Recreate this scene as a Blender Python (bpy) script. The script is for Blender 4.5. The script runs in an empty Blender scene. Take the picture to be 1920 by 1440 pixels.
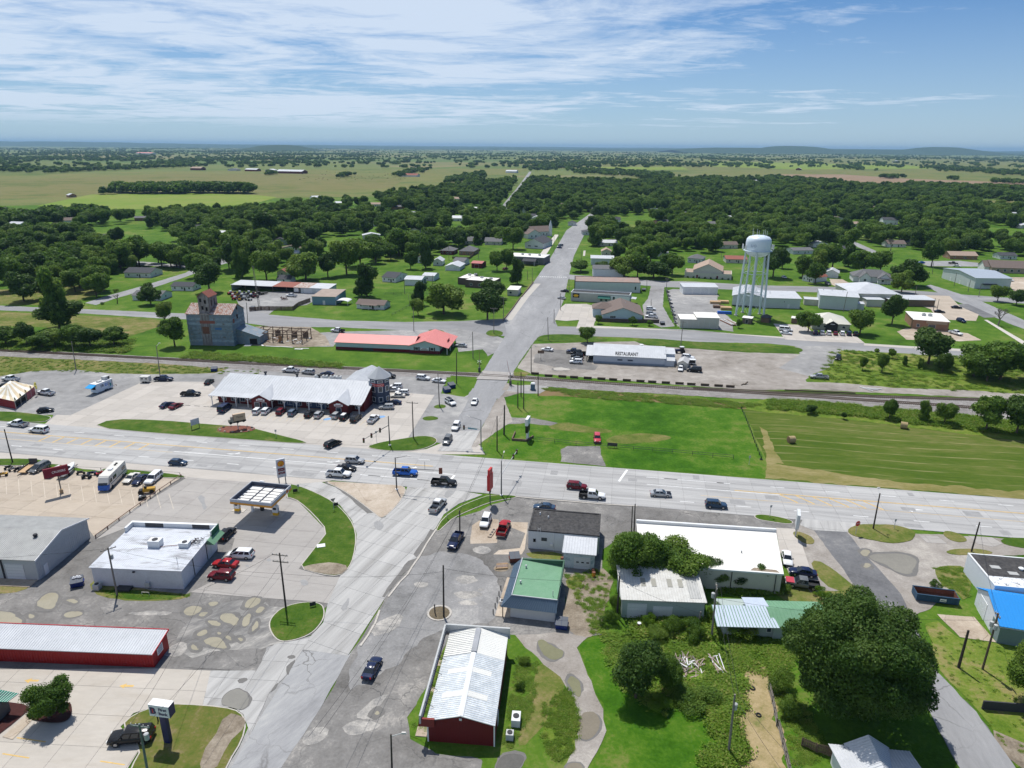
import bpy,bmesh,math,random
import numpy as np
from mathutils import Vector,Matrix,noise as mnoise
random.seed(7);rng=np.random.default_rng(7)
RAD=math.radians;COS=math.cos;SIN=math.sin;RU=random.uniform;RR=random.random;PI=math.pi;V=Vector
S=bpy.context.scene
COL=S.collection
# ------------------------------------------------------------------ camera
FPX,PITCH,ROLL,CAMH=1300.0,RAD(18.9),RAD(0.45),75.0
_fw=(0,COS(PITCH),-SIN(PITCH));_u0=(0,SIN(PITCH),COS(PITCH));_r0=(1,0,0)
_c,_s=COS(ROLL),SIN(ROLL)
_rt=tuple(_c*a+_s*b for a,b in zip(_r0,_u0));_up=tuple(-_s*a+_c*b for a,b in zip(_r0,_u0))
cam=bpy.data.cameras.new('camera');camo=bpy.data.objects.new('camera',cam);COL.objects.link(camo)
cam.sensor_width=36;cam.lens=FPX/1920*36;cam.clip_start=1;cam.clip_end=120000
camo.matrix_world=Matrix(((_rt[0],_up[0],-_fw[0],0),(_rt[1],_up[1],-_fw[1],0),(_rt[2],_up[2],-_fw[2],CAMH),(0,0,0,1)))
S.camera=camo
# ------------------------------------------------------------------ sky, sun
SUN_EL,SUN_AZ=RAD(64),RAD(-21)      # azimuth from +Y towards +X
W=bpy.data.worlds.new('World');S.world=W;W.use_nodes=True
nt=W.node_tree;nt.nodes.clear()
def N(t,kind,**kw):
 n=t.nodes.new(kind)
 for k,v in kw.items():
  if k.startswith('i_'):
   key=k[2:];n.inputs[int(key)if key.isdigit()else key].default_value=v
  else:setattr(n,k,v)
 return n
def L(t,a,b):t.links.new(a,b)
out=N(nt,'ShaderNodeOutputWorld');bg=N(nt,'ShaderNodeBackground');bg.inputs[1].default_value=0.064
sky=N(nt,'ShaderNodeTexSky',sky_type='NISHITA',sun_disc=False,sun_elevation=SUN_EL,sun_rotation=SUN_AZ,
  altitude=300,air_density=1.0,dust_density=0.25,ozone_density=3.5)
def mathn(t,op,a,b=None,clamp=False):
 n=N(t,'ShaderNodeMath',operation=op,use_clamp=clamp)
 for i,v in enumerate((a,b)):
  if v is None:continue
  if isinstance(v,(int,float)):n.inputs[i].default_value=v
  else:L(t,v,n.inputs[i])
 return n.outputs[0]
tc=N(nt,'ShaderNodeTexCoord');sx=N(nt,'ShaderNodeSeparateXYZ');L(nt,tc.outputs['Generated'],sx.inputs[0])
zz=mathn(nt,'MAXIMUM',mathn(nt,'ADD',sx.outputs[2],0.03),0.02)
px_=mathn(nt,'DIVIDE',sx.outputs[0],zz);py_=mathn(nt,'DIVIDE',sx.outputs[1],zz)
cx=N(nt,'ShaderNodeCombineXYZ');L(nt,px_,cx.inputs[0]);L(nt,py_,cx.inputs[1])
def cloud(scale,rot,stretch,detail,rough,dist,off):
 m=N(nt,'ShaderNodeMapping');L(nt,cx.outputs[0],m.inputs[0]);m.inputs['Rotation'].default_value=(0,0,rot)
 m.inputs['Scale'].default_value=(stretch,1,1);m.inputs['Location'].default_value=off
 n=N(nt,'ShaderNodeTexNoise',i_Scale=scale,i_Detail=detail,i_Roughness=rough,i_Distortion=dist);L(nt,m.outputs[0],n.inputs[0])
 return n.outputs[0]
n_big=cloud(0.22,.5,.8,3,.5,.3,(3.1,1.7,0))
n_mid=cloud(0.7,.9,.75,10,.64,1.1,(0,0,4))
n_fin=cloud(2.4,.7,.7,8,.68,.8,(5,2,0))
cov=mathn(nt,'ADD',mathn(nt,'MULTIPLY',n_big,.50),mathn(nt,'ADD',mathn(nt,'MULTIPLY',n_mid,.36),mathn(nt,'MULTIPLY',n_fin,.22)))
cov=mathn(nt,'ADD',cov,mathn(nt,'MULTIPLY',sx.outputs[0],-.13))
cr=N(nt,'ShaderNodeValToRGB');cr.color_ramp.elements[0].position=.46;cr.color_ramp.elements[1].position=.60
L(nt,cov,cr.inputs[0])
fade=N(nt,'ShaderNodeMapRange',i_1=0,i_2=.035);L(nt,sx.outputs[2],fade.inputs[0])
veil=N(nt,'ShaderNodeMapRange',i_1=.0,i_2=.2,i_3=.50,i_4=0);L(nt,sx.outputs[2],veil.inputs[0])
cm=mathn(nt,'MAXIMUM',mathn(nt,'MULTIPLY',mathn(nt,'MULTIPLY',cr.outputs[0],.88),fade.outputs[0]),veil.outputs[0])
mixc=N(nt,'ShaderNodeMixRGB');L(nt,cm,mixc.inputs[0]);mixc.inputs[2].default_value=(11.0,12.6,14.8,1)
tint=N(nt,'ShaderNodeMixRGB',blend_type='MULTIPLY',i_0=1.0);L(nt,sky.outputs[0],tint.inputs[1]);tint.inputs[2].default_value=(.50,.93,1.36,1)
L(nt,tint.outputs[0],mixc.inputs[1]);L(nt,mixc.outputs[0],bg.inputs[0]);L(nt,bg.outputs[0],out.inputs[0])
sl=bpy.data.lights.new('sun','SUN');so=bpy.data.objects.new('sun',sl);COL.objects.link(so)
sl.energy=5.0;sl.angle=RAD(.53);sl.color=(1,.965,.90)
sd=V((SIN(SUN_AZ)*COS(SUN_EL),COS(SUN_AZ)*COS(SUN_EL),SIN(SUN_EL)))
so.rotation_euler=sd.to_track_quat('Z','Y').to_euler();so.location=(0,0,300)
S.view_settings.view_transform='Standard';S.view_settings.look='None';S.view_settings.exposure=0;S.view_settings.gamma=1
S.view_settings.use_curve_mapping=False
cy=S.cycles;cy.max_bounces=6;cy.diffuse_bounces=3;cy.glossy_bounces=2;cy.transmission_bounces=2;cy.volume_bounces=1
cy.transparent_max_bounces=4;cy.use_denoising=True;cy.use_adaptive_sampling=True;cy.adaptive_threshold=.02
# ------------------------------------------------------------------ pixel <-> ground
def P(x,y,z=0.0):
 u=(x-960)/FPX;v=(720-y)/FPX
 d=[_fw[i]+u*_rt[i]+v*_up[i]for i in range(3)]
 t=(z-CAMH)/d[2]
 return V((d[0]*t,d[1]*t,z))
def Q(w):
 q=(w[0],w[1],w[2]-CAMH)
 z=sum(q[i]*_fw[i]for i in range(3));x=sum(q[i]*_rt[i]for i in range(3));y=sum(q[i]*_up[i]for i in range(3))
 if z<1:return(-9999,-9999)
 return(960+FPX*x/z,720-FPX*y/z)
def zat(base,ytop):                       # height of a vertical over a ground point whose top shows at row ytop
 lo,hi=0,72
 for _ in range(40):
  m=(lo+hi)/2
  if Q((base.x,base.y,m))[1]>ytop:lo=m
  else:hi=m
 return lo
def head(a,b):
 A,B_=P(*a),P(*b);return math.atan2(B_.y-A.y,B_.x-A.x)
def inpoly(x,y,poly):
 c=False;n=len(poly);j=n-1
 for i in range(n):
  xi,yi=poly[i][0],poly[i][1];xj,yj=poly[j][0],poly[j][1]
  if(yi>y)!=(yj>y)and x<(xj-xi)*(y-yi)/(yj-yi)+xi:c=not c
  j=i
 return c
# ------------------------------------------------------------------ objects
def tag(o,label=None,cat=None,group=None,kind=None):
 if label:o['label']=label
 if cat:o['category']=cat
 if group:o['group']=group
 if kind:o['kind']=kind
 return o
def link(name,me,parent=None,loc=None,rz=None):
 o=bpy.data.objects.new(name,me);COL.objects.link(o)
 if parent:o.parent=parent
 if loc is not None:o.location=loc
 if rz is not None:o.rotation_euler=(0,0,rz)
 return o
def thing(name,label,cat,loc=(0,0,0),rz=0,group=None):
 o=bpy.data.objects.new(name,None);COL.objects.link(o);o.location=loc;o.rotation_euler=(0,0,rz);o.empty_display_size=.2
 return tag(o,label,cat,group)
class MB:
 def __init__(s):s.v=[];s.f=[];s.mi=[];s.m=0
 def face(s,pts):
  n=len(s.v);s.v+=[tuple(p)for p in pts];s.f.append(tuple(range(n,n+len(pts))));s.mi.append(s.m);return s
 def box(s,x0,y0,z0,x1,y1,z1):
  n=len(s.v);s.v+=[(x0,y0,z0),(x1,y0,z0),(x1,y1,z0),(x0,y1,z0),(x0,y0,z1),(x1,y0,z1),(x1,y1,z1),(x0,y1,z1)]
  for q in((0,3,2,1),(4,5,6,7),(0,1,5,4),(1,2,6,5),(2,3,7,6),(3,0,4,7)):s.f.append(tuple(n+i for i in q));s.mi.append(s.m)
  return s
 def hexa(s,b,t):                      # bottom 4 pts ccw, top 4 pts ccw
  n=len(s.v);s.v+=[tuple(p)for p in b]+[tuple(p)for p in t]
  for q in((0,3,2,1),(4,5,6,7),(0,1,5,4),(1,2,6,5),(2,3,7,6),(3,0,4,7)):s.f.append(tuple(n+i for i in q));s.mi.append(s.m)
  return s
 def bar(s,a,b,w,h=None,up=(0,0,1)):
  a,b=Vector(a),Vector(b);h=h or w;d=(b-a).normalized();up=Vector(up)
  if abs(d.dot(up))>.98:up=V((1,0,0))
  sd_=d.cross(up).normalized()*w/2;u=sd_.cross(d).normalized()*h/2
  return s.hexa([a-sd_-u,a+sd_-u,b+sd_-u,b-sd_-u],[a-sd_+u,a+sd_+u,b+sd_+u,b-sd_+u])
 def tube(s,a,b,r0,r1=None,n=8,cap=True):
  a,b=Vector(a),Vector(b);r1=r0 if r1 is None else r1;d=(b-a).normalized()
  up=V((1,0,0))if abs(d.z)>.9 else V((0,0,1));e=d.cross(up).normalized();g=d.cross(e)
  k=len(s.v)
  for c,r in((a,r0),(b,r1)):
   for i in range(n):
    t=2*PI*i/n;s.v.append(tuple(c+e*COS(t)*r+g*SIN(t)*r))
  for i in range(n):j=(i+1)%n;s.f.append((k+i,k+j,k+n+j,k+n+i));s.mi.append(s.m)
  if cap:s.f.append(tuple(k+i for i in range(n-1,-1,-1)));s.mi.append(s.m);s.f.append(tuple(k+n+i for i in range(n)));s.mi.append(s.m)
  return s
 def lathe(s,c,prof,n=16):            # prof [(r,z)]
  k=len(s.v)
  for r,z in prof:
   for i in range(n):t=2*PI*i/n;s.v.append((c[0]+r*COS(t),c[1]+r*SIN(t),c[2]+z))
  for a in range(len(prof)-1):
   for i in range(n):
    j=(i+1)%n;s.f.append((k+a*n+i,k+a*n+j,k+(a+1)*n+j,k+(a+1)*n+i));s.mi.append(s.m)
  s.f.append(tuple(k+i for i in range(n-1,-1,-1)));s.mi.append(s.m);e=k+(len(prof)-1)*n;s.f.append(tuple(e+i for i in range(n)));s.mi.append(s.m)
  return s
 def prism(s,poly,z0,z1):
  n=len(poly);k=len(s.v);s.v+=[(p[0],p[1],z0)for p in poly]+[(p[0],p[1],z1)for p in poly]
  s.f.append(tuple(k+i for i in range(n-1,-1,-1)));s.mi.append(s.m);s.f.append(tuple(k+n+i for i in range(n)));s.mi.append(s.m)
  for i in range(n):j=(i+1)%n;s.f.append((k+i,k+j,k+n+j,k+n+i));s.mi.append(s.m)
  return s
 def slab(s,q,t):                      # quad of 4 points, thickness t below
  a,b,c,d=[Vector(p)for p in q];nn=(b-a).cross(d-a).normalized()*t
  return s.hexa([a-nn,b-nn,c-nn,d-nn],[a,b,c,d])
 def ribs(s,q,step,w=.12,h=.05):    # raised ribs on the quad eave a->b, ridge d->c
  a,b,c,d=[Vector(p)for p in q];n=max(2,int((b-a).length/step));nn=(b-a).cross(d-a).normalized()*h;e=(b-a).normalized()*w/2
  for i in range(n+1):
   t=i/n;p=a.lerp(b,t);r=d.lerp(c,t);k=len(s.v)
   s.v+=[tuple(p-e),tuple(p-e*.5+nn),tuple(p+e*.5+nn),tuple(p+e),tuple(r-e),tuple(r-e*.5+nn),tuple(r+e*.5+nn),tuple(r+e)]
   for u,v in((0,1),(1,2),(2,3)):s.f.append((k+u,k+v,k+4+v,k+4+u));s.mi.append(s.m)
  return s
 def mesh(s,name,mats=None,smooth=None):
  me=bpy.data.meshes.new(name);me.from_pydata(s.v,[],s.f)
  for m in([]if mats is None else mats if isinstance(mats,(list,tuple))else[mats]):me.materials.append(m)
  if any(s.mi):me.polygons.foreach_set('material_index',s.mi)
  if smooth is not None:
   me.polygons.foreach_set('use_smooth',[True]*len(s.f));me.set_sharp_from_angle(angle=RAD(smooth))
  me.update();return me
 def build(s,name,mats=None,parent=None,loc=None,rz=None,smooth=None,kind=None):
  o=link(name,s.mesh(name,mats,smooth),parent,loc,rz)
  if kind:o['kind']=kind
  return o
# ------------------------------------------------------------------ materials
MATS={}
def C4(c):return(c[0],c[1],c[2],1)
def mat(name,col,rough=.75,var=.12,scale=.6,metal=0,spec=.3,bump=0,rnd=0,col2=None,fine=8,coat=0,thr=(.35,.65),streak=None):
 """plain surface with worn, mottled colour; col2 = a second tone that shows in patches; rnd = per-object tone"""
 if name in MATS:return MATS[name]
 m=bpy.data.materials.new(name);m.use_nodes=True;t=m.node_tree;b=t.nodes['Principled BSDF']
 b.inputs['Roughness'].default_value=rough;b.inputs['Metallic'].default_value=metal;b.inputs['Specular IOR Level'].default_value=spec
 if coat:b.inputs['Coat Weight'].default_value=coat;b.inputs['Coat Roughness'].default_value=.05
 if var==0 and not rnd and col2 is None:b.inputs['Base Color'].default_value=C4(col);MATS[name]=m;return m
 g=N(t,'ShaderNodeNewGeometry');pos=g.outputs['Position']
 if streak:
  mp=N(t,'ShaderNodeMapping');mp.inputs['Rotation'].default_value=(0,0,streak[0]);mp.inputs['Scale'].default_value=(streak[1],1,streak[2]if len(streak)>2 else 1);L(t,pos,mp.inputs[0]);pos=mp.outputs[0]
 n1=N(t,'ShaderNodeTexNoise',i_Scale=scale,i_Detail=5,i_Roughness=.6);L(t,pos,n1.inputs[0])
 n2=N(t,'ShaderNodeTexNoise',i_Scale=scale*fine,i_Detail=4,i_Roughness=.65);L(t,pos,n2.inputs[0])
 f=mathn(t,'ADD',mathn(t,'MULTIPLY',n1.outputs[0],.6),mathn(t,'MULTIPLY',n2.outputs[0],.4))
 mr=N(t,'ShaderNodeMapRange',i_1=.3,i_2=.7,i_3=1-var,i_4=1+var);L(t,f,mr.inputs[0]);fac=mr.outputs[0]
 if rnd:
  oi=N(t,'ShaderNodeObjectInfo');r=N(t,'ShaderNodeMapRange',i_1=0,i_2=1,i_3=1-rnd,i_4=1+rnd);L(t,oi.outputs['Random'],r.inputs[0])
  fac=mathn(t,'MULTIPLY',fac,r.outputs[0])
 base=N(t,'ShaderNodeMixRGB');base.inputs[0].default_value=0;base.inputs[1].default_value=C4(col)
 if col2 is not None:
  n3=N(t,'ShaderNodeTexNoise',i_Scale=scale*1.7,i_Detail=7,i_Roughness=.65,i_Distortion=.4);L(t,pos,n3.inputs[0])
  r3=N(t,'ShaderNodeMapRange',i_1=thr[0],i_2=thr[1]);L(t,n3.outputs[0],r3.inputs[0]);L(t,r3.outputs[0],base.inputs[0]);base.inputs[2].default_value=C4(col2)
 mx=N(t,'ShaderNodeMixRGB',blend_type='MULTIPLY',i_0=1.0);L(t,base.outputs[0],mx.inputs[1]);L(t,fac,mx.inputs[2]);L(t,mx.outputs[0],b.inputs['Base Color'])
 if bump:
  bp=N(t,'ShaderNodeBump',i_Strength=bump,i_Distance=.05);L(t,n2.outputs[0],bp.inputs['Height']);L(t,bp.outputs[0],b.inputs['Normal'])
 MATS[name]=m;return m
def ramp_mat(name,stops,scales=(.02,.15,1.6),wts=(.45,.33,.22),rough=.95,spec=.1,bump=.0,streak=None,tex='noise',far=None,lines=None,cracks=None,rnd=0):
 """ground: three octaves of noise through a colour ramp; optional streak direction, pale line pattern, far tint by position"""
 if name in MATS:return MATS[name]
 m=bpy.data.materials.new(name);m.use_nodes=True;t=m.node_tree;b=t.nodes['Principled BSDF']
 b.inputs['Roughness'].default_value=rough;b.inputs['Specular IOR Level'].default_value=spec
 g=N(t,'ShaderNodeNewGeometry');pos=g.outputs['Position'];p0=pos
 if streak:
  mp=N(t,'ShaderNodeMapping');mp.inputs['Rotation'].default_value=(0,0,-streak[0]);L(t,pos,mp.inputs[0]);p0=mp.outputs[0]
  mp2=N(t,'ShaderNodeMapping');mp2.inputs['Scale'].default_value=(streak[1],1,1);L(t,p0,mp2.inputs[0]);pos=mp2.outputs[0]
 f=None
 for s_,w_ in zip(scales,wts):
  n=N(t,'ShaderNodeTexNoise',i_Scale=s_,i_Detail=6,i_Roughness=.62,i_Distortion=.25);L(t,pos,n.inputs[0])
  x=mathn(t,'MULTIPLY',n.outputs[0],w_);f=x if f is None else mathn(t,'ADD',f,x)
 r=N(t,'ShaderNodeValToRGB');e=r.color_ramp.elements
 e[0].position,e[0].color=stops[0][0],C4(stops[0][1]);e[1].position,e[1].color=stops[-1][0],C4(stops[-1][1])
 for p_,c_ in stops[1:-1]:x=e.new(p_);x.color=C4(c_)
 if rnd:oi=N(t,'ShaderNodeObjectInfo');f=mathn(t,'ADD',f,mathn(t,'MULTIPLY',mathn(t,'SUBTRACT',oi.outputs['Random'],.5),rnd))
 L(t,f,r.inputs[0]);col=r.outputs[0]
 if lines:                               # (spacing, colour, width, strength): broken pale lines across the streak direction
  sp,lc,wd,stg=lines
  sep=N(t,'ShaderNodeSeparateXYZ');L(t,p0,sep.inputs[0])
  nz=N(t,'ShaderNodeTexNoise',i_Scale=.03,i_Detail=2);L(t,p0,nz.inputs[0])
  yy=mathn(t,'ADD',sep.outputs[1],mathn(t,'MULTIPLY',nz.outputs[0],6.0))
  fr=mathn(t,'PINGPONG',mathn(t,'DIVIDE',yy,sp),1.0)
  mk=N(t,'ShaderNodeMapRange',i_1=wd,i_2=0.0);L(t,fr,mk.inputs[0])
  mp3=N(t,'ShaderNodeMapping');mp3.inputs['Scale'].default_value=(.12,1,1);L(t,p0,mp3.inputs[0])
  nb=N(t,'ShaderNodeTexNoise',i_Scale=.9,i_Detail=4);L(t,mp3.outputs[0],nb.inputs[0]);rb=N(t,'ShaderNodeMapRange',i_1=.42,i_2=.6);L(t,nb.outputs[0],rb.inputs[0])
  mm=N(t,'ShaderNodeMixRGB');L(t,mathn(t,'MULTIPLY',mathn(t,'MULTIPLY',mk.outputs[0],rb.outputs[0]),stg),mm.inputs[0]);L(t,col,mm.inputs[1]);mm.inputs[2].default_value=C4(lc);col=mm.outputs[0]
 if cracks:                              # (scale, width, colour)
  vz=N(t,'ShaderNodeTexVoronoi',feature='DISTANCE_TO_EDGE',i_Scale=cracks[0])
  nd=N(t,'ShaderNodeTexNoise',i_Scale=cracks[0]*3,i_Detail=4);L(t,g.outputs['Position'],nd.inputs[0])
  va=N(t,'ShaderNodeVectorMath',operation='MULTIPLY_ADD');L(t,nd.outputs['Color'],va.inputs[0]);va.inputs[1].default_value=(2.5,2.5,0);L(t,g.outputs['Position'],va.inputs[2]);L(t,va.outputs[0],vz.inputs['Vector'])
  mk=N(t,'ShaderNodeMapRange',i_1=0.0,i_2=cracks[1],i_3=.8,i_4=0);L(t,vz.outputs[0],mk.inputs[0])
  ng=N(t,'ShaderNodeTexNoise',i_Scale=.07,i_Detail=2);L(t,g.outputs['Position'],ng.inputs[0]);rg=N(t,'ShaderNodeMapRange',i_1=.42,i_2=.58);L(t,ng.outputs[0],rg.inputs[0])
  mm=N(t,'ShaderNodeMixRGB');L(t,mathn(t,'MULTIPLY',mk.outputs[0],rg.outputs[0]),mm.inputs[0]);L(t,col,mm.inputs[1]);mm.inputs[2].default_value=C4(cracks[2]);col=mm.outputs[0]
 if far:                                 # (y0, y1, far stops): country grass takes over from mown lawn beyond the town
  mpf=N(t,'ShaderNodeMapping');mpf.inputs['Scale'].default_value=(.6,1,1);L(t,g.outputs['Position'],mpf.inputs[0])
  vz=N(t,'ShaderNodeTexVoronoi',i_Scale=.0016,feature='F1');L(t,mpf.outputs[0],vz.inputs['Vector'])
  sepc=N(t,'ShaderNodeSeparateXYZ');L(t,vz.outputs['Color'],sepc.inputs[0])
  n=N(t,'ShaderNodeTexNoise',i_Scale=.004,i_Detail=5,i_Roughness=.6);L(t,g.outputs['Position'],n.inputs[0])
  ff=mathn(t,'ADD',mathn(t,'MULTIPLY',sepc.outputs[0],.65),mathn(t,'MULTIPLY',n.outputs[0],.4))
  r2=N(t,'ShaderNodeValToRGB');e=r2.color_ramp.elements;fs=far[2]
  e[0].position,e[0].color=fs[0][0],C4(fs[0][1]);e[1].position,e[1].color=fs[-1][0],C4(fs[-1][1])
  for p_,c_ in fs[1:-1]:x=e.new(p_);x.color=C4(c_)
  L(t,ff,r2.inputs[0]);sp_=N(t,'ShaderNodeSeparateXYZ');L(t,g.outputs['Position'],sp_.inputs[0])
  mr=N(t,'ShaderNodeMapRange',i_1=far[0],i_2=far[1]);L(t,sp_.outputs[1],mr.inputs[0])
  mm=N(t,'ShaderNodeMixRGB');L(t,mr.outputs[0],mm.inputs[0]);L(t,col,mm.inputs[1]);L(t,r2.outputs[0],mm.inputs[2]);col=mm.outputs[0]
 L(t,col,b.inputs['Base Color'])
 if bump:
  n=N(t,'ShaderNodeTexNoise',i_Scale=2.2,i_Detail=5,i_Roughness=.7);L(t,g.outputs['Position'],n.inputs[0])
  bp=N(t,'ShaderNodeBump',i_Strength=bump,i_Distance=.25);L(t,n.outputs[0],bp.inputs['Height']);L(t,bp.outputs[0],b.inputs['Normal'])
 MATS[name]=m;return m
HW=RAD(-9.2)                      # bearing of the highway
LAWN=ramp_mat('lawn',[(.37,(.030,.072,.006)),(.45,(.049,.115,.009)),(.53,(.082,.152,.016)),(.61,(.16,.175,.05))],bump=.35,
    far=(1000,1500,[(.1,(.07,.11,.03)),(.35,(.13,.155,.05)),(.55,(.08,.13,.032)),(.75,(.19,.17,.08)),(.95,(.09,.125,.035))]))
GRASS_B=ramp_mat('bright_grass',[(.37,(.020,.068,.003)),(.455,(.036,.108,.005)),(.52,(.066,.142,.011)),(.60,(.145,.165,.042))],scales=(.04,.25,1.8),bump=.35)
GRASS_N=ramp_mat('kerb_grass',[(.38,(.026,.066,.006)),(.46,(.042,.092,.009)),(.54,(.070,.118,.016)),(.62,(.15,.135,.05))],scales=(.08,.4,2.5),bump=.35)
GRASS_D=ramp_mat('dry_grass',[(.38,(.06,.09,.014)),(.46,(.10,.13,.025)),(.53,(.16,.155,.05)),(.61,(.25,.19,.10))],scales=(.06,.3,1.8),bump=.4)
ROUGH=ramp_mat('rough_grass',[(.38,(.05,.10,.01)),(.46,(.09,.15,.016)),(.53,(.14,.185,.03)),(.60,(.23,.20,.08))],scales=(.05,.35,1.8),bump=.6)
BROWNW=ramp_mat('brown_weeds',[(.32,(.07,.12,.015)),(.44,(.16,.13,.05)),(.56,(.20,.135,.075)),(.70,(.13,.16,.035))],scales=(.08,.3,1.5),bump=.6)
HAY=ramp_mat('mown_hay',[(.38,(.038,.076,.007)),(.46,(.058,.098,.010)),(.53,(.082,.115,.018)),(.61,(.15,.145,.05))],scales=(.03,.2,1.4),streak=(HW,.25),bump=.3,
    lines=(2.4,(.34,.29,.15),.16,.6))
STUB=ramp_mat('hay_stubble',[(.32,(.09,.115,.022)),(.46,(.18,.165,.055)),(.58,(.28,.235,.115)),(.72,(.12,.13,.03))],scales=(.08,.4,2.0),streak=(HW,.35),bump=.4)
STRAW=ramp_mat('straw',[(.34,(.10,.14,.03)),(.45,(.26,.21,.10)),(.56,(.36,.28,.16)),(.68,(.16,.17,.05))],scales=(.15,.6,2.5),bump=.5)
GRAVEL=ramp_mat('grey_gravel',[(.38,(.17,.165,.16)),(.46,(.235,.232,.23)),(.535,(.28,.275,.27)),(.61,(.37,.36,.345))],scales=(.035,.3,3.0),bump=.12)
GRAVEL_T=ramp_mat('tan_gravel',[(.38,(.16,.145,.125)),(.46,(.25,.225,.20)),(.535,(.30,.275,.25)),(.61,(.40,.37,.33))],scales=(.04,.3,3.0),bump=.12)
OLDLOT=ramp_mat('old_asphalt',[(.38,(.115,.109,.103)),(.46,(.163,.156,.149)),(.535,(.205,.197,.188)),(.62,(.34,.32,.295))],scales=(.05,.3,2.4),bump=.1,cracks=(.2,.016,(.07,.07,.07)))
ASPH=ramp_mat('grey_asphalt',[(.38,(.20,.20,.205)),(.46,(.245,.245,.25)),(.535,(.28,.28,.285)),(.61,(.345,.34,.34))],scales=(.03,.2,2.0),streak=(RAD(81),.25),bump=.06,cracks=(.11,.008,(.13,.13,.13)))
ASPH_E=ramp_mat('street_asphalt',[(.38,(.19,.19,.195)),(.46,(.23,.23,.235)),(.535,(.265,.265,.27)),(.61,(.33,.325,.32))],scales=(.03,.2,2.0),streak=(HW,.25),bump=.06)
ASPH_D=ramp_mat('dark_asphalt',[(.38,(.10,.10,.105)),(.46,(.135,.135,.14)),(.535,(.165,.165,.17)),(.61,(.24,.235,.23))],scales=(.05,.3,2.0),bump=.06)
BALLAST=ramp_mat('ballast',[(.38,(.13,.12,.115)),(.46,(.20,.185,.175)),(.535,(.26,.245,.235)),(.61,(.36,.34,.33))],scales=(.1,.8,5.0),wts=(.3,.3,.4),bump=.5)
MUD=ramp_mat('bare_earth',[(.38,(.12,.10,.075)),(.46,(.20,.165,.125)),(.535,(.27,.23,.18)),(.61,(.36,.31,.25))],scales=(.1,.5,3.0),bump=.3)
TANCON=ramp_mat('tan_concrete',[(.38,(.27,.215,.16)),(.46,(.37,.305,.24)),(.535,(.43,.365,.295)),(.62,(.52,.45,.38))],scales=(.04,.25,2.2),bump=.05,cracks=(.12,.01,(.16,.12,.09)))
def slabmat(name,c,var=.09,rnd=.07,col2=None,scale=.22):return mat(name,c,rough=.9,var=var,scale=scale,rnd=rnd,spec=.15,col2=col2,thr=(.52,.78),streak=(RAD(-9),.35))
HWC=ramp_mat('highway_concrete',[(.36,(.25,.248,.246)),(.46,(.325,.32,.315)),(.52,(.37,.365,.36)),(.61,(.425,.42,.41))],scales=(.42,1.5,.9),wts=(.5,.25,.25),streak=(HW,.055),rnd=.07)
STC=ramp_mat('street_concrete',[(.38,(.27,.262,.25)),(.46,(.345,.338,.328)),(.52,(.395,.388,.376)),(.61,(.45,.44,.425))],scales=(.3,1.2,.8),wts=(.5,.25,.25),streak=(RAD(68),.07),rnd=.07)
LOTC=slabmat('lot_concrete',(.42,.388,.352),col2=(.39,.355,.315))
LOTG=slabmat('station_concrete',(.335,.315,.295),col2=(.27,.25,.235),rnd=.05)
BANKC=slabmat('bank_concrete',(.43,.395,.35),col2=(.38,.34,.29),rnd=.04)
TANS=slabmat('tan_slab',(.405,.345,.28),col2=(.33,.275,.215),rnd=.05)
JOINT=mat('joint_filler',(.15,.145,.14),var=.2,scale=.8)
KERB=mat('kerb_concrete',(.42,.39,.35),var=.2,scale=.7)
PUDDLE=mat('puddle_water',(.30,.272,.20),rough=.12,var=.1,scale=.15,spec=.35)
PUDDLE_G=mat('puddle_green',(.185,.18,.105),rough=.12,var=.12,scale=.2,spec=.35)
WETMUD=mat('wet_margin',(.14,.134,.127),rough=.8,var=.2,scale=.6)
PAINT_W=mat('white_marking',(.68,.68,.67),var=.2,scale=1.2,rough=.7);PAINT_Y=mat('yellow_marking',(.56,.37,.12),var=.25,scale=1.0,rough=.7)
PAINT_B=mat('blue_marking',(.17,.32,.55),var=.25,scale=1.0)
# ================================================================== ground, roads, pavements
_zc=[0]
def wob(pts,amp,step,seed=0.0):
 o=[];n=len(pts)
 for i in range(n):
  a,b=pts[i],pts[(i+1)%n];d=(b-a).length;k=max(1,min(60,int(d/step)));nn=V((-(b-a).y,(b-a).x,0)).normalized()
  for j in range(k):
   p=a.lerp(b,j/k);q=amp*(mnoise.noise((p.x*.35,p.y*.35,3.3+seed))*1.3+.6*mnoise.noise((p.x*1.1,p.y*1.1,9.1)));o.append(p+nn*q)
 return o
def chaikin(pts,n=2):
 for _ in range(n):
  o=[]
  for i in range(len(pts)):
   a,b=pts[i],pts[(i+1)%len(pts)];o+=[a.lerp(b,.25),a.lerp(b,.75)]
  pts=o
 return pts
def wpts(px):return[V((p[0],p[1],0))if len(p)==3 else P(*p)for p in px]
def patch(name,px,m,z=.03,amp=.25,step=1.3,sm=0,parent=None,kind='structure'):
 pts=wpts(px)
 if sm:pts=chaikin(pts,sm)
 if amp:pts=wob(pts,amp,step,len(px))
 _zc[0]+=1;zz_=z+(_zc[0]%40)*.0002
 a2=sum(pts[i].x*pts[(i+1)%len(pts)].y-pts[(i+1)%len(pts)].x*pts[i].y for i in range(len(pts)))
 if a2<0:pts=pts[::-1]
 b=MB();b.face([(p.x,p.y,zz_)for p in pts]);return b.build(name,m,parent,kind=None if parent else kind)
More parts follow.
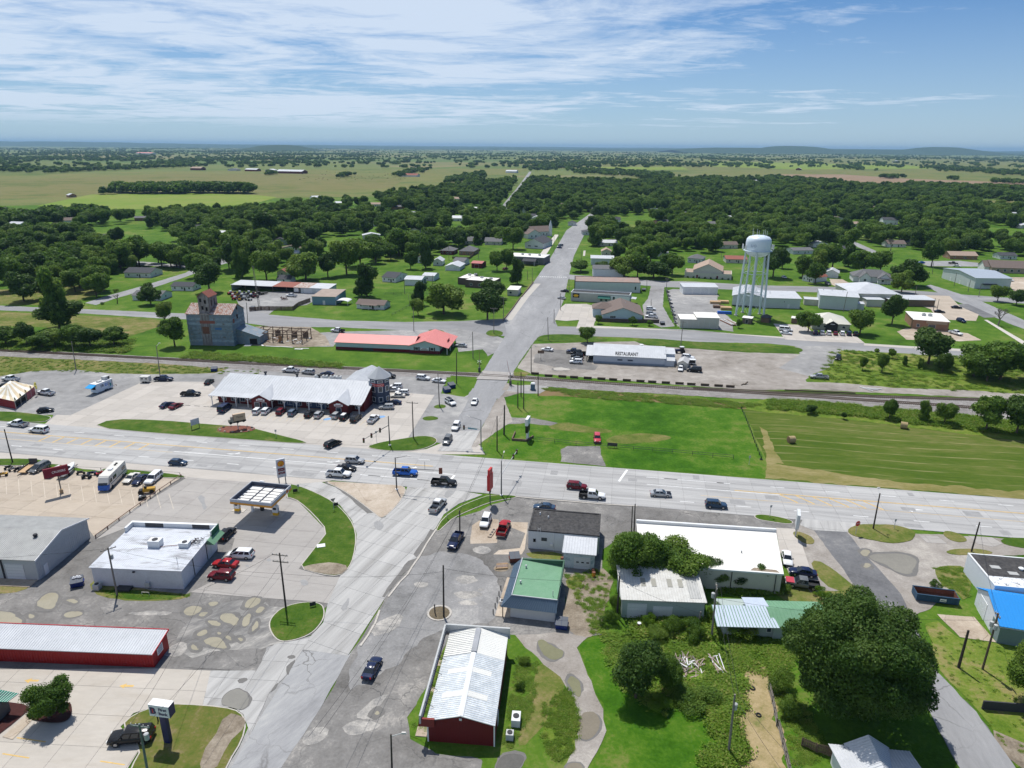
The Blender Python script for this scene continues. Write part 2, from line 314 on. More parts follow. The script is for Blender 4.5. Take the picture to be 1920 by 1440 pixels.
def inset(pts,d):
 n=len(pts);o=[]
 a2=sum(pts[i].x*pts[(i+1)%n].y-pts[(i+1)%n].x*pts[i].y for i in range(n))
 if a2<0:pts=pts[::-1]
 for i in range(n):
  e1=(pts[i]-pts[i-1]).normalized();e2=(pts[(i+1)%n]-pts[i]).normalized()
  nn=V((-(e1.y+e2.y),e1.x+e2.x,0))
  if nn.length<.1:nn=V((-e2.y,e2.x,0))
  o.append(pts[i]+nn.normalized()*d)
 return o
def island(name,px,m,z=.19,sm=2,kerb=True,amp=0):
 pts=chaikin(wpts(px),sm)
 a2=sum(pts[i].x*pts[(i+1)%len(pts)].y-pts[(i+1)%len(pts)].x*pts[i].y for i in range(len(pts)))
 if a2<0:pts=pts[::-1]
 ins=inset(pts,.2)if kerb else pts
 if amp:ins=wob(ins,amp,.7)
 o=MB().prism(ins,.0,z).build(name,m,kind='structure')
 if kerb:MB().prism(pts,0,z-.04).build('kerb',KERB,o)
 return o
def slabs(name,px,m,ang,lx,ly,z=.045,th=.03,gap=.02,off=(0,0),base=None,limit=290,amp=0):
 pts=wpts(px)
 if amp:pts=wob(pts,amp,1.2)
 a2=sum(pts[i].x*pts[(i+1)%len(pts)].y-pts[(i+1)%len(pts)].x*pts[i].y for i in range(len(pts)))
 if a2<0:pts=pts[::-1]
 root=MB().face([(p.x,p.y,z)for p in pts]).build(name,base or JOINT,kind='structure')
 u=V((COS(ang),SIN(ang),0));v=V((-u.y,u.x,0))
 bm=bmesh.new();bm.faces.new([bm.verts.new(p)for p in pts])
 for d,st,of in((u,lx,off[0]),(v,ly,off[1])):
  pr=[p.dot(d)for p in pts];k0,k1=int(math.floor((min(pr)-of)/st)),int(math.ceil((max(pr)-of)/st))
  for k in range(k0,k1+1):
   bmesh.ops.bisect_plane(bm,geom=bm.verts[:]+bm.edges[:]+bm.faces[:],plane_co=d*(of+k*st),plane_no=d,dist=.001)
 fs=sorted([f for f in bm.faces if f.calc_area()>.15],key=lambda f:f.calc_center_median().length)
 rest=MB();n=0
 for f in fs:
  c=f.calc_center_median();vs=[w.co-c for w in f.verts]
  vs=[V((w.x-gap*(1 if w.dot(u)>0 else-1)*u.x-gap*(1 if w.dot(v)>0 else-1)*v.x,w.y-gap*(1 if w.dot(u)>0 else-1)*u.y-gap*(1 if w.dot(v)>0 else-1)*v.y,0))for w in vs]
  t=z+th+RU(-.003,.003)
  if n<limit:MB().prism(vs,z-.01,t).build('slab',m,root,loc=(c.x,c.y,0))
  else:rest.prism([w+c for w in vs],z-.01,t)
  n+=1
 bm.free()
 if rest.v:rest.build('slab',m,root,kind='stuff')
 return root
HU=V((COS(HW),SIN(HW),0));HV=V((-HU.y,HU.x,0))
def H(s,t,z=0):return HU*s+HV*t+V((0,0,z))
g=MB();g.face([(-70000,-3000,0),(70000,-3000,0),(70000,90000,0),(-70000,90000,0)]);g.build('ground',LAWN,kind='structure')
# ---- highway: five lanes of concrete slabs
hp=[tuple(H(s,t))for s,t in((-300,138.6),(190,139.2),(190,157.7),(-300,157.5))]
slabs('highway',hp,HWC,HW,5.4,3.7,z=.05,off=(0,139.15),limit=280)
def mark(b,s0,t0,s1,t1,w=.2,z=.086):
 a,c=H(s0,t0),H(s1,t1);d=(c-a).normalized();nn=V((-d.y,d.x,0))*w/2
 b.face([(p.x,p.y,z)for p in(a-nn,c-nn,c+nn,a+nn)])
dash=MB()
for k in range(-22,12):
 s=k*12.2
 if-42<s<2:continue
 mark(dash,s,153.8,s+3.1,153.8);mark(dash,s+3,142.9,s+6.1,142.9)
mark(dash,-112,147.2,-38,146.9);mark(dash,8,150.0,38,150.0);mark(dash,8,153.8,26,153.8);mark(dash,-60,142.9,-40,142.9)
for t0,t1 in((150.3,157.0),):mark(dash,1.5,t0,3.4,t1,.55)
mark(dash,-38.5,139.6,-37.6,146.6,.55)
H_=bpy.data.objects['highway']
dash.build('lane_marking',PAINT_W,H_,kind='stuff')
yb=MB()
for a,b_ in((-260,-44),(28,180)):
 for t in(150.35,150.6):mark(yb,a,t,b_,t,.15)
 for t in(146.55,):mark(yb,a if a<0 else 20,t,-112 if a<0 else b_,t,.11)
for k in range(8):mark(yb,-151+k*4.2,146.7,-150.6+k*4.2,150.2,.42)
for k in range(6):mark(yb,38+k*3.6,150.2,41.2+k*3.6,146.8,.34)
yb.build('centre_marking',PAINT_Y,H_,kind='stuff')
def arrow(s,t,ang,flip=1,parent=None,m=None):
 pts=[(-1.7,-.1),(-.4,-.1),(.35,.55),(.35,.25),(1.5,.85),(.75,1.35),(.75,1.0),(-.1,.35),(-1.7,.12)]
 c=H(s,t);ca,sa=COS(ang),SIN(ang);b=MB();b.face([(c.x+x*ca-y*flip*sa,c.y+x*sa+y*flip*ca,.087)for x,y in(pts if flip>0 else pts[::-1])]);return b.build('turn_arrow',m or PAINT_W,parent)
for s in(-96,-69,-49):arrow(s,148.2,HW,1,H_)
arrow(66,148.2,HW+PI,1,H_)
STAIN=mat('road_patch',(.275,.272,.27),var=.16,scale=.7,rough=.9)
rp=random.Random(4)
for k in range(30):
 s,t=rp.uniform(-170,120),139.6+3.66*rp.randrange(5)+rp.uniform(.2,.6);l,w=rp.uniform(1.2,5),rp.uniform(1.2,2.8)
 patch('road_patch',[tuple(H(s+a*l,t+b_*w))for a,b_ in((0,0),(1,0),(1,1),(0,1))],STAIN,z=.0835,amp=.06,parent=H_)
# ---- strip mall lots
patch('side_lot',[(-40,735),(0,706),(60,696),(140,693),(200,700),(280,702),(400,700),(430,690),(560,686),(800,700),(838,708),(826,738),(870,744),(886,738),(888,760),(862,790),(832,832),(800,828),(735,836),(690,834),(400,812),(150,799),(85,797),(100,778),(-40,778)],GRAVEL,z=.03,amp=.4)
slabs('storefront_lot',[(82,797),(106,778),(132,779),(268,716),(392,716),(420,745),(690,720),(735,735),(815,741),(765,822),(730,828),(686,836),(580,832),(470,827),(172,803)],LOTC,HW,4.6,4.6,limit=260)
island('grass_strip',[(-30,772),(30,772),(92,780),(98,785),(78,794),(-30,790)],GRASS_N)
island('grass_island',[(172,802),(208,786),(300,788),(392,796),(470,802),(520,815),(580,830),(560,833),(475,826),(300,814)],GRASS_N,sm=1)
island('corner_island',[(686,838),(716,829),(750,824),(790,817),(815,820),(822,828),(808,838),(780,846),(735,847),(700,843)],GRASS_N)
for px in([(812,763),(822,758),(838,760),(834,766),(818,767)],[(790,784),(805,780),(824,783),(818,788),(797,789)]):patch('grass_patch',px,GRASS_N,z=.06,sm=2,amp=.2)
mul=mat('red_mulch',(.17,.065,.045),var=.35,scale=2.5,rough=1)
b=MB();c=P(443,806);b.prism([(c.x+5.2*COS(a)*1.0,c.y+2.6*SIN(a),0)for a in np.linspace(0,2*PI,24,endpoint=False)],.1,.25);b.build('mulch_bed',mul,kind='structure')
patch('highway_apron',[(-60,838),(0,842),(350,876),(600,894),(640,899),(545,911),(350,897),(185,883),(92,868),(60,861),(-60,862)],LOTC,z=.036,amp=.3)
patch('highway_apron',[(80,799),(172,800),(400,818),(690,832),(700,844),(735,849),(800,842),(830,830),(900,835),(910,852),(735,852),(400,830),(170,806)],LOTC,z=.026,amp=0)
patch('west_yards',[(-60,960),(160,975),(340,896),(560,905),(560,940),(660,1082),(610,1140),(520,1206),(470,1262),(300,1266),(-60,1262)],OLDLOT,z=.022,amp=.2)
patch('street_margin',[(500,1215),(590,1190),(640,1220),(520,1440),(480,1500),(380,1500),(450,1400),(480,1330)],GRAVEL,z=.03,amp=.2)
patch('highway_margin',[(960,930),(1200,944),(1520,972),(1540,1000),(1450,1010),(1190,990),(1130,1030),(990,1000)],OLDLOT,z=.028,amp=.2)
# ---- rail corridor
patch('rail_verge',[(-60,668),(200,690),(430,700),(500,702),(560,705),(430,712),(300,712),(140,697),(40,705),(-60,740)],GRASS_D,z=.02)
patch('dry_verge',[(-60,664),(480,690),(520,705),(395,700),(280,700),(140,692),(60,696),(-60,725)],GRASS_D,z=.026)
patch('track_ballast',[(-120,646),(0,654),(480,679),(840,697),(960,702),(1080,713),(1560,742),(1920,767),(2050,777),(2050,795),(1820,770),(1560,752),(1300,735),(1080,722),(900,708),(840,704),(690,699),(480,688),(100,667),(-120,656)],BALLAST,z=.10,amp=.3)
patch('ballast_shoulder',[(-60,657),(0,659),(480,682),(700,692),(845,701),(845,708),(640,703),(500,697),(300,682),(0,668),(-60,664)],BALLAST,z=.06,amp=.6)
patch('ballast_shoulder',[(1000,712),(1080,718),(1330,730),(1500,738),(1650,742),(1850,747),(1960,750),(1960,800),(1820,778),(1560,757),(1330,744),(1080,730),(1000,722)],BALLAST,z=.062,amp=.6)
for px in([(698,981),(710,975),(722,984),(714,996),(703,990)],[(372,930),(380,928),(388,950),(384,958),(376,944)],[(500,1050),(505,1047),(510,1052),(503,1054)],[(458,1062),(464,1058),(468,1064)],[(440,935),(470,930),(500,936),(480,945)],[(735,872),(752,868),(760,878),(742,884)],[(830,930),(850,905),(862,908),(842,936)],[(560,1090),(572,1086),(580,1096),(566,1100)],[(640,1140),(652,1120),(658,1124),(646,1148)]):patch('oil_stain',px,STAIN,z=.0795,sm=1,amp=.25,step=.5)
for px in([(534,1254),(548,1240),(556,1236),(548,1256),(538,1270)],[(505,1300),(512,1290),(524,1278),(516,1294)],[(536,1232),(550,1228),(556,1234),(544,1238)],[(445,1275),(462,1270),(468,1278),(450,1284)]):patch('broken_patch',px,WETMUD,z=.0855,sm=1,amp=.3,step=.5)
# ---- north side pieces
patch('frontage_verge',[(350,650),(480,640),(630,657),(840,668),(905,655),(918,662),(912,672),(898,697),(840,698),(640,690),(480,678),(340,668)],LAWN,z=.03)
patch('frontage_street',[(-60,573),(0,573),(82,577),(162,580),(350,588),(452,577),(505,590),(640,601),(760,604),(870,602),(960,597),(1040,600),(1045,612),(1180,614),(1300,619),(1440,631),(1560,640),(1700,650),(1830,660),(1980,672),(1980,684),(1840,676),(1700,663),(1560,656),(1440,644),(1300,641),(1180,633),(1090,630),(1030,632),(930,630),(860,616),(770,620),(640,614),(505,612),(430,602),(300,597),(162,588),(0,582),(-60,581)],ASPH_E,z=.045,amp=.25)
patch('branch_street',[(160,568),(200,555),(265,537),(347,512),(380,495),(460,478),(480,480),(400,500),(352,518),(280,542),(215,560),(180,572)],ASPH,z=.04)
patch('branch_street',[(170,484),(300,493),(350,498),(420,480),(430,484),(352,503),(290,499),(170,490)],ASPH,z=.04)
patch('store_lot',[(800,615),(870,616),(930,630),(960,640),(940,655),(915,668),(905,655),(860,660),(855,640),(830,620)],GRAVEL,z=.036)
patch('store_back_lot',[(575,625),(640,622),(800,618),(815,625),(800,635),(640,632),(625,650),(590,650),(560,640)],GRAVEL,z=.034)
patch('rubble_ground',[(455,632),(480,612),(580,612),(610,630),(620,648),(560,652),(470,648)],MUD,z=.036)
patch('shed_yard',[(440,556),(475,548),(560,546),(620,548),(575,572),(520,578),(500,592),(455,590),(450,575)],GRAVEL,z=.036)
patch('dry_field',[(-60,582),(0,584),(160,592),(290,598),(320,605),(240,632),(180,622),(60,612),(-60,612)],GRASS_D,z=.02)
patch('dry_field',[(-60,545),(90,540),(180,533),(200,545),(150,563),(80,572),(-60,570)],GRASS_D,z=.021)
# ---- main street to the horizon wood
MSL=[(824,842),(836,824),(870,766),(884,738),(893,716),(907,695),(922,670),(950,625),(945,602),(977,557),(1000,530),(1030,487),(1062,432),(1110,398)]
MSR=[(1119,400),(1097,437),(1076,480),(1066,520),(1058,560),(1045,592),(1022,622),(1002,640),(972,682),(960,703),(950,718),(937,738),(915,780),(884,838)]
patch('main_street',MSL+MSR,ASPH,z=.062,amp=.12)
patch('street_shoulder',[(950,718),(985,725),(990,733),(945,745),(952,765),(962,790),(945,800),(905,828),(893,838),(884,838),(915,780),(937,738)],GRAVEL_T,z=.04)
slabs('street_throat',[(820,846),(836,824),(846,808),(900,808),(884,838),(888,848)],STC,RAD(81),4.5,4.0,z=.066)
slabs('rail_crossing',[(893,712),(905,696),(964,700),(952,714)],LOTG,HW,2.4,1.5,z=.24,th=.02)
patch('crossing_approach',[(876,745),(886,728),(948,732),(936,748)],ASPH,z=.068)
mkx=MB()
for(xa,ya,xb,yb_)in((1012,519,1064,520),(1065,466,1082,466)):
 for k in range(13):
  t=k/13;p=P(xa+(xb-xa)*t,ya+(yb_-ya)*t);q=P(xa+(xb-xa)*(t+.045),ya+(yb_-ya)*(t+.045));mkx.face([(p.x,p.y-.7,.071),(q.x,q.y-.7,.071),(q.x,q.y+.7,.071),(p.x,p.y+.7,.071)])
mkx.build('crosswalk_marking',PAINT_W,bpy.data.objects['main_street'],kind='stuff')
patch('far_street',[(930,402),(946,380),(970,352),(992,322),(997,322),(978,352),(956,380),(945,402)],ASPH,z=.06,amp=0)
patch('back_street',[(1015,515),(1068,515),(1240,527),(1300,528),(1420,535),(1560,538),(1620,541),(1730,546),(1800,552),(1980,565),(1980,572),(1790,563),(1700,556),(1560,549),(1420,545),(1240,538),(1068,524),(1012,523)],ASPH_E,z=.05)
patch('side_street',[(1735,536),(1745,534),(1790,548),(1840,565),(1930,605),(1990,620),(1990,640),(1900,610),(1830,580),(1780,560)],ASPH,z=.052)
patch('side_street',[(1560,438),(1600,452),(1650,474),(1640,476),(1590,456),(1556,442)],ASPH,z=.05)
patch('side_street',[(1718,490),(1800,489),(1850,495),(1850,500),(1740,499)],ASPH,z=.05)
for px in([(1010,480),(1040,440),(1048,440),(1020,484)],[(1093,480),(1094,470),(1098,470),(1097,480)],[(947,603),(978,558),(1002,532),(1014,532),(992,556),(960,600)]):
 patch('sidewalk',px,slabmat('walk_concrete',(.46,.43,.39)),z=.066,amp=0)
patch('sidewalk',[(1110,611),(1180,614),(1440,630),(1470,632),(1470,635),(1300,621),(1110,615)],MATS['walk_concrete'],z=.07,amp=0)
patch('sidewalk',[(1620,644),(1700,649),(1920,661),(1980,665),(1980,669),(1700,653),(1620,648)],MATS['walk_concrete'],z=.07,amp=0)
patch('sidewalk',[(1845,600),(1851,600),(1990,680),(1978,684)],MATS['walk_concrete'],z=.07,amp=0)
island('corner_verge',[(909,625),(920,618),(945,622),(940,631),(918,631)],GRASS_N,z=.10,kerb=False)
island('street_verge',[(1004,635),(1020,627),(1080,627),(1140,634),(1135,641),(1080,642),(1010,640)],GRASS_N,z=.10,kerb=False)
island('street_verge',[(1190,637),(1215,634),(1300,641),(1420,648),(1490,650),(1510,657),(1490,664),(1400,660),(1270,652),(1200,646)],GRASS_N,z=.10,kerb=False)
patch('restaurant_lot',[(970,690),(1000,645),(1140,641),(1190,640),(1215,648),(1400,661),(1500,664),(1545,655),(1575,648),(1600,656),(1560,680),(1510,712),(1520,730),(1410,732),(1200,716),(1060,705),(995,700)],GRAVEL_T,z=.036)
patch('lot_entry',[(1490,650),(1565,648),(1580,652),(1555,690),(1515,705),(1460,690),(1500,665)],GRAVEL,z=.05)
patch('lot_apron',[(1003,665),(1030,655),(1110,660),(1110,683),(1122,686),(1115,694),(1050,690),(1000,680)],OLDLOT,z=.045)
patch('weed_verge',[(962,700),(975,697),(992,700),(985,706),(966,706)],GRASS_D,z=.11)
patch('weedy_ground',[(1560,650),(1700,655),(1760,665),(1940,668),(1990,735),(1940,745),(1700,730),(1520,716),(1515,706),(1555,685)],ROUGH,z=.04,amp=.6)
patch('dirt_track',[(1500,716),(1560,717),(1700,729),(1800,731),(1960,742),(1960,750),(1820,745),(1640,736),(1500,730)],GRAVEL_T,z=.05,amp=.5)
slabs('office_lot',[(1040,600),(1050,578),(1060,570),(1100,570),(1126,578),(1128,590),(1115,604),(1112,616),(1080,616),(1086,600),(1062,602)],LOTC,HW,4,4,z=.05)
patch('alley',[(1222,530),(1246,532),(1243,575),(1265,612),(1240,614),(1208,600),(1205,572),(1215,560)],GRAVEL,z=.05)
patch('storage_yard',[(1250,545),(1262,542),(1345,545),(1345,560),(1350,580),(1372,600),(1375,622),(1345,618),(1270,612),(1262,590)],GRAVEL,z=.048)
slabs('pavilion_lot',[(1450,607),(1508,610),(1525,624),(1600,626),(1622,644),(1540,641),(1472,637)],LOTC,HW,4,4,z=.06)
slabs('town_lot',[(1640,550),(1720,553),(1780,555),(1800,575),(1835,590),(1830,602),(1780,600),(1752,590),(1745,580),(1690,560)],TANS,HW,5,5,z=.055)
patch('dark_bay',[(1790,571),(1815,570),(1870,595),(1845,596)],ASPH_D,z=.07,amp=0)
patch('brick_apron',[(1682,622),(1700,615),(1790,622),(1815,625),(1840,638),(1800,640),(1700,637)],TANCON,z=.05)
patch('far_lot',[(1880,520),(1990,520),(1990,560),(1900,545)],TANCON,z=.05)
patch('driveway',[(1555,523),(1580,524),(1600,535),(1640,540),(1580,542),(1560,534)],TANCON,z=.05)
patch('corner_field',[(938,748),(945,733),(1000,725),(1080,733),(1240,752),(1392,765),(1436,870),(1434,897),(1135,874),(1120,860),(1130,838),(1060,834),(1050,864),(985,860),(905,850),(890,838),(905,815),(945,796),(962,786)],GRASS_B,z=.02,amp=.25)
patch('weed_bank',[(1005,726),(1080,732),(1220,740),(1330,750),(1430,758),(1440,766),(1395,767),(1240,755),(1080,744),(1010,742)],BROWNW,z=.04,amp=.6)
patch('gravel_pad',[(955,724),(985,722),(1020,722),(1030,728),(1012,738),(985,738),(950,733)],GRAVEL,z=.05)
patch('old_drive',[(950,783),(1000,784),(1060,796),(1074,799),(1060,801),(985,794),(948,796)],OLDLOT,z=.04)
patch('bare_patch',[(1055,790),(1100,800),(1150,806),(1140,814),(1080,810),(1020,803)],GRASS_D,z=.04,sm=1)
patch('bare_patch',[(1150,815),(1230,812),(1270,822),(1200,832),(1130,832)],GRASS_D,z=.042,sm=2,amp=.5)
patch('field_drive',[(1052,862),(1052,843),(1064,837),(1125,837),(1127,850),(1136,875),(1050,866)],OLDLOT,z=.045)
patch('hay_field',[(1392,765),(1420,772),(1600,788),(1760,808),(1960,830),(2020,838),(2020,944),(1920,936),(1560,907),(1434,897),(1440,868)],HAY,z=.03,amp=.3)
patch('hay_stubble',[(1436,862),(1470,872),(1560,886),(1700,905),(1960,925),(1990,941),(1920,936),(1560,907),(1434,897)],STUB,z=.04,amp=.9)
patch('hay_stubble',[(1425,800),(1440,812),(1452,845),(1470,870),(1440,870),(1432,830)],STUB,z=.041,amp=.6)
patch('weed_bank',[(1395,757),(1440,748),(1560,756),(1820,780),(1980,798),(1980,835),(1760,808),(1600,788),(1440,774),(1400,768)],ROUGH,z=.06,amp=.5)
# ---- south-west: boat lot, station, bank
patch('boat_lot',[(-60,870),(60,874),(190,888),(338,897),(245,960),(180,1008),(160,985),(-60,965)],TANS,z=.03,amp=0)
slabs('boat_lot_pavement',[(-60,872),(60,876),(190,890),(335,898),(244,959),(176,1006),(160,985),(-60,966)],TANS,HW,6,6,z=.035,limit=200)
lm=MB()
for k in range(14):
 x0,y0=11+k*23.5,897+k*2.2
 a=P(x0,y0);d=P(x0+1.5+k*.6,y0+30);n_=V(((d-a).y,-(d-a).x,0)).normalized()*.055
 lm.face([(q.x,q.y,.078)for q in(a-n_,d-n_,d+n_,a+n_)])
lm.build('bay_line',mat('worn_marking',(.50,.44,.36),var=.25,scale=1),bpy.data.objects['boat_lot_pavement'],kind='stuff')
island('grass_strip',[(-30,874),(-30,861),(60,860),(92,866),(100,873),(60,874)],GRASS_N,sm=1)
island('grass_strip',[(185,884),(200,878),(280,884),(340,891),(350,895),(330,898),(240,893)],GRASS_N,sm=1)
patch('station_alley',[(337,898),(246,960),(180,1008),(150,1040),(60,1110),(-60,1180),(-60,1095),(60,1085),(170,1000),(250,950)],OLDLOT,z=.032)
slabs('station_lot',[(352,895),(460,904),(548,907),(536,934),(560,941),(614,997),(596,1020),(560,1067),(612,1081),(660,1083),(615,1132),(585,1128),(490,1122),(357,1111),(420,1080),(440,1010),(250,985),(180,1012),(245,960)],LOTG,RAD(-10),5.5,5.5,z=.04,limit=280)
patch('muddy_yard',[(-60,1120),(60,1108),(160,1010),(200,1060),(180,1100),(230,1125),(330,1128),(357,1112),(490,1123),(560,1128),(600,1140),(590,1190),(515,1208),(490,1216),(470,1256),(380,1252),(300,1262),(-60,1200)],OLDLOT,z=.05,amp=.4)
patch('muddy_wash',[(380,1140),(450,1120),(520,1135),(575,1150),(570,1200),(500,1212),(440,1240),(350,1240),(330,1190)],ramp_mat('wash',[(.38,(.12,.115,.11)),(.46,(.18,.175,.17)),(.53,(.26,.25,.235)),(.60,(.40,.38,.35))],scales=(.12,.5,2.5),bump=.15,streak=(RAD(40),.4)),z=.056,sm=2,amp=.7)
patch('weed_patch',[(-30,1096),(40,1094),(60,1102),(20,1114),(-30,1112)],GRASS_D,z=.06,sm=1)
patch('weed_patch',[(165,1100),(180,1086),(230,1100),(330,1112),(365,1116),(330,1126),(250,1128),(190,1120)],GRASS_D,z=.06,sm=1)
patch('grass_patch',[(185,1108),(230,1106),(320,1114),(350,1118),(310,1124),(240,1126)],GRASS_N,z=.064,sm=1)
island('crescent_island',[(541,908),(560,911),(597,926),(626,942),(648,962),(664,985),(669,1010),(664,1045),(655,1066),(637,1082),(600,1078),(560,1066),(578,1043),(596,1020),(614,997),(588,966),(560,941),(546,935),(536,934)],GRASS_N,sm=1)
patch('bare_tip',[(562,1066),(590,1058),(625,1056),(655,1064),(637,1081),(600,1077)],MUD,z=.2,amp=.2,sm=1)
island('oval_island',[(503,1180),(506,1160),(530,1138),(575,1128),(604,1132),(610,1148),(606,1166),(585,1190),(550,1203),(520,1205)],GRASS_N,sm=2)
island('traffic_island',[(606,903),(640,904),(700,908),(750,910),(762,916),(758,930),(742,952),(722,970),(712,972),(700,962),(672,940),(640,918)],TANCON,z=.15,sm=1)
patch('oil_dirt',[(606,904),(632,905),(660,925),(700,962),(690,962),(650,930),(625,912)],WETMUD,z=.09,amp=.25)
slabs('south_street',[(602,904),(640,918),(672,940),(700,962),(715,972),(722,970),(758,930),(764,912),(860,920),(905,928),(860,945),(832,965),(814,996),(790,1037),(772,1062),(745,1085),(720,1125),(660,1218),(652,1230),(568,1219),(580,1196),(606,1168),(614,1134),(637,1081),(657,1060),(667,1030),(669,1002),(660,976),(637,947),(597,926),(542,909)],STC,RAD(66),4.7,4.1,z=.045,limit=280)
patch('old_street',[(568,1219),(652,1230),(660,1222),(600,1330),(527,1440),(500,1490),(400,1490),(432,1440),(470,1375),(535,1270)],ramp_mat('old_street',[(.38,(.23,.23,.235)),(.46,(.29,.29,.295)),(.535,(.335,.335,.335)),(.61,(.42,.41,.395))],scales=(.05,.3,2.2),streak=(RAD(57),.25),bump=.06,cracks=(.2,.02,(.11,.105,.10))),z=.06,amp=.12)
slabs('driveway',[(515,1208),(580,1197),(568,1219),(536,1268),(505,1300),(470,1378),(456,1340),(440,1328),(380,1323),(395,1258),(470,1258),(495,1225)],STC,RAD(-4),4,4,z=.052)
slabs('bank_lot',[(-60,1256),(300,1254),(396,1258),(380,1323),(300,1322),(250,1338),(226,1363),(262,1405),(240,1440),(225,1500),(-60,1500)],BANKC,RAD(-3),5.2,5.2,z=.05)
patch('worn_apron',[(350,1240),(400,1222),(480,1216),(500,1222),(480,1258),(400,1256),(345,1252)],OLDLOT,z=.085,amp=.3)
island('corner_lawn',[(226,1363),(250,1340),(300,1322),(340,1320),(420,1326),(452,1335),(463,1356),(455,1390),(430,1430),(400,1500),(225,1500),(245,1440),(265,1405)],ramp_mat('tired_lawn',[(.38,(.05,.085,.012)),(.46,(.085,.115,.02)),(.53,(.13,.13,.035)),(.60,(.20,.16,.085))],scales=(.09,.4,2.2),bump=.4),sm=1)
patch('bare_strip',[(425,1340),(455,1345),(460,1360),(430,1400),(395,1450),(370,1450),(395,1390)],MUD,z=.2,amp=.6,sm=1)
patch('mulch_bed',[(50,1345),(90,1325),(132,1315),(137,1335),(128,1355),(95,1358),(62,1352)],mat('dark_mulch',(.055,.018,.016),var=.4,scale=2,rough=1),z=.19,sm=2,amp=0)
patch('mulch_bed',[(-30,1340),(0,1316),(45,1322),(58,1330),(20,1362),(-30,1400)],MATS['dark_mulch'],z=.19,amp=0)
patch('bank_walk',[(5,1383),(62,1330),(76,1336),(24,1388)],TANCON,z=.13,amp=0)
bl=MB()
for a,d in(((32,1384),(86,1392)),((5,1414),(55,1422)),((188,1428),(234,1435)),((205,1397),(215,1399))):
 a,d=P(*a),P(*d);n_=V(((d-a).y,-(d-a).x,0)).normalized()*.09;bl.face([(q.x,q.y,.088)for q in(a-n_,d-n_,d+n_,a+n_)])
bl.build('bay_line',PAINT_Y,bpy.data.objects['bank_lot'],kind='stuff')
for x,y in((60,1277),(238,1287)):
 c=P(x,y);b=MB();b.face([(c.x+dx,c.y+dy,.089)for dx,dy in((-1.1,0),(-.2,-.5),(-.2,-.18),(1,-.18),(1,.18),(-.2,.18),(-.2,.5))]);b.build('direction_arrow',PAINT_Y,bpy.data.objects['bank_lot'])
# ---- south-east: patched asphalt lot round the small shops
patch('corner_lot',[(816,996),(845,975),(900,958),(925,946),(968,934),(1070,942),(1195,950),(1195,1000),(1130,1015),(1130,1070),(1062,1080),(1058,1170),(1090,1172),(1130,1190),(1060,1196),(965,1190),(848,1182),(836,1206),(800,1290),(765,1345),(770,1385),(820,1412),(900,1420),(950,1500),(500,1500),(527,1437),(600,1330),(660,1222),(700,1160),(745,1085),(774,1062),(792,1037)],OLDLOT,z=.042,amp=.2)
patch('worn_asphalt',[(774,1062),(790,1040),(850,1035),(905,1050),(930,1080),(940,1130),(930,1165),(860,1180),(830,1175),(800,1200),(700,1280),(640,1300),(700,1165),(745,1090)],ramp_mat('worn_lot',[(.38,(.15,.148,.146)),(.46,(.21,.207,.205)),(.535,(.255,.25,.248)),(.61,(.36,.35,.335))],scales=(.07,.35,2.6),bump=.1),z=.05,sm=1,amp=.9,step=.9)
patch('gutter_dirt',[(796,1012),(812,985),(816,996),(800,1022),(782,1046),(775,1040)],WETMUD,z=.077,amp=.2)
patch('gutter_dirt',[(765,1052),(782,1046),(772,1062),(735,1100),(720,1122),(715,1120),(740,1086)],WETMUD,z=.078,amp=.25)
kb=MB()
for pl in([(818,993),(800,1020),(786,1045),(773,1063),(764,1078),(750,1092),(728,1120)],[(712,1145),(704,1168),(690,1192),(676,1212)],[(968,932),(1010,936),(1070,941),(1130,946),(1195,950)]):
 for a,d in zip(pl,pl[1:]):kb.bar(P(*a)+V((0,0,.09)),P(*d)+V((0,0,.09)),.34,.14)
kb.build('broken_kerb',KERB,kind='structure')
patch('concrete_pad',[(885,985),(905,972),(935,975),(932,1018),(882,1020)],TANCON,z=.055,amp=.2)
patch('concrete_pad',[(935,978),(990,980),(984,1030),(978,1040),(925,1040),(935,1032),(975,1028),(985,1000),(960,990)],TANCON,z=.056,amp=0)
DUST=ramp_mat('pale_dust',[(.40,(.20,.195,.19)),(.5,(.31,.295,.275)),(.60,(.44,.415,.38))],scales=(.3,1,4))
for px in([(690,1180),(720,1160),(760,1150),(740,1180),(700,1200)],[(850,1085),(880,1078),(905,1090),(870,1096)],[(640,1360),(690,1350),(720,1362),(660,1385)],[(560,1385),(600,1360),(620,1372),(585,1400)],[(300,1225),(330,1205),(350,1210),(335,1235)],[(230,1150),(300,1145),(330,1150),(270,1156)],[(776,1094),(800,1092),(804,1100),(780,1102)],[(850,1112),(890,1108),(912,1114),(880,1124),(856,1120)],[(852,1128),(885,1126),(902,1136),(870,1136)],[(893,1103),(910,1102),(908,1110),(896,1110)],[(885,1028),(905,1024),(925,1032),(910,1040),(890,1036)]):
 patch('worn_patch',px,DUST,z=.062,sm=1,amp=.45,step=.5)
patch('dirt_hump',[(925,1066),(940,1052),(958,1058),(955,1068),(935,1072)],MUD,z=.07,sm=2,amp=.4)
patch('salt_scar',[(660,1345),(690,1320),(730,1298),(722,1318),(700,1332),(728,1345),(690,1352)],DUST,z=.058,sm=1,amp=.35)
patch('weedy_alley',[(1062,1080),(1132,1066),(1150,1090),(1130,1170),(1110,1196),(1085,1200),(1058,1172)],MUD,z=.055,amp=.4)
patch('weed_patch',[(985,1035),(1050,1035),(1056,1052),(1035,1056),(990,1046)],GRASS_D,z=.06,sm=1)
patch('weed_patch',[(1058,1084),(1090,1078),(1092,1100),(1068,1108)],GRASS_D,z=.061,sm=1)
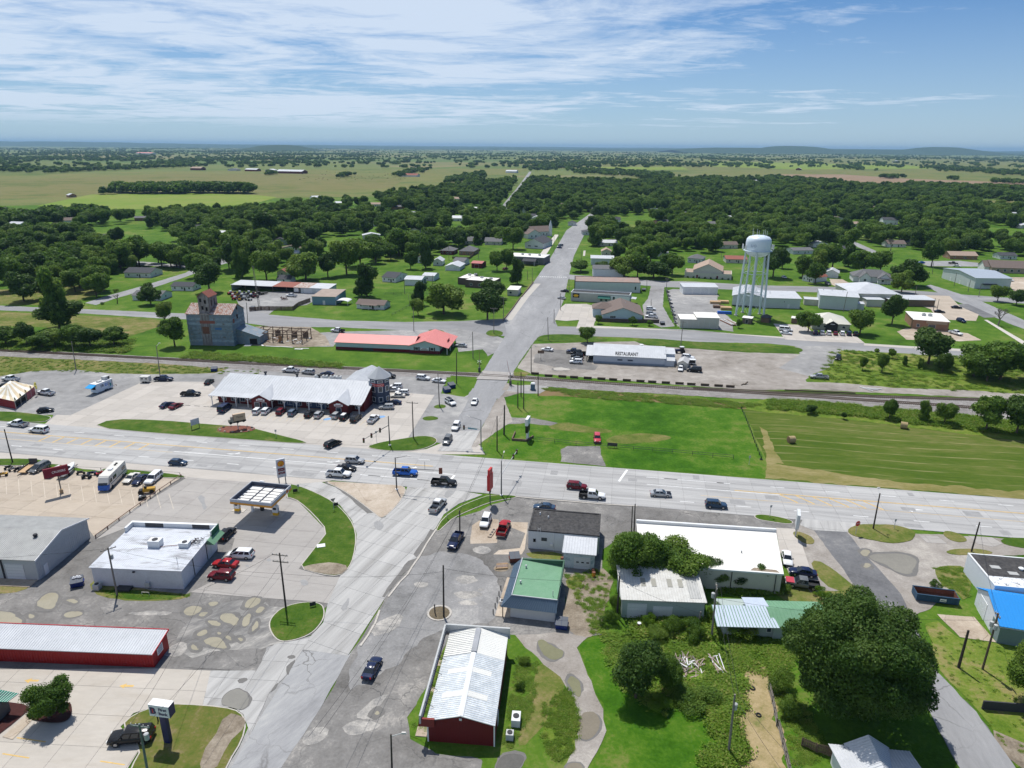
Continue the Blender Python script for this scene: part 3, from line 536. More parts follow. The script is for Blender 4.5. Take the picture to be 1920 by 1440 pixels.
patch('shop_lawn',[(840,1200),(848,1185),(966,1192),(990,1215),(1030,1240),(1070,1290),(1085,1340),(1085,1400),(1060,1440),(1040,1500),(900,1500),(905,1425),(820,1410),(768,1380),(775,1345),(800,1290)],LAWN,z=.05,amp=.4)
patch('weed_patch',[(1020,1320),(1068,1290),(1084,1340),(1082,1400),(1050,1430),(1015,1400)],ROUGH,z=.056,sm=1,amp=.5)
patch('bare_patch',[(1005,1250),(1030,1240),(1060,1265),(1050,1310),(1000,1390),(960,1410),(985,1340)],GRASS_D,z=.057,sm=2,amp=.6)
patch('dirt_lane',[(966,1192),(1060,1185),(1100,1195),(1082,1215),(1095,1255),(1110,1290),(1130,1330),(1136,1370),(1120,1410),(1100,1440),(1085,1500),(1030,1500),(1050,1450),(1080,1405),(1085,1360),(1072,1310),(1050,1270),(1020,1245),(985,1215)],GRAVEL_T,z=.062,amp=.35)
patch('back_lawn',[(1085,1205),(1130,1195),(1300,1190),(1480,1200),(1560,1300),(1480,1350),(1560,1500),(1090,1500),(1138,1380),(1130,1320),(1100,1260)],GRASS_B,z=.045,amp=.4)
patch('overgrown_ground',[(1130,1190),(1300,1180),(1450,1200),(1500,1230),(1460,1260),(1440,1320),(1380,1350),(1310,1330),(1200,1320),(1150,1260)],ramp_mat('lush_weeds',[(.38,(.045,.10,.008)),(.46,(.08,.16,.014)),(.53,(.13,.21,.026)),(.60,(.21,.22,.07))],scales=(.25,.9,3.5),bump=.8),z=.06,amp=.7,sm=1)
patch('straw_strip',[(1400,1250),(1430,1245),(1455,1270),(1442,1300),(1455,1350),(1470,1440),(1480,1500),(1390,1500),(1375,1400),(1365,1330)],STRAW,z=.066,amp=1.1,step=.6,sm=1)
patch('gravel_yard',[(1470,1045),(1500,985),(1530,990),(1600,990),(1720,1000),(1960,1015),(1960,1040),(1815,1045),(1812,1100),(1700,1165),(1690,1190),(1620,1105),(1520,1110)],GRAVEL_T,z=.046,amp=.4)
patch('side_road',[(1526,995),(1587,997),(1622,1040),(1690,1115),(1752,1255),(1795,1300),(1830,1335),(1905,1440),(1935,1490),(1830,1490),(1768,1385),(1725,1297),(1640,1150),(1560,1040)],ASPH_D,z=.056,amp=.2)
patch('side_road',[(1690,1150),(1752,1255),(1830,1335),(1905,1440),(1935,1490),(1830,1490),(1768,1385),(1725,1297),(1650,1165)],ASPH,z=.06,amp=.2)
slabs('road_apron',[(1505,973),(1612,982),(1590,998),(1524,995),(1500,985)],STC,HW,4,4,z=.058)
slabs('store_pad',[(1455,990),(1490,992),(1500,1010),(1522,1075),(1480,1078),(1462,1035)],LOTC,HW,5,5,z=.05)
patch('yard_gravel',[(1440,1082),(1500,1088),(1560,1100),(1640,1110),(1690,1190),(1600,1200),(1500,1150),(1450,1110)],GRASS_D,z=.04)
patch('gravel_bank',[(1520,1050),(1545,1055),(1590,1090),(1620,1110),(1560,1108),(1530,1080)],GRASS_D,z=.058,sm=1)
island('road_island',[(1588,995),(1600,986),(1630,983),(1680,985),(1712,995),(1718,1004),(1705,1016),(1670,1020),(1620,1010),(1597,1004)],GRASS_D,z=.14,kerb=False,amp=.2)
island('road_island',[(1765,998),(1778,996),(1800,1002),(1814,1015),(1795,1018),(1775,1010)],GRASS_D,z=.12,kerb=False,amp=.2)
island('road_island',[(1870,1012),(1900,1008),(1960,1012),(1960,1030),(1890,1026)],GRASS_N,z=.12,kerb=False,amp=.2)
island('road_island',[(1770,1034),(1800,1028),(1850,1032),(1866,1040),(1810,1042),(1780,1040)],GRASS_D,z=.12,kerb=False,amp=.2)
island('sign_verge',[(1485,1000),(1495,996),(1520,1005),(1530,1018),(1515,1022),(1495,1012)],GRASS_D,z=.12,kerb=False,amp=.15)
island('kerb_verge',[(1412,966),(1430,964),(1475,972),(1490,980),(1480,984),(1440,978),(1418,974)],GRASS_N,z=.12,sm=2)
island('corner_verge',[(816,994),(830,972),(858,952),(890,938),(920,928),(965,929),(970,934),(940,938),(915,944),(880,958),(850,972),(836,985),(822,998)],GRASS_N,z=.16,sm=1)
for px in([(1722,1004),(1758,1006),(1776,1020),(1738,1018)],[(1815,1005),(1860,1008),(1880,1020),(1862,1026),(1832,1020)]):slabs('drive_apron',px,LOTG,HW,4,4,z=.052)
patch('dry_patch',[(1752,1070),(1765,1060),(1812,1062),(1822,1090),(1812,1130),(1790,1110),(1760,1095)],GRASS_D,z=.055,sm=1)
patch('shop_pad',[(1757,1152),(1826,1157),(1868,1205),(1800,1195)],TANCON,z=.055,amp=.1)
patch('side_lawn',[(1735,1170),(1760,1165),(1800,1198),(1870,1208),(1970,1230),(1970,1420),(1905,1440),(1840,1340),(1760,1255)],ROUGH,z=.05,amp=.3)
patch('wet_ground',[(1850,1365),(1900,1385),(1960,1410),(1960,1450),(1905,1440)],MUD,z=.056,sm=1)
def puddle(px,m=PUDDLE,z=.066,mg=.5,sm=2):
 pts=chaikin(wpts(px),sm);c=sum(pts,Vector())/len(pts)
 mar=[c+(p-c)*(1+mg/max(.6,(p-c).length))for p in pts];mar=wob(mar,.42,.5,2.0);pts=wob(pts,.34,.4)
 a2=sum(pts[i].x*pts[(i+1)%len(pts)].y-pts[(i+1)%len(pts)].x*pts[i].y for i in range(len(pts)))
 if a2<0:pts,mar=pts[::-1],mar[::-1]
 _zc[0]+=1;e=(_zc[0]%30)*.0003
 o=MB().face([(p.x,p.y,z+.012+e)for p in pts]).build('puddle',m,kind='structure');MB().face([(p.x,p.y,z+e)for p in mar]).build('wet_margin',WETMUD,o)
PU=[[(70,1135),(78,1118),(95,1111),(110,1114),(108,1130),(100,1143),(84,1145)],[(-20,1172),(-20,1148),(18,1147),(28,1155),(45,1162),(38,1172),(10,1178)],[(50,1155),(58,1150),(67,1155),(60,1161)],
  [(120,1152),(130,1146),(150,1146),(156,1152),(140,1158),(125,1157)],[(121,1126),(135,1122),(148,1128),(140,1133),(126,1131)],
  [(342,1150),(350,1140),(365,1136),(383,1140),(375,1150),(355,1157)],[(370,1155),(378,1147),(392,1146),(392,1152),(380,1158)],[(391,1132),(398,1129),(408,1131),(402,1136),(394,1136)],
  [(459,1135),(464,1126),(478,1121),(490,1123),(487,1134),(472,1141),(460,1140)],[(478,1146),(486,1137),(497,1138),(492,1148),(482,1150)],
  [(412,1155),(425,1150),(442,1152),(449,1163),(442,1174),(432,1172),(420,1166)],[(386,1166),(395,1161),(412,1168),(414,1175),(398,1175)],[(454,1172),(460,1156),(468,1150),(470,1160),(462,1176)],[(470,1182),(478,1165),(486,1163),(484,1176),(474,1186)],
  [(367,1190),(375,1182),(390,1180),(392,1188),(380,1193),(370,1194)],[(405,1187),(412,1184),(416,1188),(410,1191)],[(420,1193),(430,1192),(437,1200),(432,1204)],[(444,1198),(452,1195),(456,1200),(450,1205)],
  [(378,1203),(388,1196),(405,1194),(420,1203),(428,1214),(420,1218),(400,1214),(384,1211)],[(355,1216),(362,1206),(372,1212),(378,1218),(366,1222)]]
for p in PU:puddle(p)
puddle([(415,1322),(420,1305),(440,1292),(462,1298),(470,1310),(465,1326),(452,1332),(430,1325)],mat('grey_puddle',(.22,.21,.185),rough=.12,var=.1,scale=.2),z=.10,mg=.2)
puddle([(699,1340),(708,1331),(716,1338),(708,1344)],z=.068,mg=.9)
puddle([(1008,1206),(1014,1200),(1024,1203),(1042,1213),(1058,1222),(1055,1235),(1035,1240),(1018,1228)],PUDDLE_G,z=.07,mg=.3)
puddle([(1062,1275),(1072,1266),(1084,1274),(1092,1290),(1086,1310),(1074,1300)],PUDDLE_G,z=.07,mg=.3)
puddle([(1085,1340),(1110,1334),(1128,1345),(1126,1370),(1100,1388),(1084,1382)],mat('brown_puddle',(.19,.165,.125),rough=.2,var=.12,scale=.3),z=.07,mg=.1)
puddle([(1625,1045),(1640,1038),(1660,1040),(1690,1038),(1720,1048),(1715,1062),(1712,1078),(1690,1076),(1660,1060)],mat('yard_puddle',(.225,.21,.175),rough=.2,var=.12,scale=.2),z=.066,mg=.6)
puddle([(1613,1036),(1620,1030),(1633,1033),(1628,1043),(1618,1043)],z=.066);puddle([(1616,1062),(1622,1055),(1634,1058),(1632,1066),(1622,1066)],z=.066)
puddle([(937,1425),(950,1412),(985,1414),(975,1440),(940,1450),(930,1450)],mat('dark_puddle',(.11,.105,.095),rough=.2,var=.2,scale=.4),z=.07,mg=.4)
puddle([(1035,692),(1050,688),(1072,692),(1060,695),(1042,695)],mat('pale_puddle',(.42,.38,.32),rough=.3,var=.1,scale=.2),z=.06,mg=.6)
puddle([(1060,1440),(1075,1428),(1095,1435),(1092,1460),(1060,1470)],MATS['brown_puddle'],z=.07,mg=.3)
sl_=MB()
for k in range(20):
 x0=462+k*12.4;y0=785+k*.85
 if x0>700:break
 a,d=P(x0,y0),P(x0+13,y0-11.5);n_=V(((d-a).y,-(d-a).x,0)).normalized()*.07;sl_.face([(q.x,q.y,.079)for q in(a-n_,d-n_,d+n_,a+n_)])
sl_.build('bay_line',mat('worn_yellow',(.48,.38,.24),var=.25,scale=1),bpy.data.objects['storefront_lot'],kind='stuff')
for x,y in((614,786),(715,782)):
 c=P(x,y);b=MB();b.face([(c.x+1.1*COS(t)+.4*SIN(t),c.y+1.0*SIN(t),.079)for t in np.linspace(0,6.28,12,endpoint=False)]);b.build('access_mark',PAINT_B,bpy.data.objects['storefront_lot'])
# ---- country: field patches far out
FIELD_T=ramp_mat('tan_pasture',[(.40,(.085,.112,.028)),(.46,(.125,.133,.042)),(.53,(.165,.148,.058)),(.60,(.10,.122,.034))],scales=(.004,.02,.2),bump=0)
FIELD_G=ramp_mat('green_field',[(.30,(.10,.17,.02)),(.45,(.14,.21,.03)),(.57,(.19,.22,.05)),(.72,(.12,.19,.03))],scales=(.006,.03,.25))
FIELD_B=ramp_mat('brown_field',[(.30,(.18,.125,.085)),(.45,(.22,.155,.10)),(.57,(.25,.18,.12)),(.72,(.20,.15,.09))],scales=(.005,.03,.25))
FIELD_P=ramp_mat('pale_meadow',[(.40,(.08,.115,.03)),(.46,(.12,.145,.042)),(.53,(.16,.155,.055)),(.60,(.09,.125,.032))],scales=(.003,.012,.1))
patch('pasture',[(-400,332),(300,322),(700,316),(1000,316),(900,345),(720,368),(480,372),(280,378),(60,385),(-400,392)],FIELD_P,z=.10,amp=0)
patch('pasture',[(-400,345),(60,336),(330,326),(620,326),(760,335),(735,352),(560,362),(220,362),(60,372),(-400,380)],FIELD_T,z=.14,amp=0)
patch('green_field',[(70,386),(170,365),(330,362),(480,366),(520,370),(470,384),(320,392),(120,394)],FIELD_G,z=.18,amp=0)
patch('green_field',[(-400,408),(0,396),(110,393),(150,400),(60,412),(-400,424)],FIELD_G,z=.18,amp=0)
patch('pasture',[(960,296),(1400,296),(1990,300),(2300,305),(2300,345),(1920,348),(1650,334),(1450,328),(1200,326),(1000,312)],FIELD_P,z=.10,amp=0)
patch('brown_field',[(1440,327),(1580,327),(1700,335),(1920,343),(2300,352),(2300,364),(1913,349),(1813,354),(1603,352),(1540,340)],FIELD_B,z=.2,amp=0)
patch('brown_field',[(1040,333),(1200,333),(1200,340),(1060,342)],FIELD_T,z=.2,amp=0)
patch('pale_field',[(1790,374),(1900,376),(2100,382),(2100,402),(1900,394),(1840,388)],FIELD_T,z=.2,amp=0)
patch('green_field',[(1110,313),(1280,313),(1290,318),(1120,320)],FIELD_G,z=.2,amp=0)
patch('green_field',[(1320,302),(1700,310),(1760,316),(1500,318),(1330,312)],FIELD_G,z=.15,amp=0)
HILL=ramp_mat('hill_wood',[(.3,(.018,.038,.012)),(.5,(.028,.052,.016)),(.7,(.05,.07,.025))],scales=(.0008,.004,.02))
def ridge(x0,x1,dist,hfun,depth=1500,n=90):
 b=MB();rows=[]
 for j in range(5):
  f=(0,.45,1,.55,0)[j];row=[]
  for i in range(n+1):
   px=x0+(x1-x0)*i/n;X=(px-960)/FPX*dist;row.append(len(b.v));b.v.append((X,dist+depth*(j-2)/2,-1+f*hfun(px)*(1+.12*mnoise.noise((px*.02,j*1.7,0)))))
  rows.append(row)
 for j in range(4):
  for i in range(n):b.f.append((rows[j][i],rows[j][i+1],rows[j+1][i+1],rows[j+1][i]));b.mi.append(0)
 return b.build('hills',HILL,kind='structure',smooth=60)
def bump_(px,c,w,h):return h*max(0,1-((px-c)/w)**2)**.6 if abs(px-c)<w else 0
ridge(-500,2500,19000,lambda p:50+28*mnoise.noise((p*.004,1,0))+12*mnoise.noise((p*.017,5,0))+(50 if p<350 else max(0,50-(p-350)*.25)),3000,160)
ridge(-500,2500,27000,lambda p:80+40*mnoise.noise((p*.003,7,0))+15*mnoise.noise((p*.012,2,0)),4000,140)
ridge(1240,1900,13000,lambda p:4+bump_(p,1370,150,85)+bump_(p,1590,190,76)+bump_(p,1740,80,88)*.9,1500,100)
ridge(470,620,9500,lambda p:2+bump_(p,545,60,76),900,40)
# ================================================================== buildings
def wallm(n,c,var=.07,**k):return mat(n,c,rough=.8,var=var,scale=.5,streak=k.pop('streak',None),**k)
WHT=wallm('white_paint',(.66,.67,.68));CREAM=wallm('cream_paint',(.52,.50,.44));GREYW=wallm('pale_grey_metal',(.50,.54,.55));BEIGE=wallm('beige_metal',(.47,.46,.41))
SAGE=wallm('sage_wall',(.36,.42,.40));BLUEGREY=wallm('blue_grey_wall',(.40,.50,.55));DKRED=wallm('dark_red_wall',(.115,.013,.015));MAROON=wallm('maroon_wall',(.12,.018,.02));BRICK=wallm('tan_brick',(.30,.17,.11),var=.15)
NAVY=wallm('navy_siding',(.055,.07,.11));BLUEW=wallm('blue_metal',(.16,.27,.35));SILVER=mat('white_metal_roof',(.50,.515,.54),rough=.55,var=.08,scale=.25,spec=.3,col2=(.44,.455,.48))
GREYR=mat('grey_metal_roof',(.40,.40,.385),rough=.5,var=.12,scale=.4,col2=(.33,.33,.32));WHITER=mat('white_membrane',(.68,.665,.63),rough=.8,var=.04,scale=.15,col2=(.74,.72,.67));REDR=mat('red_metal_roof',(.66,.235,.215),rough=.5,var=.05,scale=.3)
BLACKR=mat('tar_roof',(.035,.034,.036),rough=.95,var=.35,scale=.9,col2=(.075,.072,.07));BROWNR=mat('brown_shingle',(.155,.12,.105),rough=.95,var=.15,scale=1.2);GREYS=mat('grey_shingle',(.13,.13,.135),rough=.95,var=.15,scale=1.2);DARKS=mat('charcoal_shingle',(.06,.062,.07),rough=.95,var=.15,scale=1.2)
TANR=mat('tan_shingle',(.34,.255,.20),rough=.95,var=.1,scale=1.0);RUSTR=mat('rusty_roof',(.42,.37,.34),rough=.8,var=.2,scale=.6,col2=(.27,.12,.07),thr=(.46,.6));REDBR=mat('brick_red_roof',(.26,.095,.07),rough=.9,var=.15,scale=.9)
GREENR=mat('green_roof',(.12,.255,.15),rough=.7,var=.06,scale=.5,col2=(.145,.28,.175));BLUER=mat('blue_metal_roof',(.02,.24,.62),rough=.5,var=.05,scale=.4);STEELB=mat('slate_blue_metal',(.10,.145,.20),rough=.5,var=.06,scale=.5)
GALV=mat('galvanised_roof',(.42,.47,.52),rough=.42,var=.16,scale=.6,spec=.5,col2=(.58,.62,.66),thr=(.45,.6));WORNW=mat('worn_white_roof',(.55,.57,.61),rough=.75,var=.14,scale=.5,col2=(.27,.27,.28),thr=(.52,.68),streak=(RAD(-80),.25))
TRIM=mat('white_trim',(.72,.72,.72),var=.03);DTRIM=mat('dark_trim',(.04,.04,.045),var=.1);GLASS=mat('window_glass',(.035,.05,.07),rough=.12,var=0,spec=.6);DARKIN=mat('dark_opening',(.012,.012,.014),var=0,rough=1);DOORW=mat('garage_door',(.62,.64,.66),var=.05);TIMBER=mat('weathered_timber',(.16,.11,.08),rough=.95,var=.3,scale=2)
CORR=mat('weathered_tin',(.17,.22,.265),rough=.75,var=.22,scale=.45,col2=(.30,.27,.25),thr=(.52,.66));CONC=MATS['kerb_concrete'];GALVM=mat('machine_grey',(.45,.46,.46),rough=.6,var=.1);RUST=mat('rusted_steel',(.17,.075,.05),rough=.9,var=.3,scale=2)
class B:
 def __init__(s,name,label,cat,FL=None,FR=None,group=None,at=None,W=None,rz=None):
  if at is None:
   A,Bp=P(*FL),P(*FR);s.W=(Bp-A).length;s.rz=math.atan2(Bp.y-A.y,Bp.x-A.x);s.o=A
  else:s.o,s.W,s.rz=at,W,rz
  s.r=thing(name,label,cat,s.o,s.rz,group);s.rib=MB();s.ribm=None
 def add(s,name,mb,m,parent=None,smooth=None,kind=None,label=None):
  o=mb.build(name,m,parent or s.r,smooth=smooth,kind=kind)
  if label:o['label']=label
  return o
 def walls(s,x0,y0,x1,y1,h,m,z0=-.3,name='wall'):
  return s.add(name,MB().box(x0,y0,z0,x1,y1,h),m)
 def ribs(s,q,step,m):s.rib.ribs(q,step);s.ribm=m
 def end(s):
  if s.rib.v:s.add('roof_rib',s.rib,s.ribm,kind='stuff')
  return s
 def gable(s,x0,y0,x1,y1,h,rise,axis,wm,rm,oh=.45,rib=0,peak=.5,z0=-.3,wall=True,th=.14):
  mb=MB()
  if axis=='x':
   ym=y0+(y1-y0)*peak
   if wall:mb.v=[(x0,y0,z0),(x1,y0,z0),(x1,y1,z0),(x0,y1,z0),(x0,y0,h),(x1,y0,h),(x1,ym,h+rise),(x1,y1,h),(x0,y1,h),(x0,ym,h+rise)];mb.f=[(0,1,5,4),(1,2,7,6,5),(2,3,8,7),(3,0,4,9,8),(4,5,6,9),(9,6,7,8)]
   e0=oh*rise/max(.01,ym-y0);e1=oh*rise/max(.01,y1-ym);zt=h+th
   qs=[[(x0-oh,y0-oh,zt-e0),(x1+oh,y0-oh,zt-e0),(x1+oh,ym,zt+rise),(x0-oh,ym,zt+rise)],[(x1+oh,y1+oh,zt-e1),(x0-oh,y1+oh,zt-e1),(x0-oh,ym,zt+rise),(x1+oh,ym,zt+rise)]]
  else:
   xm=x0+(x1-x0)*peak
   if wall:mb.v=[(x0,y0,z0),(x1,y0,z0),(x1,y1,z0),(x0,y1,z0),(x0,y0,h),(xm,y0,h+rise),(x1,y0,h),(x1,y1,h),(xm,y1,h+rise),(x0,y1,h)];mb.f=[(0,1,6,5,4),(1,2,7,6),(2,3,9,8,7),(3,0,4,9),(4,5,8,9),(5,6,7,8)]
   e0=oh*rise/max(.01,xm-x0);e1=oh*rise/max(.01,x1-xm);zt=h+th
   qs=[[(x0-oh,y1+oh,zt-e0),(x0-oh,y0-oh,zt-e0),(xm,y0-oh,zt+rise),(xm,y1+oh,zt+rise)],[(x1+oh,y0-oh,zt-e1),(x1+oh,y1+oh,zt-e1),(xm,y1+oh,zt+rise),(xm,y0-oh,zt+rise)]]
  mb.mi=[0]*len(mb.f)
  if wall:s.add('wall',mb,wm)
  rb=MB()
  for q in qs:
   rb.slab(q,th-.02)
   if rib:s.ribs(q,rib,rm)
  return s.add('roof',rb,rm)
 def hip(s,x0,y0,x1,y1,h,rise,wm,rm,oh=.5,z0=-.3,run=None,wall=True):
  if wall:s.walls(x0,y0,x1,y1,h,wm,z0)
  X0,Y0,X1,Y1=x0-oh,y0-oh,x1+oh,y1+oh;w,d=X1-X0,Y1-Y0;k=min(w,d)/2 if run is None else run;z=h+.1
  if w>=d:r0,r1=(X0+k,(Y0+Y1)/2,z+rise),(X1-k,(Y0+Y1)/2,z+rise)
  else:r0,r1=((X0+X1)/2,Y0+k,z+rise),((X0+X1)/2,Y1-k,z+rise)
  a,b_,c,d_=(X0,Y0,z),(X1,Y0,z),(X1,Y1,z),(X0,Y1,z);m=MB()
  lo=[(p[0],p[1],z-.12)for p in(a,b_,c,d_)];m.face(lo[::-1])
  for p,q,i in((a,b_,0),(b_,c,1),(c,d_,2),(d_,a,3)):m.face([lo[i],lo[(i+1)%4],q,p])
  if w>=d:m.face([a,b_,r1,r0]);m.face([b_,c,r1]);m.face([c,d_,r0,r1]);m.face([d_,a,r0])
  else:m.face([a,b_,r0]);m.face([b_,c,r1,r0]);m.face([c,d_,r1]);m.face([d_,a,r0,r1])
  return s.add('roof',m,rm)
 def flat(s,x0,y0,x1,y1,h,wm,rm,par=.35,pt=.25,pm=None,hb=None,z0=-.3,rib=0):
  """flat or single-slope roof: h at the front, hb at the back; a parapet rim when par > 0"""
  hb=h if hb is None else hb;m=MB();m.hexa([(x0,y0,z0),(x1,y0,z0),(x1,y1,z0),(x0,y1,z0)],[(x0,y0,h),(x1,y0,h),(x1,y1,hb),(x0,y1,hb)]);s.add('wall',m,wm)
  o=0 if par else .25;sl_=(hb-h)/(y1-y0)*o
  q=[(x0+(pt if par else-o),y0+(pt if par else-o),h+.08-sl_),(x1-(pt if par else-o),y0+(pt if par else-o),h+.08-sl_),(x1-(pt if par else-o),y1-(pt if par else-o),hb+.08+sl_),(x0+(pt if par else-o),y1-(pt if par else-o),hb+.08+sl_)]
  r=s.add('roof',MB().slab(q,.07 if par else .14),rm)
  if rib:s.ribs(q,rib,rm)
  if par:
   p=MB();zt=max(h,hb)+par
   p.box(x0-.03,y0-.03,h-.05,x1+.03,y0+pt,zt).box(x0-.03,y1-pt,h-.05,x1+.03,y1+.03,zt).box(x0-.03,y0+pt,h-.05,x0+pt,y1-pt,zt).box(x1-pt,y0+pt,h-.05,x1+.03,y1-pt,zt)
   s.add('parapet',p,pm or wm)
  return r
 def win(s,f,u,z,w,h,e=0.0,fm=None,gm=None,name='window',t=.07,bars=0):
  """window or door on face f (F front, L left, R right, B back) whose plane sits at e"""
  fr,pn=MB(),MB();g_=.07
  def bx(mb,u0,z0_,u1,z1,d0,d1):
   if f=='F':mb.box(u0,e-d1,z0_,u1,e-d0,z1)
   elif f=='B':mb.box(u0,e+d0,z0_,u1,e+d1,z1)
   elif f=='L':mb.box(e-d1,u0,z0_,e-d0,u1,z1)
   else:mb.box(e+d0,u0,z0_,e+d1,u1,z1)
  bx(fr,u,z,u+w,z+g_,-.05,t);bx(fr,u,z+h-g_,u+w,z+h,-.05,t);bx(fr,u,z+g_,u+g_,z+h-g_,-.05,t);bx(fr,u+w-g_,z+g_,u+w,z+h-g_,-.05,t)
  for k in range(bars):c=u+w*(k+1)/(bars+1);bx(fr,c-.03,z+g_,c+.03,z+h-g_,-.05,t)
  o=s.add(name,fr,fm or TRIM);bx(pn,u+g_,z+g_,u+w-g_,z+h-g_,-.05,t*.45);pn.build('pane' if name=='window' else 'panel',gm or GLASS,o);return o
 def door(s,f,u,w,h,e=0.0,m=None,fm=None,z=0.0):return s.win(f,u,z,w,h,e,fm or TRIM,m or DOORW,'door')
 def gdoor(s,f,u,w,h,e=0.0,m=None,n=4):
  """sectional garage door: each panel a piece of its own"""
  o=s.win(f,u,0,w,h,e,TRIM,DARKIN,'garage_door',.06)
  for k in range(n):
   z0,z1=.08+(h-.16)*k/n,.08+(h-.16)*(k+1)/n-.03;p=MB()
   if f=='F':p.box(u+.08,e-.055,z0,u+w-.08,e-.01,z1)
   elif f=='L':p.box(e-.055,u+.08,z0,e-.01,u+w-.08,z1)
   else:p.box(e+.01,u+.08,z0,e+.055,u+w-.08,z1)
   p.build('door_panel',m or DOORW,o)
  return o
 def ac(s,x,y,z,w=1.6,d=1.2,h=1.0,name='roof_unit',m=None):
  o=s.add(name,MB().box(x,y,z,x+w,y+d,z+h),m or GALVM);MB().lathe((x+w/2,y+d/2,z+h),[(min(w,d)*.36,0),(min(w,d)*.36,.08),(min(w,d)*.3,.1)],12).build('fan',DTRIM,o);return o
 def pipe(s,x,y,z,h=.6,r=.12,m=None):return s.add('vent_pipe',MB().tube((x,y,z-.3),(x,y,z+h),r,n=8).tube((x,y,z+h),(x,y,z+h+.12),r*1.7,r*1.2,n=8),m or GALVM)
_tm={}
def text(body,size,m,parent,loc,rot,ext=.03,name='lettering',width=None,bold=0):
 cu=bpy.data.curves.new('t','FONT');cu.body=body;cu.size=size;cu.extrude=ext;cu.align_x='CENTER';cu.align_y='CENTER';cu.offset=bold;cu.resolution_u=2
 to=bpy.data.objects.new('t',cu);me=bpy.data.meshes.new_from_object(to);bpy.data.objects.remove(to);me.name=name;me.materials.clear();me.materials.append(m)
 o=link(name,me,parent);o.location=loc;o.rotation_euler=rot
 if width and len(me.vertices):
  xs=[v.co.x for v in me.vertices];k=width/(max(xs)-min(xs))
  for v in me.vertices:v.co.x*=k
 return o
HPI=PI/2
RED_P=mat('sign_red',(.5,.03,.03),var=.05,rough=.5);MAR_P=mat('sign_maroon',(.17,.015,.03),var=.08);NAV_P=mat('sign_navy',(.012,.018,.09),var=.05,rough=.4);WH_P=mat('sign_white',(.75,.75,.75),var=.03,rough=.5);YEL_P=mat('sign_yellow',(.75,.42,.02),var=.03,rough=.5);ORG_P=mat('fascia_orange',(.62,.27,.03),var=.05,rough=.5);BLK_P=mat('sign_black',(.015,.015,.016),var=0,rough=.5);BLU_P=mat('sign_blue',(.02,.12,.5),var=.03,rough=.5);TEAL_P=mat('sign_teal',(.02,.2,.2),var=.05)
# ---- strip mall with octagonal tower
b=B('strip_mall','long storefront strip with white metal roof, dark red walls and porch posts','shop building',(396,760),(677,779));w=b.W
b.walls(1,2.6,w,20,3.5,DKRED)
q1=[(-.3,-.4,3.35),(w+.4,-.4,3.35),(w+.4,2.4,3.75),(-.3,2.4,3.75)];q2=[(-.3,2.4,3.75),(w+.4,2.4,3.75),(w+.4,10.8,7.0),(.8,10.8,7.0)];q3=[(w+.4,20.5,3.4),(.8,20.5,3.4),(.8,10.8,7.0),(w+.4,10.8,7.0)]
rb=MB()
for q in(q1,q2,q3):rb.slab(q,.12);b.ribs(q,.9,SILVER)
b.add('roof',rb,SILVER);m=MB();m.face([(w+.05,2.6,3.4),(w+.05,20,3.4),(w+.05,10.8,6.8)]);m.face([(w-.1,10.8,6.8),(w-.1,20,3.4),(w-.1,2.6,3.4)]);b.add('gable_wall',m,DKRED)
for k in range(13):
 x=.5+k*(w-1)/12;p=MB().box(x-.1,-.1,0,x+.1,.1,3.1);p.bar((x-.1,0,2.4),(x-.8,0,3.1),.1).bar((x+.1,0,2.4),(x+.8,0,3.1),.1);b.add('porch_post',p,TRIM)
b.add('porch_floor',MB().box(0,-.6,-.1,w,2.6,.12),LOTC)
for k in range(15):
 x=2.2+k*3.05
 if 14.0<x<20 or 38<x<44:continue
 b.win('F',x,.9,1.5,1.5,2.6,bars=1)
 if k%3==1:b.door('F',x+1.8,1.0,2.2,2.6,GLASS)
SHOPB=mat('shop_window_film',(.05,.08,.16),rough=.2,var=.4,scale=1.2)
for x0,x1 in((22.5,27.5),(30,36)):b.win('F',x0,.3,x1-x0,2.4,2.58,NAVY,SHOPB,bars=3)
for xc in(16.8,41.2):
 g_=MB();g_.v=[(xc-2.9,-.9,0),(xc+2.9,-.9,0),(xc+2.9,-.9,3.3),(xc,-.9,4.7),(xc-2.9,-.9,3.3),(xc-2.9,2.6,0),(xc+2.9,2.6,0),(xc+2.9,2.6,3.3),(xc,2.6,4.7),(xc-2.9,2.6,3.3)];g_.f=[(0,1,2,3,4),(1,6,7,2),(5,0,4,9)];g_.mi=[0]*3;b.add('gable_front',g_,DKRED)
 qa=[(xc-3.3,5.2,3.3),(xc-3.3,-1.3,3.3),(xc,-1.3,4.95),(xc,7.0,5.6)];qb=[(xc+3.3,-1.3,3.3),(xc+3.3,5.2,3.3),(xc,7.0,5.6),(xc,-1.3,4.95)]
 b.add('gable_roof',MB().slab(qa,.12).slab(qb,.12),SILVER)
 sg=b.add('gable_sign',MB().prism([(xc+dx,dy)for dx,dy in((-1.3,-.98),(1.3,-.98),(1.3,-.9),(-1.3,-.9))],2.75,3.35),WH_P);MB().box(xc-.7,-1.0,3.35,xc+.7,-.9,3.65).build('sign_crest',WH_P,sg);MB().box(xc-1.0,-1.0,2.95,xc+1.0,-.98,3.15).build('sign_line',MAR_P,sg)
 for dx in((-2,.35)if xc<20 else(-.8,)):b.win('F',xc+dx,.8,1.6,1.6,-.9)
m=MB();b.gable(36,12,47,27,4.2,2.4,'y',DKRED,SILVER,rib=.9);b.gable(-1.4,6,4,18,2.9,2.2,'x',DKRED,SILVER,rib=.9)
for x,y in((12.5,11.4),(23,11.4),(30.2,11.6)):b.add('roof_vent',MB().tube((x,y,6.6),(x,y,7.5),.3,n=8).tube((x,y,7.5),(x,y,7.9),.5,.5,8),DTRIM)
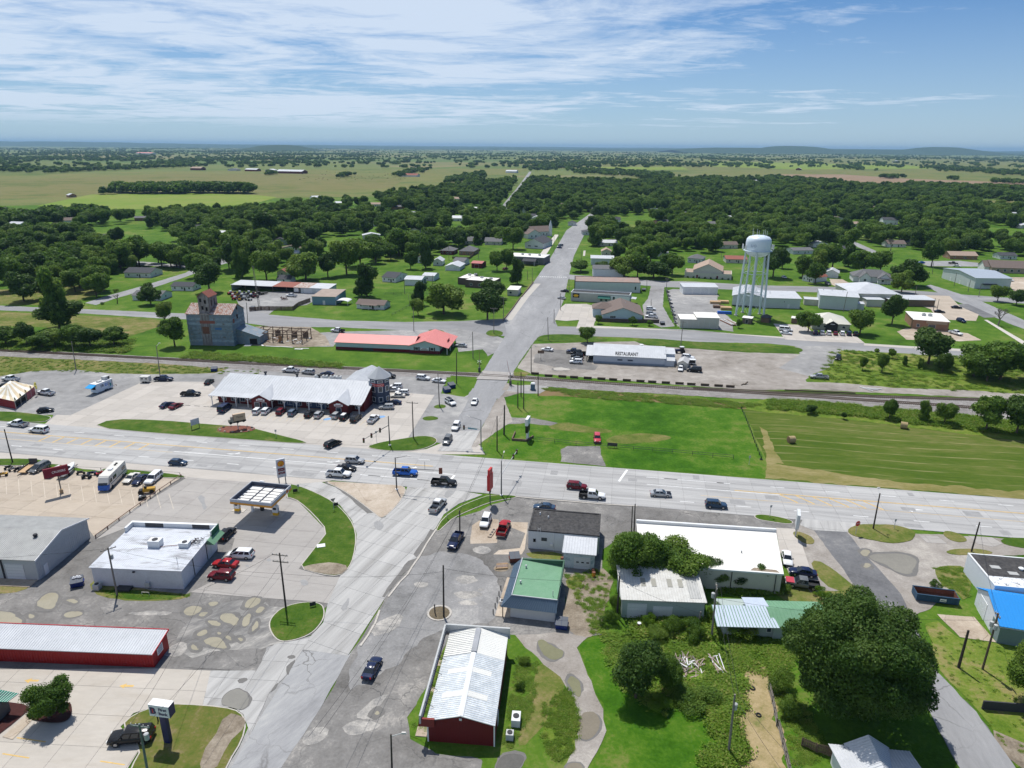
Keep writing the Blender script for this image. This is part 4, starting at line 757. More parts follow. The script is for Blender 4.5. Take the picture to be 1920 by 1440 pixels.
for x in(26.5,29,31.5,33.5):b.ac(x,16,5.0)
tw=MB();cx_,cy_=49.3,12.4
tw.lathe((cx_,cy_,-.2),[(3.1,0),(3.1,8.4)],8);b.add('tower',tw,NAVY);tr=MB().lathe((cx_,cy_,8.2),[(3.7,0),(3.75,.15),(.15,3.1),(.02,3.2)],8);b.add('tower_roof',tr,mat('tower_metal_roof',(.34,.355,.375),rough=.5,var=.06))
for k in range(8):
 a=PI/8+k*PI/4;n_=V((COS(a),SIN(a),0));tvec=V((-n_.y,n_.x,0));c_=V((cx_,cy_,0))+n_*3.1*COS(PI/8)
 if n_.y>.5:continue
 for z0,h_,w_ in((.8,1.6,1.3),(3.9,1.9,1.4),(6.9,.8,1.6)):
  f_=MB();f_.hexa([c_+tvec*(-w_/2)+V((0,0,z0)),c_+tvec*(w_/2)+V((0,0,z0)),c_+tvec*(w_/2)+V((0,0,z0))+n_*.06,c_+tvec*(-w_/2)+V((0,0,z0))+n_*.06],[c_+tvec*(-w_/2)+V((0,0,z0+h_)),c_+tvec*(w_/2)+V((0,0,z0+h_)),c_+tvec*(w_/2)+V((0,0,z0+h_))+n_*.06,c_+tvec*(-w_/2)+V((0,0,z0+h_))+n_*.06])
  fo=b.add('window',f_,TRIM);e_=.14;p_=MB();p_.hexa([c_+tvec*(-w_/2+e_)+V((0,0,z0+e_)),c_+tvec*(w_/2-e_)+V((0,0,z0+e_)),c_+tvec*(w_/2-e_)+V((0,0,z0+e_))+n_*.075,c_+tvec*(-w_/2+e_)+V((0,0,z0+e_))+n_*.075],[c_+tvec*(-w_/2+e_)+V((0,0,z0+h_-e_)),c_+tvec*(w_/2-e_)+V((0,0,z0+h_-e_)),c_+tvec*(w_/2-e_)+V((0,0,z0+h_-e_))+n_*.075,c_+tvec*(-w_/2+e_)+V((0,0,z0+h_-e_))+n_*.075]);p_.build('pane',GLASS,fo)
for a,s_ in((-5*PI/8,'TOWN &'),(-3*PI/8,'COUNTRY')):
 n_=V((COS(a),SIN(a),0));tvec=V((-n_.y,n_.x,0));c_=V((cx_,cy_,6.3))+n_*2.9;f_=MB();Z=V((0,0,.42))
 f_.hexa([c_-tvec*1.2-Z,c_+tvec*1.2-Z,c_+tvec*1.2-Z+n_*.12,c_-tvec*1.2-Z+n_*.12],[c_-tvec*1.2+Z,c_+tvec*1.2+Z,c_+tvec*1.2+Z+n_*.12,c_-tvec*1.2+Z+n_*.12]);fo=b.add('tower_sign',f_,RED_P)
 text(s_,.62,WH_P,fo,c_+n_*.15,(HPI,0,a+HPI),.01,width=2.1)
b.end()
# ---- grain elevator
b=B('grain_elevator','tall weathered tin grain elevator with rusty roof and cupola','grain elevator',(357,647),(440,649));w=b.W
b.gable(0,0,w,11.5,12.6,3.0,'x',CORR,RUSTR,oh=.3,rib=.7)
for z in(1.6,3.2,4.8,6.4,8.3,10.2):
 b.add('tin_course',MB().box(-.06,-.09,z,w+.06,-.01,z+.9).box(w+.01,-.06,z,w+.09,11.5,z+.9),mat('tin_sheet',(.23,.295,.345),rough=.7,var=.3,scale=.5,col2=(.12,.09,.075),thr=(.5,.7),rnd=.2))
b.gable(5.2,.5,9.6,7.2,19.2,1.9,'y',mat('weathered_boards',(.30,.28,.28),rough=.9,var=.3,scale=.8,col2=(.15,.12,.11),streak=(0,1,.2)),REDBR,oh=.25,rib=.6,z0=11)
b.add('leg_casing',MB().box(5.4,-.14,0,9.2,.5,13.2),MATS['weathered_boards'])
for u,z in((5.8,17.2),(7.6,16.6),(6.3,14.2),(7.9,13.8)):b.win('F',u,z,.9,1.5,.5,TIMBER,DARKIN)
for u in(2,4.4):b.win('R',u,15.5,.7,2.4,9.6,TIMBER,DARKIN)
b.win('R',4.5,10.0,1.0,1.6,w+.1,REDBR,DARKIN);b.win('R',1.0,9.0,1.2,1.6,w+.1,REDBR,REDBR);b.win('R',5,13.4,1.1,1.2,w,TIMBER,DARKIN)
b.add('painted_panel',MB().box(5.2,-.2,8.9,11.2,-.1,10.0),REDBR);b.add('painted_panel',MB().box(11,-.2,6.5,13.6,-.1,7.3),mat('faded_blue',(.06,.16,.36),var=.2));b.add('rust_streak',MB().box(6.0,-.22,4.8,8.6,-.15,7.6),RUST)
b.win('R',3,.2,2.6,4.2,w+.1,CORR,CORR,'door')
m=MB();m.hexa([(w,3,-.2),(w+9,3,-.2),(w+9,11,-.2),(w,11,-.2)],[(w,3,6.2),(w+9,3,3.2),(w+9,11,3.2),(w,11,6.2)]);b.add('lean_to',m,CORR);b.add('lean_to_roof',MB().slab([(w,2.7,6.35),(w+9.3,2.7,3.25),(w+9.3,11.3,3.25),(w,11.3,6.35)],.12),CORR)
b.win('F',w+5,0,3,2.4,3,TIMBER,DARKIN,'door');b.end()
# ---- half-demolished timber frame beside the elevator
o=P(476,640);rz_=RAD(-8);t_=thing('timber_frame_ruin','bare brown timber frame of a half demolished shed with rubble floor','ruined shed',o,rz_)
for j,y in enumerate((0,4.4,8.8)):
 for k in range(6):
  if(j,k)in((1,2),(1,4)):continue
  MB().box(k*4.1-.14,y-.14,0,k*4.1+.14,y+.14,3.9 if j else 3.5).build('post',TIMBER,t_)
 MB().bar((-.3,y,3.9 if j else 3.5),(20.8,y,3.8 if j else 3.5),.24,.3).build('beam',TIMBER,t_)
for k in range(6):MB().bar((k*4.1,-.2,3.65),(k*4.1,9.0,4.1),.2,.24).build('rafter',TIMBER,t_)
for k in range(5):MB().bar((k*4.1,8.8,2.0),(k*4.1+4.1,8.8,2.0),.16).build('girt',TIMBER,t_)
for x,z in((5,2.6),(12.2,2.4),(17,2.8)):MB().box(x,8.6,.1,x+2.4,8.75,z).build('board',TIMBER,t_)
MB().box(10.6,0,.1,12.2,.2,2.7).build('board',mat('orange_board',(.25,.13,.06),var=.2),t_)
PALEB=mat('pale_sheet',(.62,.62,.61),var=.15,scale=1)
RUB=mat('rubble',(.33,.26,.22),rough=1,var=.35,scale=1.5)
for k in range(70):
 x,y=RU(-1,21),RU(-1.5,9);a=RR()*3;l=RU(.4,1.6);z=RU(.12,.5)
 MB().bar((x,y,z),(x+COS(a)*l,y+SIN(a)*l,z+RU(-.1,.25)),RU(.15,.5),RU(.05,.2)).build('rubble_piece',random.choice([RUB,TIMBER,RUB,PALEB,BRICK]),t_)
for(x,y,l,w_,a)in((465,648,2.6,2.2,.1),(492,648,2.4,.7,-.9),(512,650,6,.5,-.15),(537,651,5.5,.5,-.2),(560,655,3.2,1.0,-.1),(572,654,3,.5,.0),(552,638,3.2,.7,1.2)):
 c_=P(x,y);o=MB().box(-l/2,-w_/2,0,l/2,w_/2,.06).build('loose_sheet',PALEB,None,(c_.x,c_.y,.12),a);tag(o,None,'metal sheet','pale sheets dropped by the ruin');o['label']='pale metal sheet lying on the grass by the timber ruin'
# ---- red-roofed store
b=B('red_roof_store','low store with bright red metal roof and red wainscot below pale blue walls','store',(630,655),(770,661));w=b.W
b.walls(0,0,w,12,3.0,BLUEGREY);b.walls(-.05,-.06,w,12.05,1.15,DKRED,name='wainscot')
b.gable(0,0,w+1,12,3.0,1.75,'x',BLUEGREY,REDR,wall=False,rib=.9)
b.walls(w,-.5,41.2,16.5,3.0,BLUEGREY);b.walls(w-.04,-.56,41.26,16.55,1.15,DKRED,name='wainscot')
m=MB();m.face([(w,-.5,3.0),(41.2,-.5,3.0),(35.6,-.5,4.95)]);b.add('gable_wall',m,BLUEGREY)
qa=[(w-.6,17,2.95),(w-.6,-1.1,2.95),(35.6,-1.1,5.15),(35.6,17,5.15)];qb=[(44.8,-1.1,2.55),(44.8,17,2.55),(35.6,17,5.15),(35.6,-1.1,5.15)];b.add('wing_roof',MB().slab(qa,.13).slab(qb,.13),REDR);b.ribs(qa,.9,REDR);b.ribs(qb,.9,REDR)
for y in(-.6,5,10.5,16):b.add('porch_post',MB().box(44,y-.1,0,44.2,y+.1,2.5),TRIM)
for u in(31.6,37.6):
 b.win('F',u,1.25,1.3,1.2,-.5)
 for d in(-.45,1.4):b.add('shutter',MB().box(u+d,-.6,1.2,u+d+.4,-.5,2.5),DTRIM)
sg=b.add('wall_sign',MB().box(33.8,-.6,1.35,36.9,-.5,2.2),WH_P);MB().box(34.0,-.62,1.42,36.7,-.6,1.6).build('sign_line',MAR_P,sg);MB().box(34.5,-.62,1.8,36.2,-.6,2.0).build('sign_line',NAV_P,sg)
b.add('double_door',MB().box(11,-.12,0,15,-.06,1.1),DTRIM);rs=b.add('roof_sign',MB().bar((43,5.5,3.5),(43,9,3.5),.12,.9),MAR_P);b.end()
# ---- blue shop, shed row, cottage
b=B('metal_workshop','blue metal workshop with flat brown roof behind the fenced yard','workshop',(586,571),(630,572));b.flat(0,0,b.W,17,4.1,BLUEW,mat('brown_flat_roof',(.30,.24,.20),var=.2,scale=.4),par=0,hb=4.5);b.door('F',5.3,1.2,2.1,0,WHT)
b.win('R',4,1.6,1.2,1,b.W);b.end()
b=B('shed_row','long row of open sheds with patched white and red metal roof','shed',(435,544),(617,552));w=b.W;m=MB().box(0,9.7,-.2,w,10,3.6).box(-.0,0,-.2,.2,9.7,3.3);b.add('wall',m,GREYW)
for x0,x1,rm in((-.3,24,SILVER),(24,36,REDBR),(36,45,RUSTR),(45,w+.3,SILVER)):b.add('roof',MB().slab([(x0,-.5,3.1),(x1,-.5,3.1),(x1,10.3,3.8),(x0,10.3,3.8)],.12),rm)
for x in(0,8,16,24,32,39):b.add('post',MB().box(x-.12,-.1,0,x+.12,.12,3),TIMBER)
b.walls(40,0,w,9.7,3.0,GREYW);b.add('bay_shade',MB().box(.2,9.3,0,40,9.6,3.1),DARKIN)  # near-black sheet before the back wall paints in the open bays' shade
for x in(42,49):b.gdoor('F',x,4.2,2.6,0,DOORW)
b.win('F',36,.6,3.2,2.0,.3,TRIM,WH_P,'door');b.end()
def house(label,FL,FR,D,H=2.7,rise=1.7,axis='x',wm=None,rm=None,hip=False,nw=3,name='house',cat='house',group=None,gd=False,porch=False):
 b=B(name,label,cat,FL,FR,group);w=b.W;wm=wm or WHT;rm=rm or GREYS
 if hip:b.hip(0,0,w,D,H,rise,wm,rm)
 else:b.gable(0,0,w,D,H,rise,axis,wm,rm)
 for k in range(nw):b.win('F',w*(k+.5)/nw-.5,1.0,1.0,1.1,0)
 if nw>1:b.door('F',w*.5+.9,.95,2.0,0,DTRIM)
 if w>8:b.win('R',D*.4,1.0,1.0,1.1,w);b.win('L',D*.4,1.0,1.0,1.1,0)
 if gd:b.gdoor('F',w*.55,2.6,2.2,0)
 if porch:b.add('porch_roof',MB().slab([(w*.2,-2,2.3),(w*.8,-2,2.3),(w*.8,0,2.6),(w*.2,0,2.6)],.1),rm);[b.add('porch_post',MB().box(x-.07,-1.9,0,x+.07,-1.75,2.3),TRIM)for x in(w*.25,w*.5,w*.75)]
 return b.end()
house('small white cottage with rust brown roof on the fenced lawn',(669,578),(720,581),8,2.3,1.5,'x',WHT,BROWNR,porch=True)
c_=P(641,573);t_=thing('carport','white arched carport beside the rust brown roofed cottage','carport',c_,RAD(-8));m=MB();pr=[(-3.2*COS(a),1.9+.8*SIN(a))for a in np.linspace(0,PI,9)]
for(x0,z0),(x1,z1)in zip(pr,pr[1:]):m.slab([(x0,0,z0),(x1,0,z1),(x1,6,z1),(x0,6,z0)],.05)
m.build('arched_roof',WHT,t_)
for x in(-3.1,3.1):
 for y in(.1,5.9):MB().box(x-.06,y-.06,0,x+.06,y+.06,1.95).build('post',TRIM,t_)
house('white house with charcoal hip roof near the fenced lawn, west of the garages',(717,528),(742,530),14,2.8,2.0,'x',WHT,DARKS)
b=B('metal_garage','boxy white metal garage with two dark doors','garage',(759,535),(790,536));b.gable(0,0,b.W,12,3.4,.9,'x',WHT,SILVER,rib=1);b.gdoor('R',1.5,3.5,2.6,b.W,DTRIM);b.gdoor('R',6.5,3.5,2.6,b.W,DTRIM);b.end()
b=B('metal_garage','low white garage behind the boxy two door one','garage',(793,526),(814,527));b.gable(0,0,b.W,10,3.0,.9,'x',WHT,SILVER,rib=1);b.win('F',2,1,1.2,1,0);b.end()
house('dark brown house with hip roof, left of two behind the wood fence',(826,477),(849,478),12,2.8,2.4,wm=MAROON,rm=GREYS,hip=True)
house('dark brown house with hip roof, right of two behind the wood fence',(861,478),(888,479),15,2.8,3.0,wm=BRICK,rm=GREYS,hip=True)
house('white open fronted garage house with light roof beside red barn',(835,507),(862,508),14,2.6,1.5,'y',WHT,SILVER,nw=0,gd=True)
house('white house with grey shingle roof behind the open fronted garage',(850,498),(870,499),12,3.0,1.6,'x',WHT,GREYS)
b=B('barn','small dark red barn with faded red roof on the lawn','barn',(884,502),(903,503));b.gable(0,0,b.W,10,3.0,.8,'x',MAROON,mat('faded_red_roof',(.40,.13,.12),var=.15));b.gdoor('F',2,3,2.4,0,MAROON);b.end()
b=B('brick_shop','dark brick shop with wide white flat roof behind two big trees','shop',(872,538),(925,542));w=b.W;b.flat(0,0,w,12,4,mat('dark_brick',(.10,.075,.065),var=.2),WHITER,par=.2);b.flat(-7,6,0,20,3.6,MATS['dark_brick'],WHITER,par=.2)
for x,y in((-4,14),(-1,16),(6,8),(12,7)):b.ac(x,y,4.0)
for u in(3,8,13):b.win('F',u,1,1.4,1.4,0)
b.end()
b=B('roadside_hut','small cream hut with white flat roof at the street edge','hut',(951,554),(971,555));b.flat(0,0,b.W,9,3.2,CREAM,WHITER,par=0,hb=3.5);b.win('F',1.2,1.1,1.3,1.1,0);b.door('R',3,1,2.1,b.W);b.end()
b=B('corner_store','grey store with white flat roof and dark canopy on the main street','store',(950,493),(1020,497));w=b.W;b.flat(0,0,w,16,4.6,GREYS,WHITER,par=.3,pm=WHT);b.gable(w*.5,-6,w*.82,0,3.0,1.2,'x',GREYW,DARKS,wall=False)
for x in(w*.52,w*.8):b.add('canopy_post',MB().box(x-.12,-5.8,0,x+.12,-5.6,3),TRIM)
for x in(8,13,20):b.ac(x,8,4.8)
for u in(2,6,w-6):b.win('F',u,.8,2.2,1.8,0)
b.end()
b=B('hall','white hall with black gable roof facing the camera','hall',(984,465),(1018,467));b.gable(0,0,b.W,24,4.2,3.4,'y',WHT,DARKS);[b.win('F',u,1.4,2.6,.9,0)for u in(2.5,8)];b.end()
b=B('church','white church with brown roofs and a short white steeple','church',(990,448),(1046,445));w=b.W;b.gable(0,0,w*.42,26,4,3.6,'y',WHT,BROWNR);b.gable(w*.3,12,w,26,4.2,4.0,'x',WHT,BROWNR);[b.win('F',u,1,1,1.6,12)for u in np.arange(w*.5,w-2,3.2)];[b.win('F',u,1.2,1.2,1.6,0)for u in(3,7)]
b.add('steeple',MB().box(w-2.6,10,0,w-.4,12.2,9).lathe((w-1.5,11.1,9),[(1.5,0),(.05,5)],8),WHT);b.end()
# ---- restaurant and shed
b=B('restaurant','long low restaurant with bright white roof and grey blue walls','restaurant',(1112,680),(1246,687));w=b.W
b.gable(0,0,w,16,2.95,2.1,'x',mat('pale_blue_siding',(.42,.46,.52),var=.05),SILVER,oh=.35,rib=.8);b.gable(-2.6,1,0,15,2.4,1.6,'x',DTRIM,SILVER,oh=.2,wall=False,rib=.8);b.walls(-1.8,4,0,12,2.4,DTRIM)
for y in(1.4,7,14):b.add('porch_post',MB().box(-2.5,y-.1,0,-2.3,y+.1,2.5),DTRIM)
b.add('skirt',MB().box(-.04,-.06,-.2,w+.02,-.01,.7),mat('skirt_blue',(.20,.24,.30),var=.1))
b.flat(w,3,w+3.6,11,3.9,MATS['pale_blue_siding'],SILVER,par=0);b.flat(w,.3,w+3.4,2.9,2.2,MATS['pale_blue_siding'],SILVER,par=0,hb=3.0)
ls=text('RESTAURANT',1.75,BLK_P,b.r,(12.0,-.1,3.95),(HPI*.9,0,0),.1,'roof_letters',8.2,.05);text('DUTCH PANTRY',.75,WH_P,b.r,(12.0,-.06,2.35),(HPI,0,0),.03,'wall_letters',6.2)
for x in(9.7,13.4):b.win('F',x-.9,1.35,1.8,.5,-.01,DTRIM,NAVY)
b.add('satellite_dish',MB().lathe((17.5,11.5,4.0),[(.05,0),(.5,.25),(.75,.7)],12),WHT)
b.end()
b=B('garden_shed','cream garden shed with gabled roof beside the restaurant','shed',(1270,691),(1288,693));b.gable(0,0,b.W,5.6,2.2,.9,'y',CREAM,mat('shed_roof',(.42,.42,.42),var=.1),oh=.2);b.door('F',b.W/2-.5,1.0,1.9,0,DTRIM);b.end()
# ---- office and shops on the east side
b=B('office','grey office with broad brown hip and gable roof and dark brick base','office',(1130,602),(1204,604));w=b.W
b.gable(0,0,w,21,3.2,3.2,'y',BLUEGREY,BROWNR,oh=.7);b.hip(-4.2,8,6,17,3.9,2.3,BLUEGREY,BROWNR);b.walls(-.1,-.08,w+.1,3,1.2,mat('dark_brick',(.10,.075,.065)),name='brick_base');b.win('F',3.2,1.5,2.6,1.1,0,bars=2)
b.add('screen_wall',MB().box(w+.2,-1.2,0,w+7.5,-1.0,1.7).box(-2.5,-1.2,0,w+.2,-1.0,1.5),MATS['dark_brick']);b.pipe(11,14,5.6,.4);b.end()
b=B('painted_shop','long grey shop with black emblem board and green awning','shop',(1070,564),(1180,571));w=b.W;b.flat(0,0,w,7.5,4.4,mat('grey_stucco',(.40,.395,.38),var=.08),BLACKR,par=.35,pm=WHT,hb=4.2)
e_=b.add('emblem_board',MB().box(1,-.12,1.9,4.4,-.02,4.1),BLK_P);MB().prism([(2.7+1.3*COS(a),0)for a in(0,1)],0,0)if 0 else None
m=MB();m.face([(2.7+1.35*COS(a),-.14,3.0+.55*SIN(a))for a in np.linspace(0,2*PI,14,endpoint=False)]);m.build('emblem',YEL_P,e_);m=MB();[m.box(1.8+k*.7,-.13,2.1,2.25+k*.7,-.12,2.4)for k in range(3)];m.build('emblem_base',YEL_P,e_)
b.add('awning',MB().hexa([(14,-1.4,2.4),(20.3,-1.4,2.4),(20.3,0,2.4),(14,0,2.4)],[(14,-1.2,2.6),(20.3,-1.2,2.6),(20.3,0,3.6),(14,0,3.6)]),mat('green_awning',(.02,.14,.11),var=.1));b.add('annex_front',MB().box(20.6,-.3,0,w,0,3.9),WHT);b.win('F',21.5,1,1.2,2.6,-.3);b.win('F',15,.8,1.4,1.3,0);b.win('F',17.6,.8,1.4,1.3,0)
b.add('rear_canopy',MB().slab([(w,1,2.9),(w+3,1,2.7),(w+3,6,2.7),(w,6,2.9)],.1),SILVER);b.end()
b=B('brown_roof_hall','long pale building with wide rusty brown flat roof behind the emblem shop','warehouse',(1078,546),(1200,549));w=b.W;b.flat(0,0,w,16,5.3,GREYW,mat('rust_brown_roof',(.30,.19,.15),var=.2,scale=.3,col2=(.24,.2,.18)),par=.3,pm=BROWNR);b.win('F',w-3,1.5,.8,1.8,0,DTRIM);b.add('end_wall',MB().box(-.4,0,0,-.02,16,5.8),DTRIM);b.end()
house('grey roofed building behind the rusty brown roofed hall',(1112,520),(1168,521),12,5.2,1.4,'x',GREYW,GREYS,nw=0,cat='building')
b=B('white_roof_store','small grey store with pale metal roof by the street tree','store',(1108,496),(1150,497));b.gable(0,0,b.W,14,4.2,.8,'x',GREYW,SILVER,rib=1);b.end()
b=B('garage_row','white garage block with four big doors','garage',(1280,552),(1345,553));w=b.W;b.flat(0,0,w,9,4.1,WHT,SILVER,par=0,hb=4.6,rib=1.2);[b.gdoor('F',1+k*(w-1)/4,3.7,3.1,0)for k in range(4)];b.add('apron',MB().box(0,-4,-.05,w,-.1,.09),LOTC);b.end()
b=B('storage_block','beige two part storage block with cream flat roof by the sidewalk','storage building',(1275,615),(1347,617));w=b.W;b.flat(0,0,7,8.5,4.0,BEIGE,WHITER,par=0,hb=4.2);b.flat(7,.1,w,9,4.9,BEIGE,WHITER,par=0,hb=5.2)
for x in np.arange(.6,w,2.4):b.add('panel_seam',MB().box(x,-.04,0,x+.06,.12,3.8),GREYW)
b.end()
b=B('metal_warehouse','white roofed metal warehouse with gable end, behind the water tower','warehouse',(1372,573),(1428,577));w=b.W;b.gable(0,0,w,22,5.2,1.9,'y',GREYW,SILVER,rib=1.1);b.walls(-.06,-.06,w+.06,22,.5,DTRIM,name='base_trim');b.door('F',4,1,2.1,0);b.end()
b=B('metal_warehouse','long grey metal warehouse with bright white roof right of the water tower','warehouse',(1429,577),(1499,579));w=b.W;b.gable(0,0,w,18,5.0,1.2,'x',GREYW,SILVER,rib=1.1,peak=.7);b.door('F',w-6,1,2.1,0);b.win('F',w-8,3.0,.6,.6,0);b.pipe(5,8,6);b.end()
b=B('metal_warehouse','tall boxy pale metal warehouse with white roof','warehouse',(1535,578),(1606,583));w=b.W;b.gable(0,0,w,16,6.6,.9,'x',GREYW,SILVER,rib=1.1,peak=.75);[b.pipe(x,10,7.3)for x in(2,6,11)];b.flat(w,3,w+3.5,9,3,GREYW,SILVER,par=0);b.flat(-6.5,6,0,12,3,CREAM,SILVER,par=0);b.end()
b=B('school_hall','wide hall with broad white pyramid roof and low wings','hall',(1604,572),(1690,574));w=b.W;b.hip(0,4,w,30,5.2,3.4,CREAM,SILVER);b.flat(4,-3,w*.55,4,3.6,CREAM,SILVER,par=0);b.flat(w*.7,0,w+16,12,3.4,TIMBER,SILVER,par=0,rib=1.5);b.end()
b=B('brick_office','tan brick office with white flat roof and rooftop units','office',(1710,616),(1777,621));w=b.W;b.flat(0,0,w,17,4.1,BRICK,WHITER,par=0);b.add('fascia',MB().hexa([(5,-1.2,2.9),(w-1,-1.2,2.9),(w-1,0,2.9),(5,0,2.9)],[(5,-.8,4.1),(w-1,-.8,4.1),(w-1,0,4.1),(5,0,4.1)]),mat('tan_fascia',(.34,.24,.16),var=.08));[b.ac(x,9,4.2)for x in(5,7.5)];b.win('F',6,.8,3,1.6,0);b.win('F',1.5,1,1.2,1.3,0);b.end()
b=B('clinic','cream clinic under a pale peaked roof behind parked cars','clinic',(1522,617),(1592,621));w=b.W;b.hip(0,0,w,15,2.9,3.3,BEIGE,mat('cream_metal_roof',(.55,.54,.47),var=.05,rough=.5));b.gable(w*.36,-1.5,w*.66,5,3.1,1.3,'y',DTRIM,MATS['cream_metal_roof']);sg=b.add('sign_board',MB().box(w*.42,-2.1,2.75,w*.60,-1.98,3.5),BLK_P);MB().box(w*.45,-2.13,3.0,w*.57,-2.1,3.25).build('sign_line',WH_P,sg);[b.win('F',u,1,1.3,1.1,0)for u in(2,4.6,w-3)];b.end()
b=B('garden_shed','small white roofed shelter left of the clinic','shed',(1483,606),(1502,608));b.flat(0,0,b.W,4,2.4,TIMBER,WHITER,par=0);b.end()
b=B('church_hall','tan church hall with pinkish gable roof and low side wings','church',(1283,520),(1371,525));w=b.W;b.gable(w*.18,1,w*.80,22,4.6,4.0,'y',BEIGE,TANR);b.flat(0,0,w,14,3.2,BEIGE,TANR,par=.2);[b.door('F',u,1.2,2.1,0,MAROON)for u in(w*.25,w*.68)]
for u in np.arange(2,w-1,3.4):b.add('wall_shrub',MB().lathe((u,-.7,0),[(.3,0),(.7,.5),(.3,1.1)],7),mat('dark_shrub',(.03,.06,.015),var=.4,scale=3))
b.end()
house('low house with terracotta roof beside the church hall lawn',(1361,493),(1400,494),12,2.7,1.6,'x',CREAM,REDBR)
house('grey hip roofed house left of the church hall',(1289,492),(1316,494),11,3.0,2.4,wm=GREYW,rm=GREYS,hip=True)
b=B('house','white house with dark grey hipped roof, gables and pillared porch','house',(1600,529),(1676,533));w=b.W;b.hip(0,2,w,14,3.4,3.4,WHT,GREYS);b.gable(3,-1,9,6,3.4,2.8,'y',WHT,GREYS);b.gable(w-9,-1,w-2,6,3.2,2.6,'y',WHT,GREYS)
for x in(w-8,w-6,w-4,w-2.5):b.add('porch_post',MB().box(x-.12,-2.6,0,x+.12,-2.4,2.8),TRIM)
b.add('porch_roof',MB().slab([(w-9,-2.9,2.8),(w-1.6,-2.9,2.8),(w-1.6,-1,3.1),(w-9,-1,3.1)],.12),GREYS);[b.win('F',u,1,1.4,1.4,-1)for u in(5.2,w-7)];b.end()
house('white house with red roof half hidden by a tree',(1504,526),(1524,530),12,3.0,2.2,'y',WHT,REDBR)
house('white gabled shed at the end of a tan driveway',(1545,520),(1571,522),10,3.2,1.8,'y',WHT,SILVER,nw=0,cat='shed',gd=True)
b=B('gymnasium','big white metal hall with slate blue roof at the street corner','hall',(1826,541),(1893,542));w=b.W;b.gable(0,0,w,34,6.0,1.6,'x',GREYW,mat('slate_metal_roof',(.33,.37,.42),rough=.5,var=.06),peak=.5);[b.win('L',y,0,1.2,2.2,0,TRIM,WHT,'door')for y in(6,14,24)];b.add('canopy',MB().slab([(4,-2,2.6),(12,-2,2.6),(12,0,2.9),(4,0,2.9)],.15),DTRIM);b.end()
b=B('school_wing','long brick wing with brown roof behind the big white metal hall','school',(1858,511),(1990,516));w=b.W;b.gable(0,0,w,16,3.4,3.6,'x',mat('pale_brick',(.33,.26,.21),var=.12),BROWNR);[b.win('F',u,.9,1.6,1.6,0)for u in np.arange(3,w-3,4)];b.gable(-3,3,0,13,3.4,3.2,'x',WHT,BROWNR);b.end()
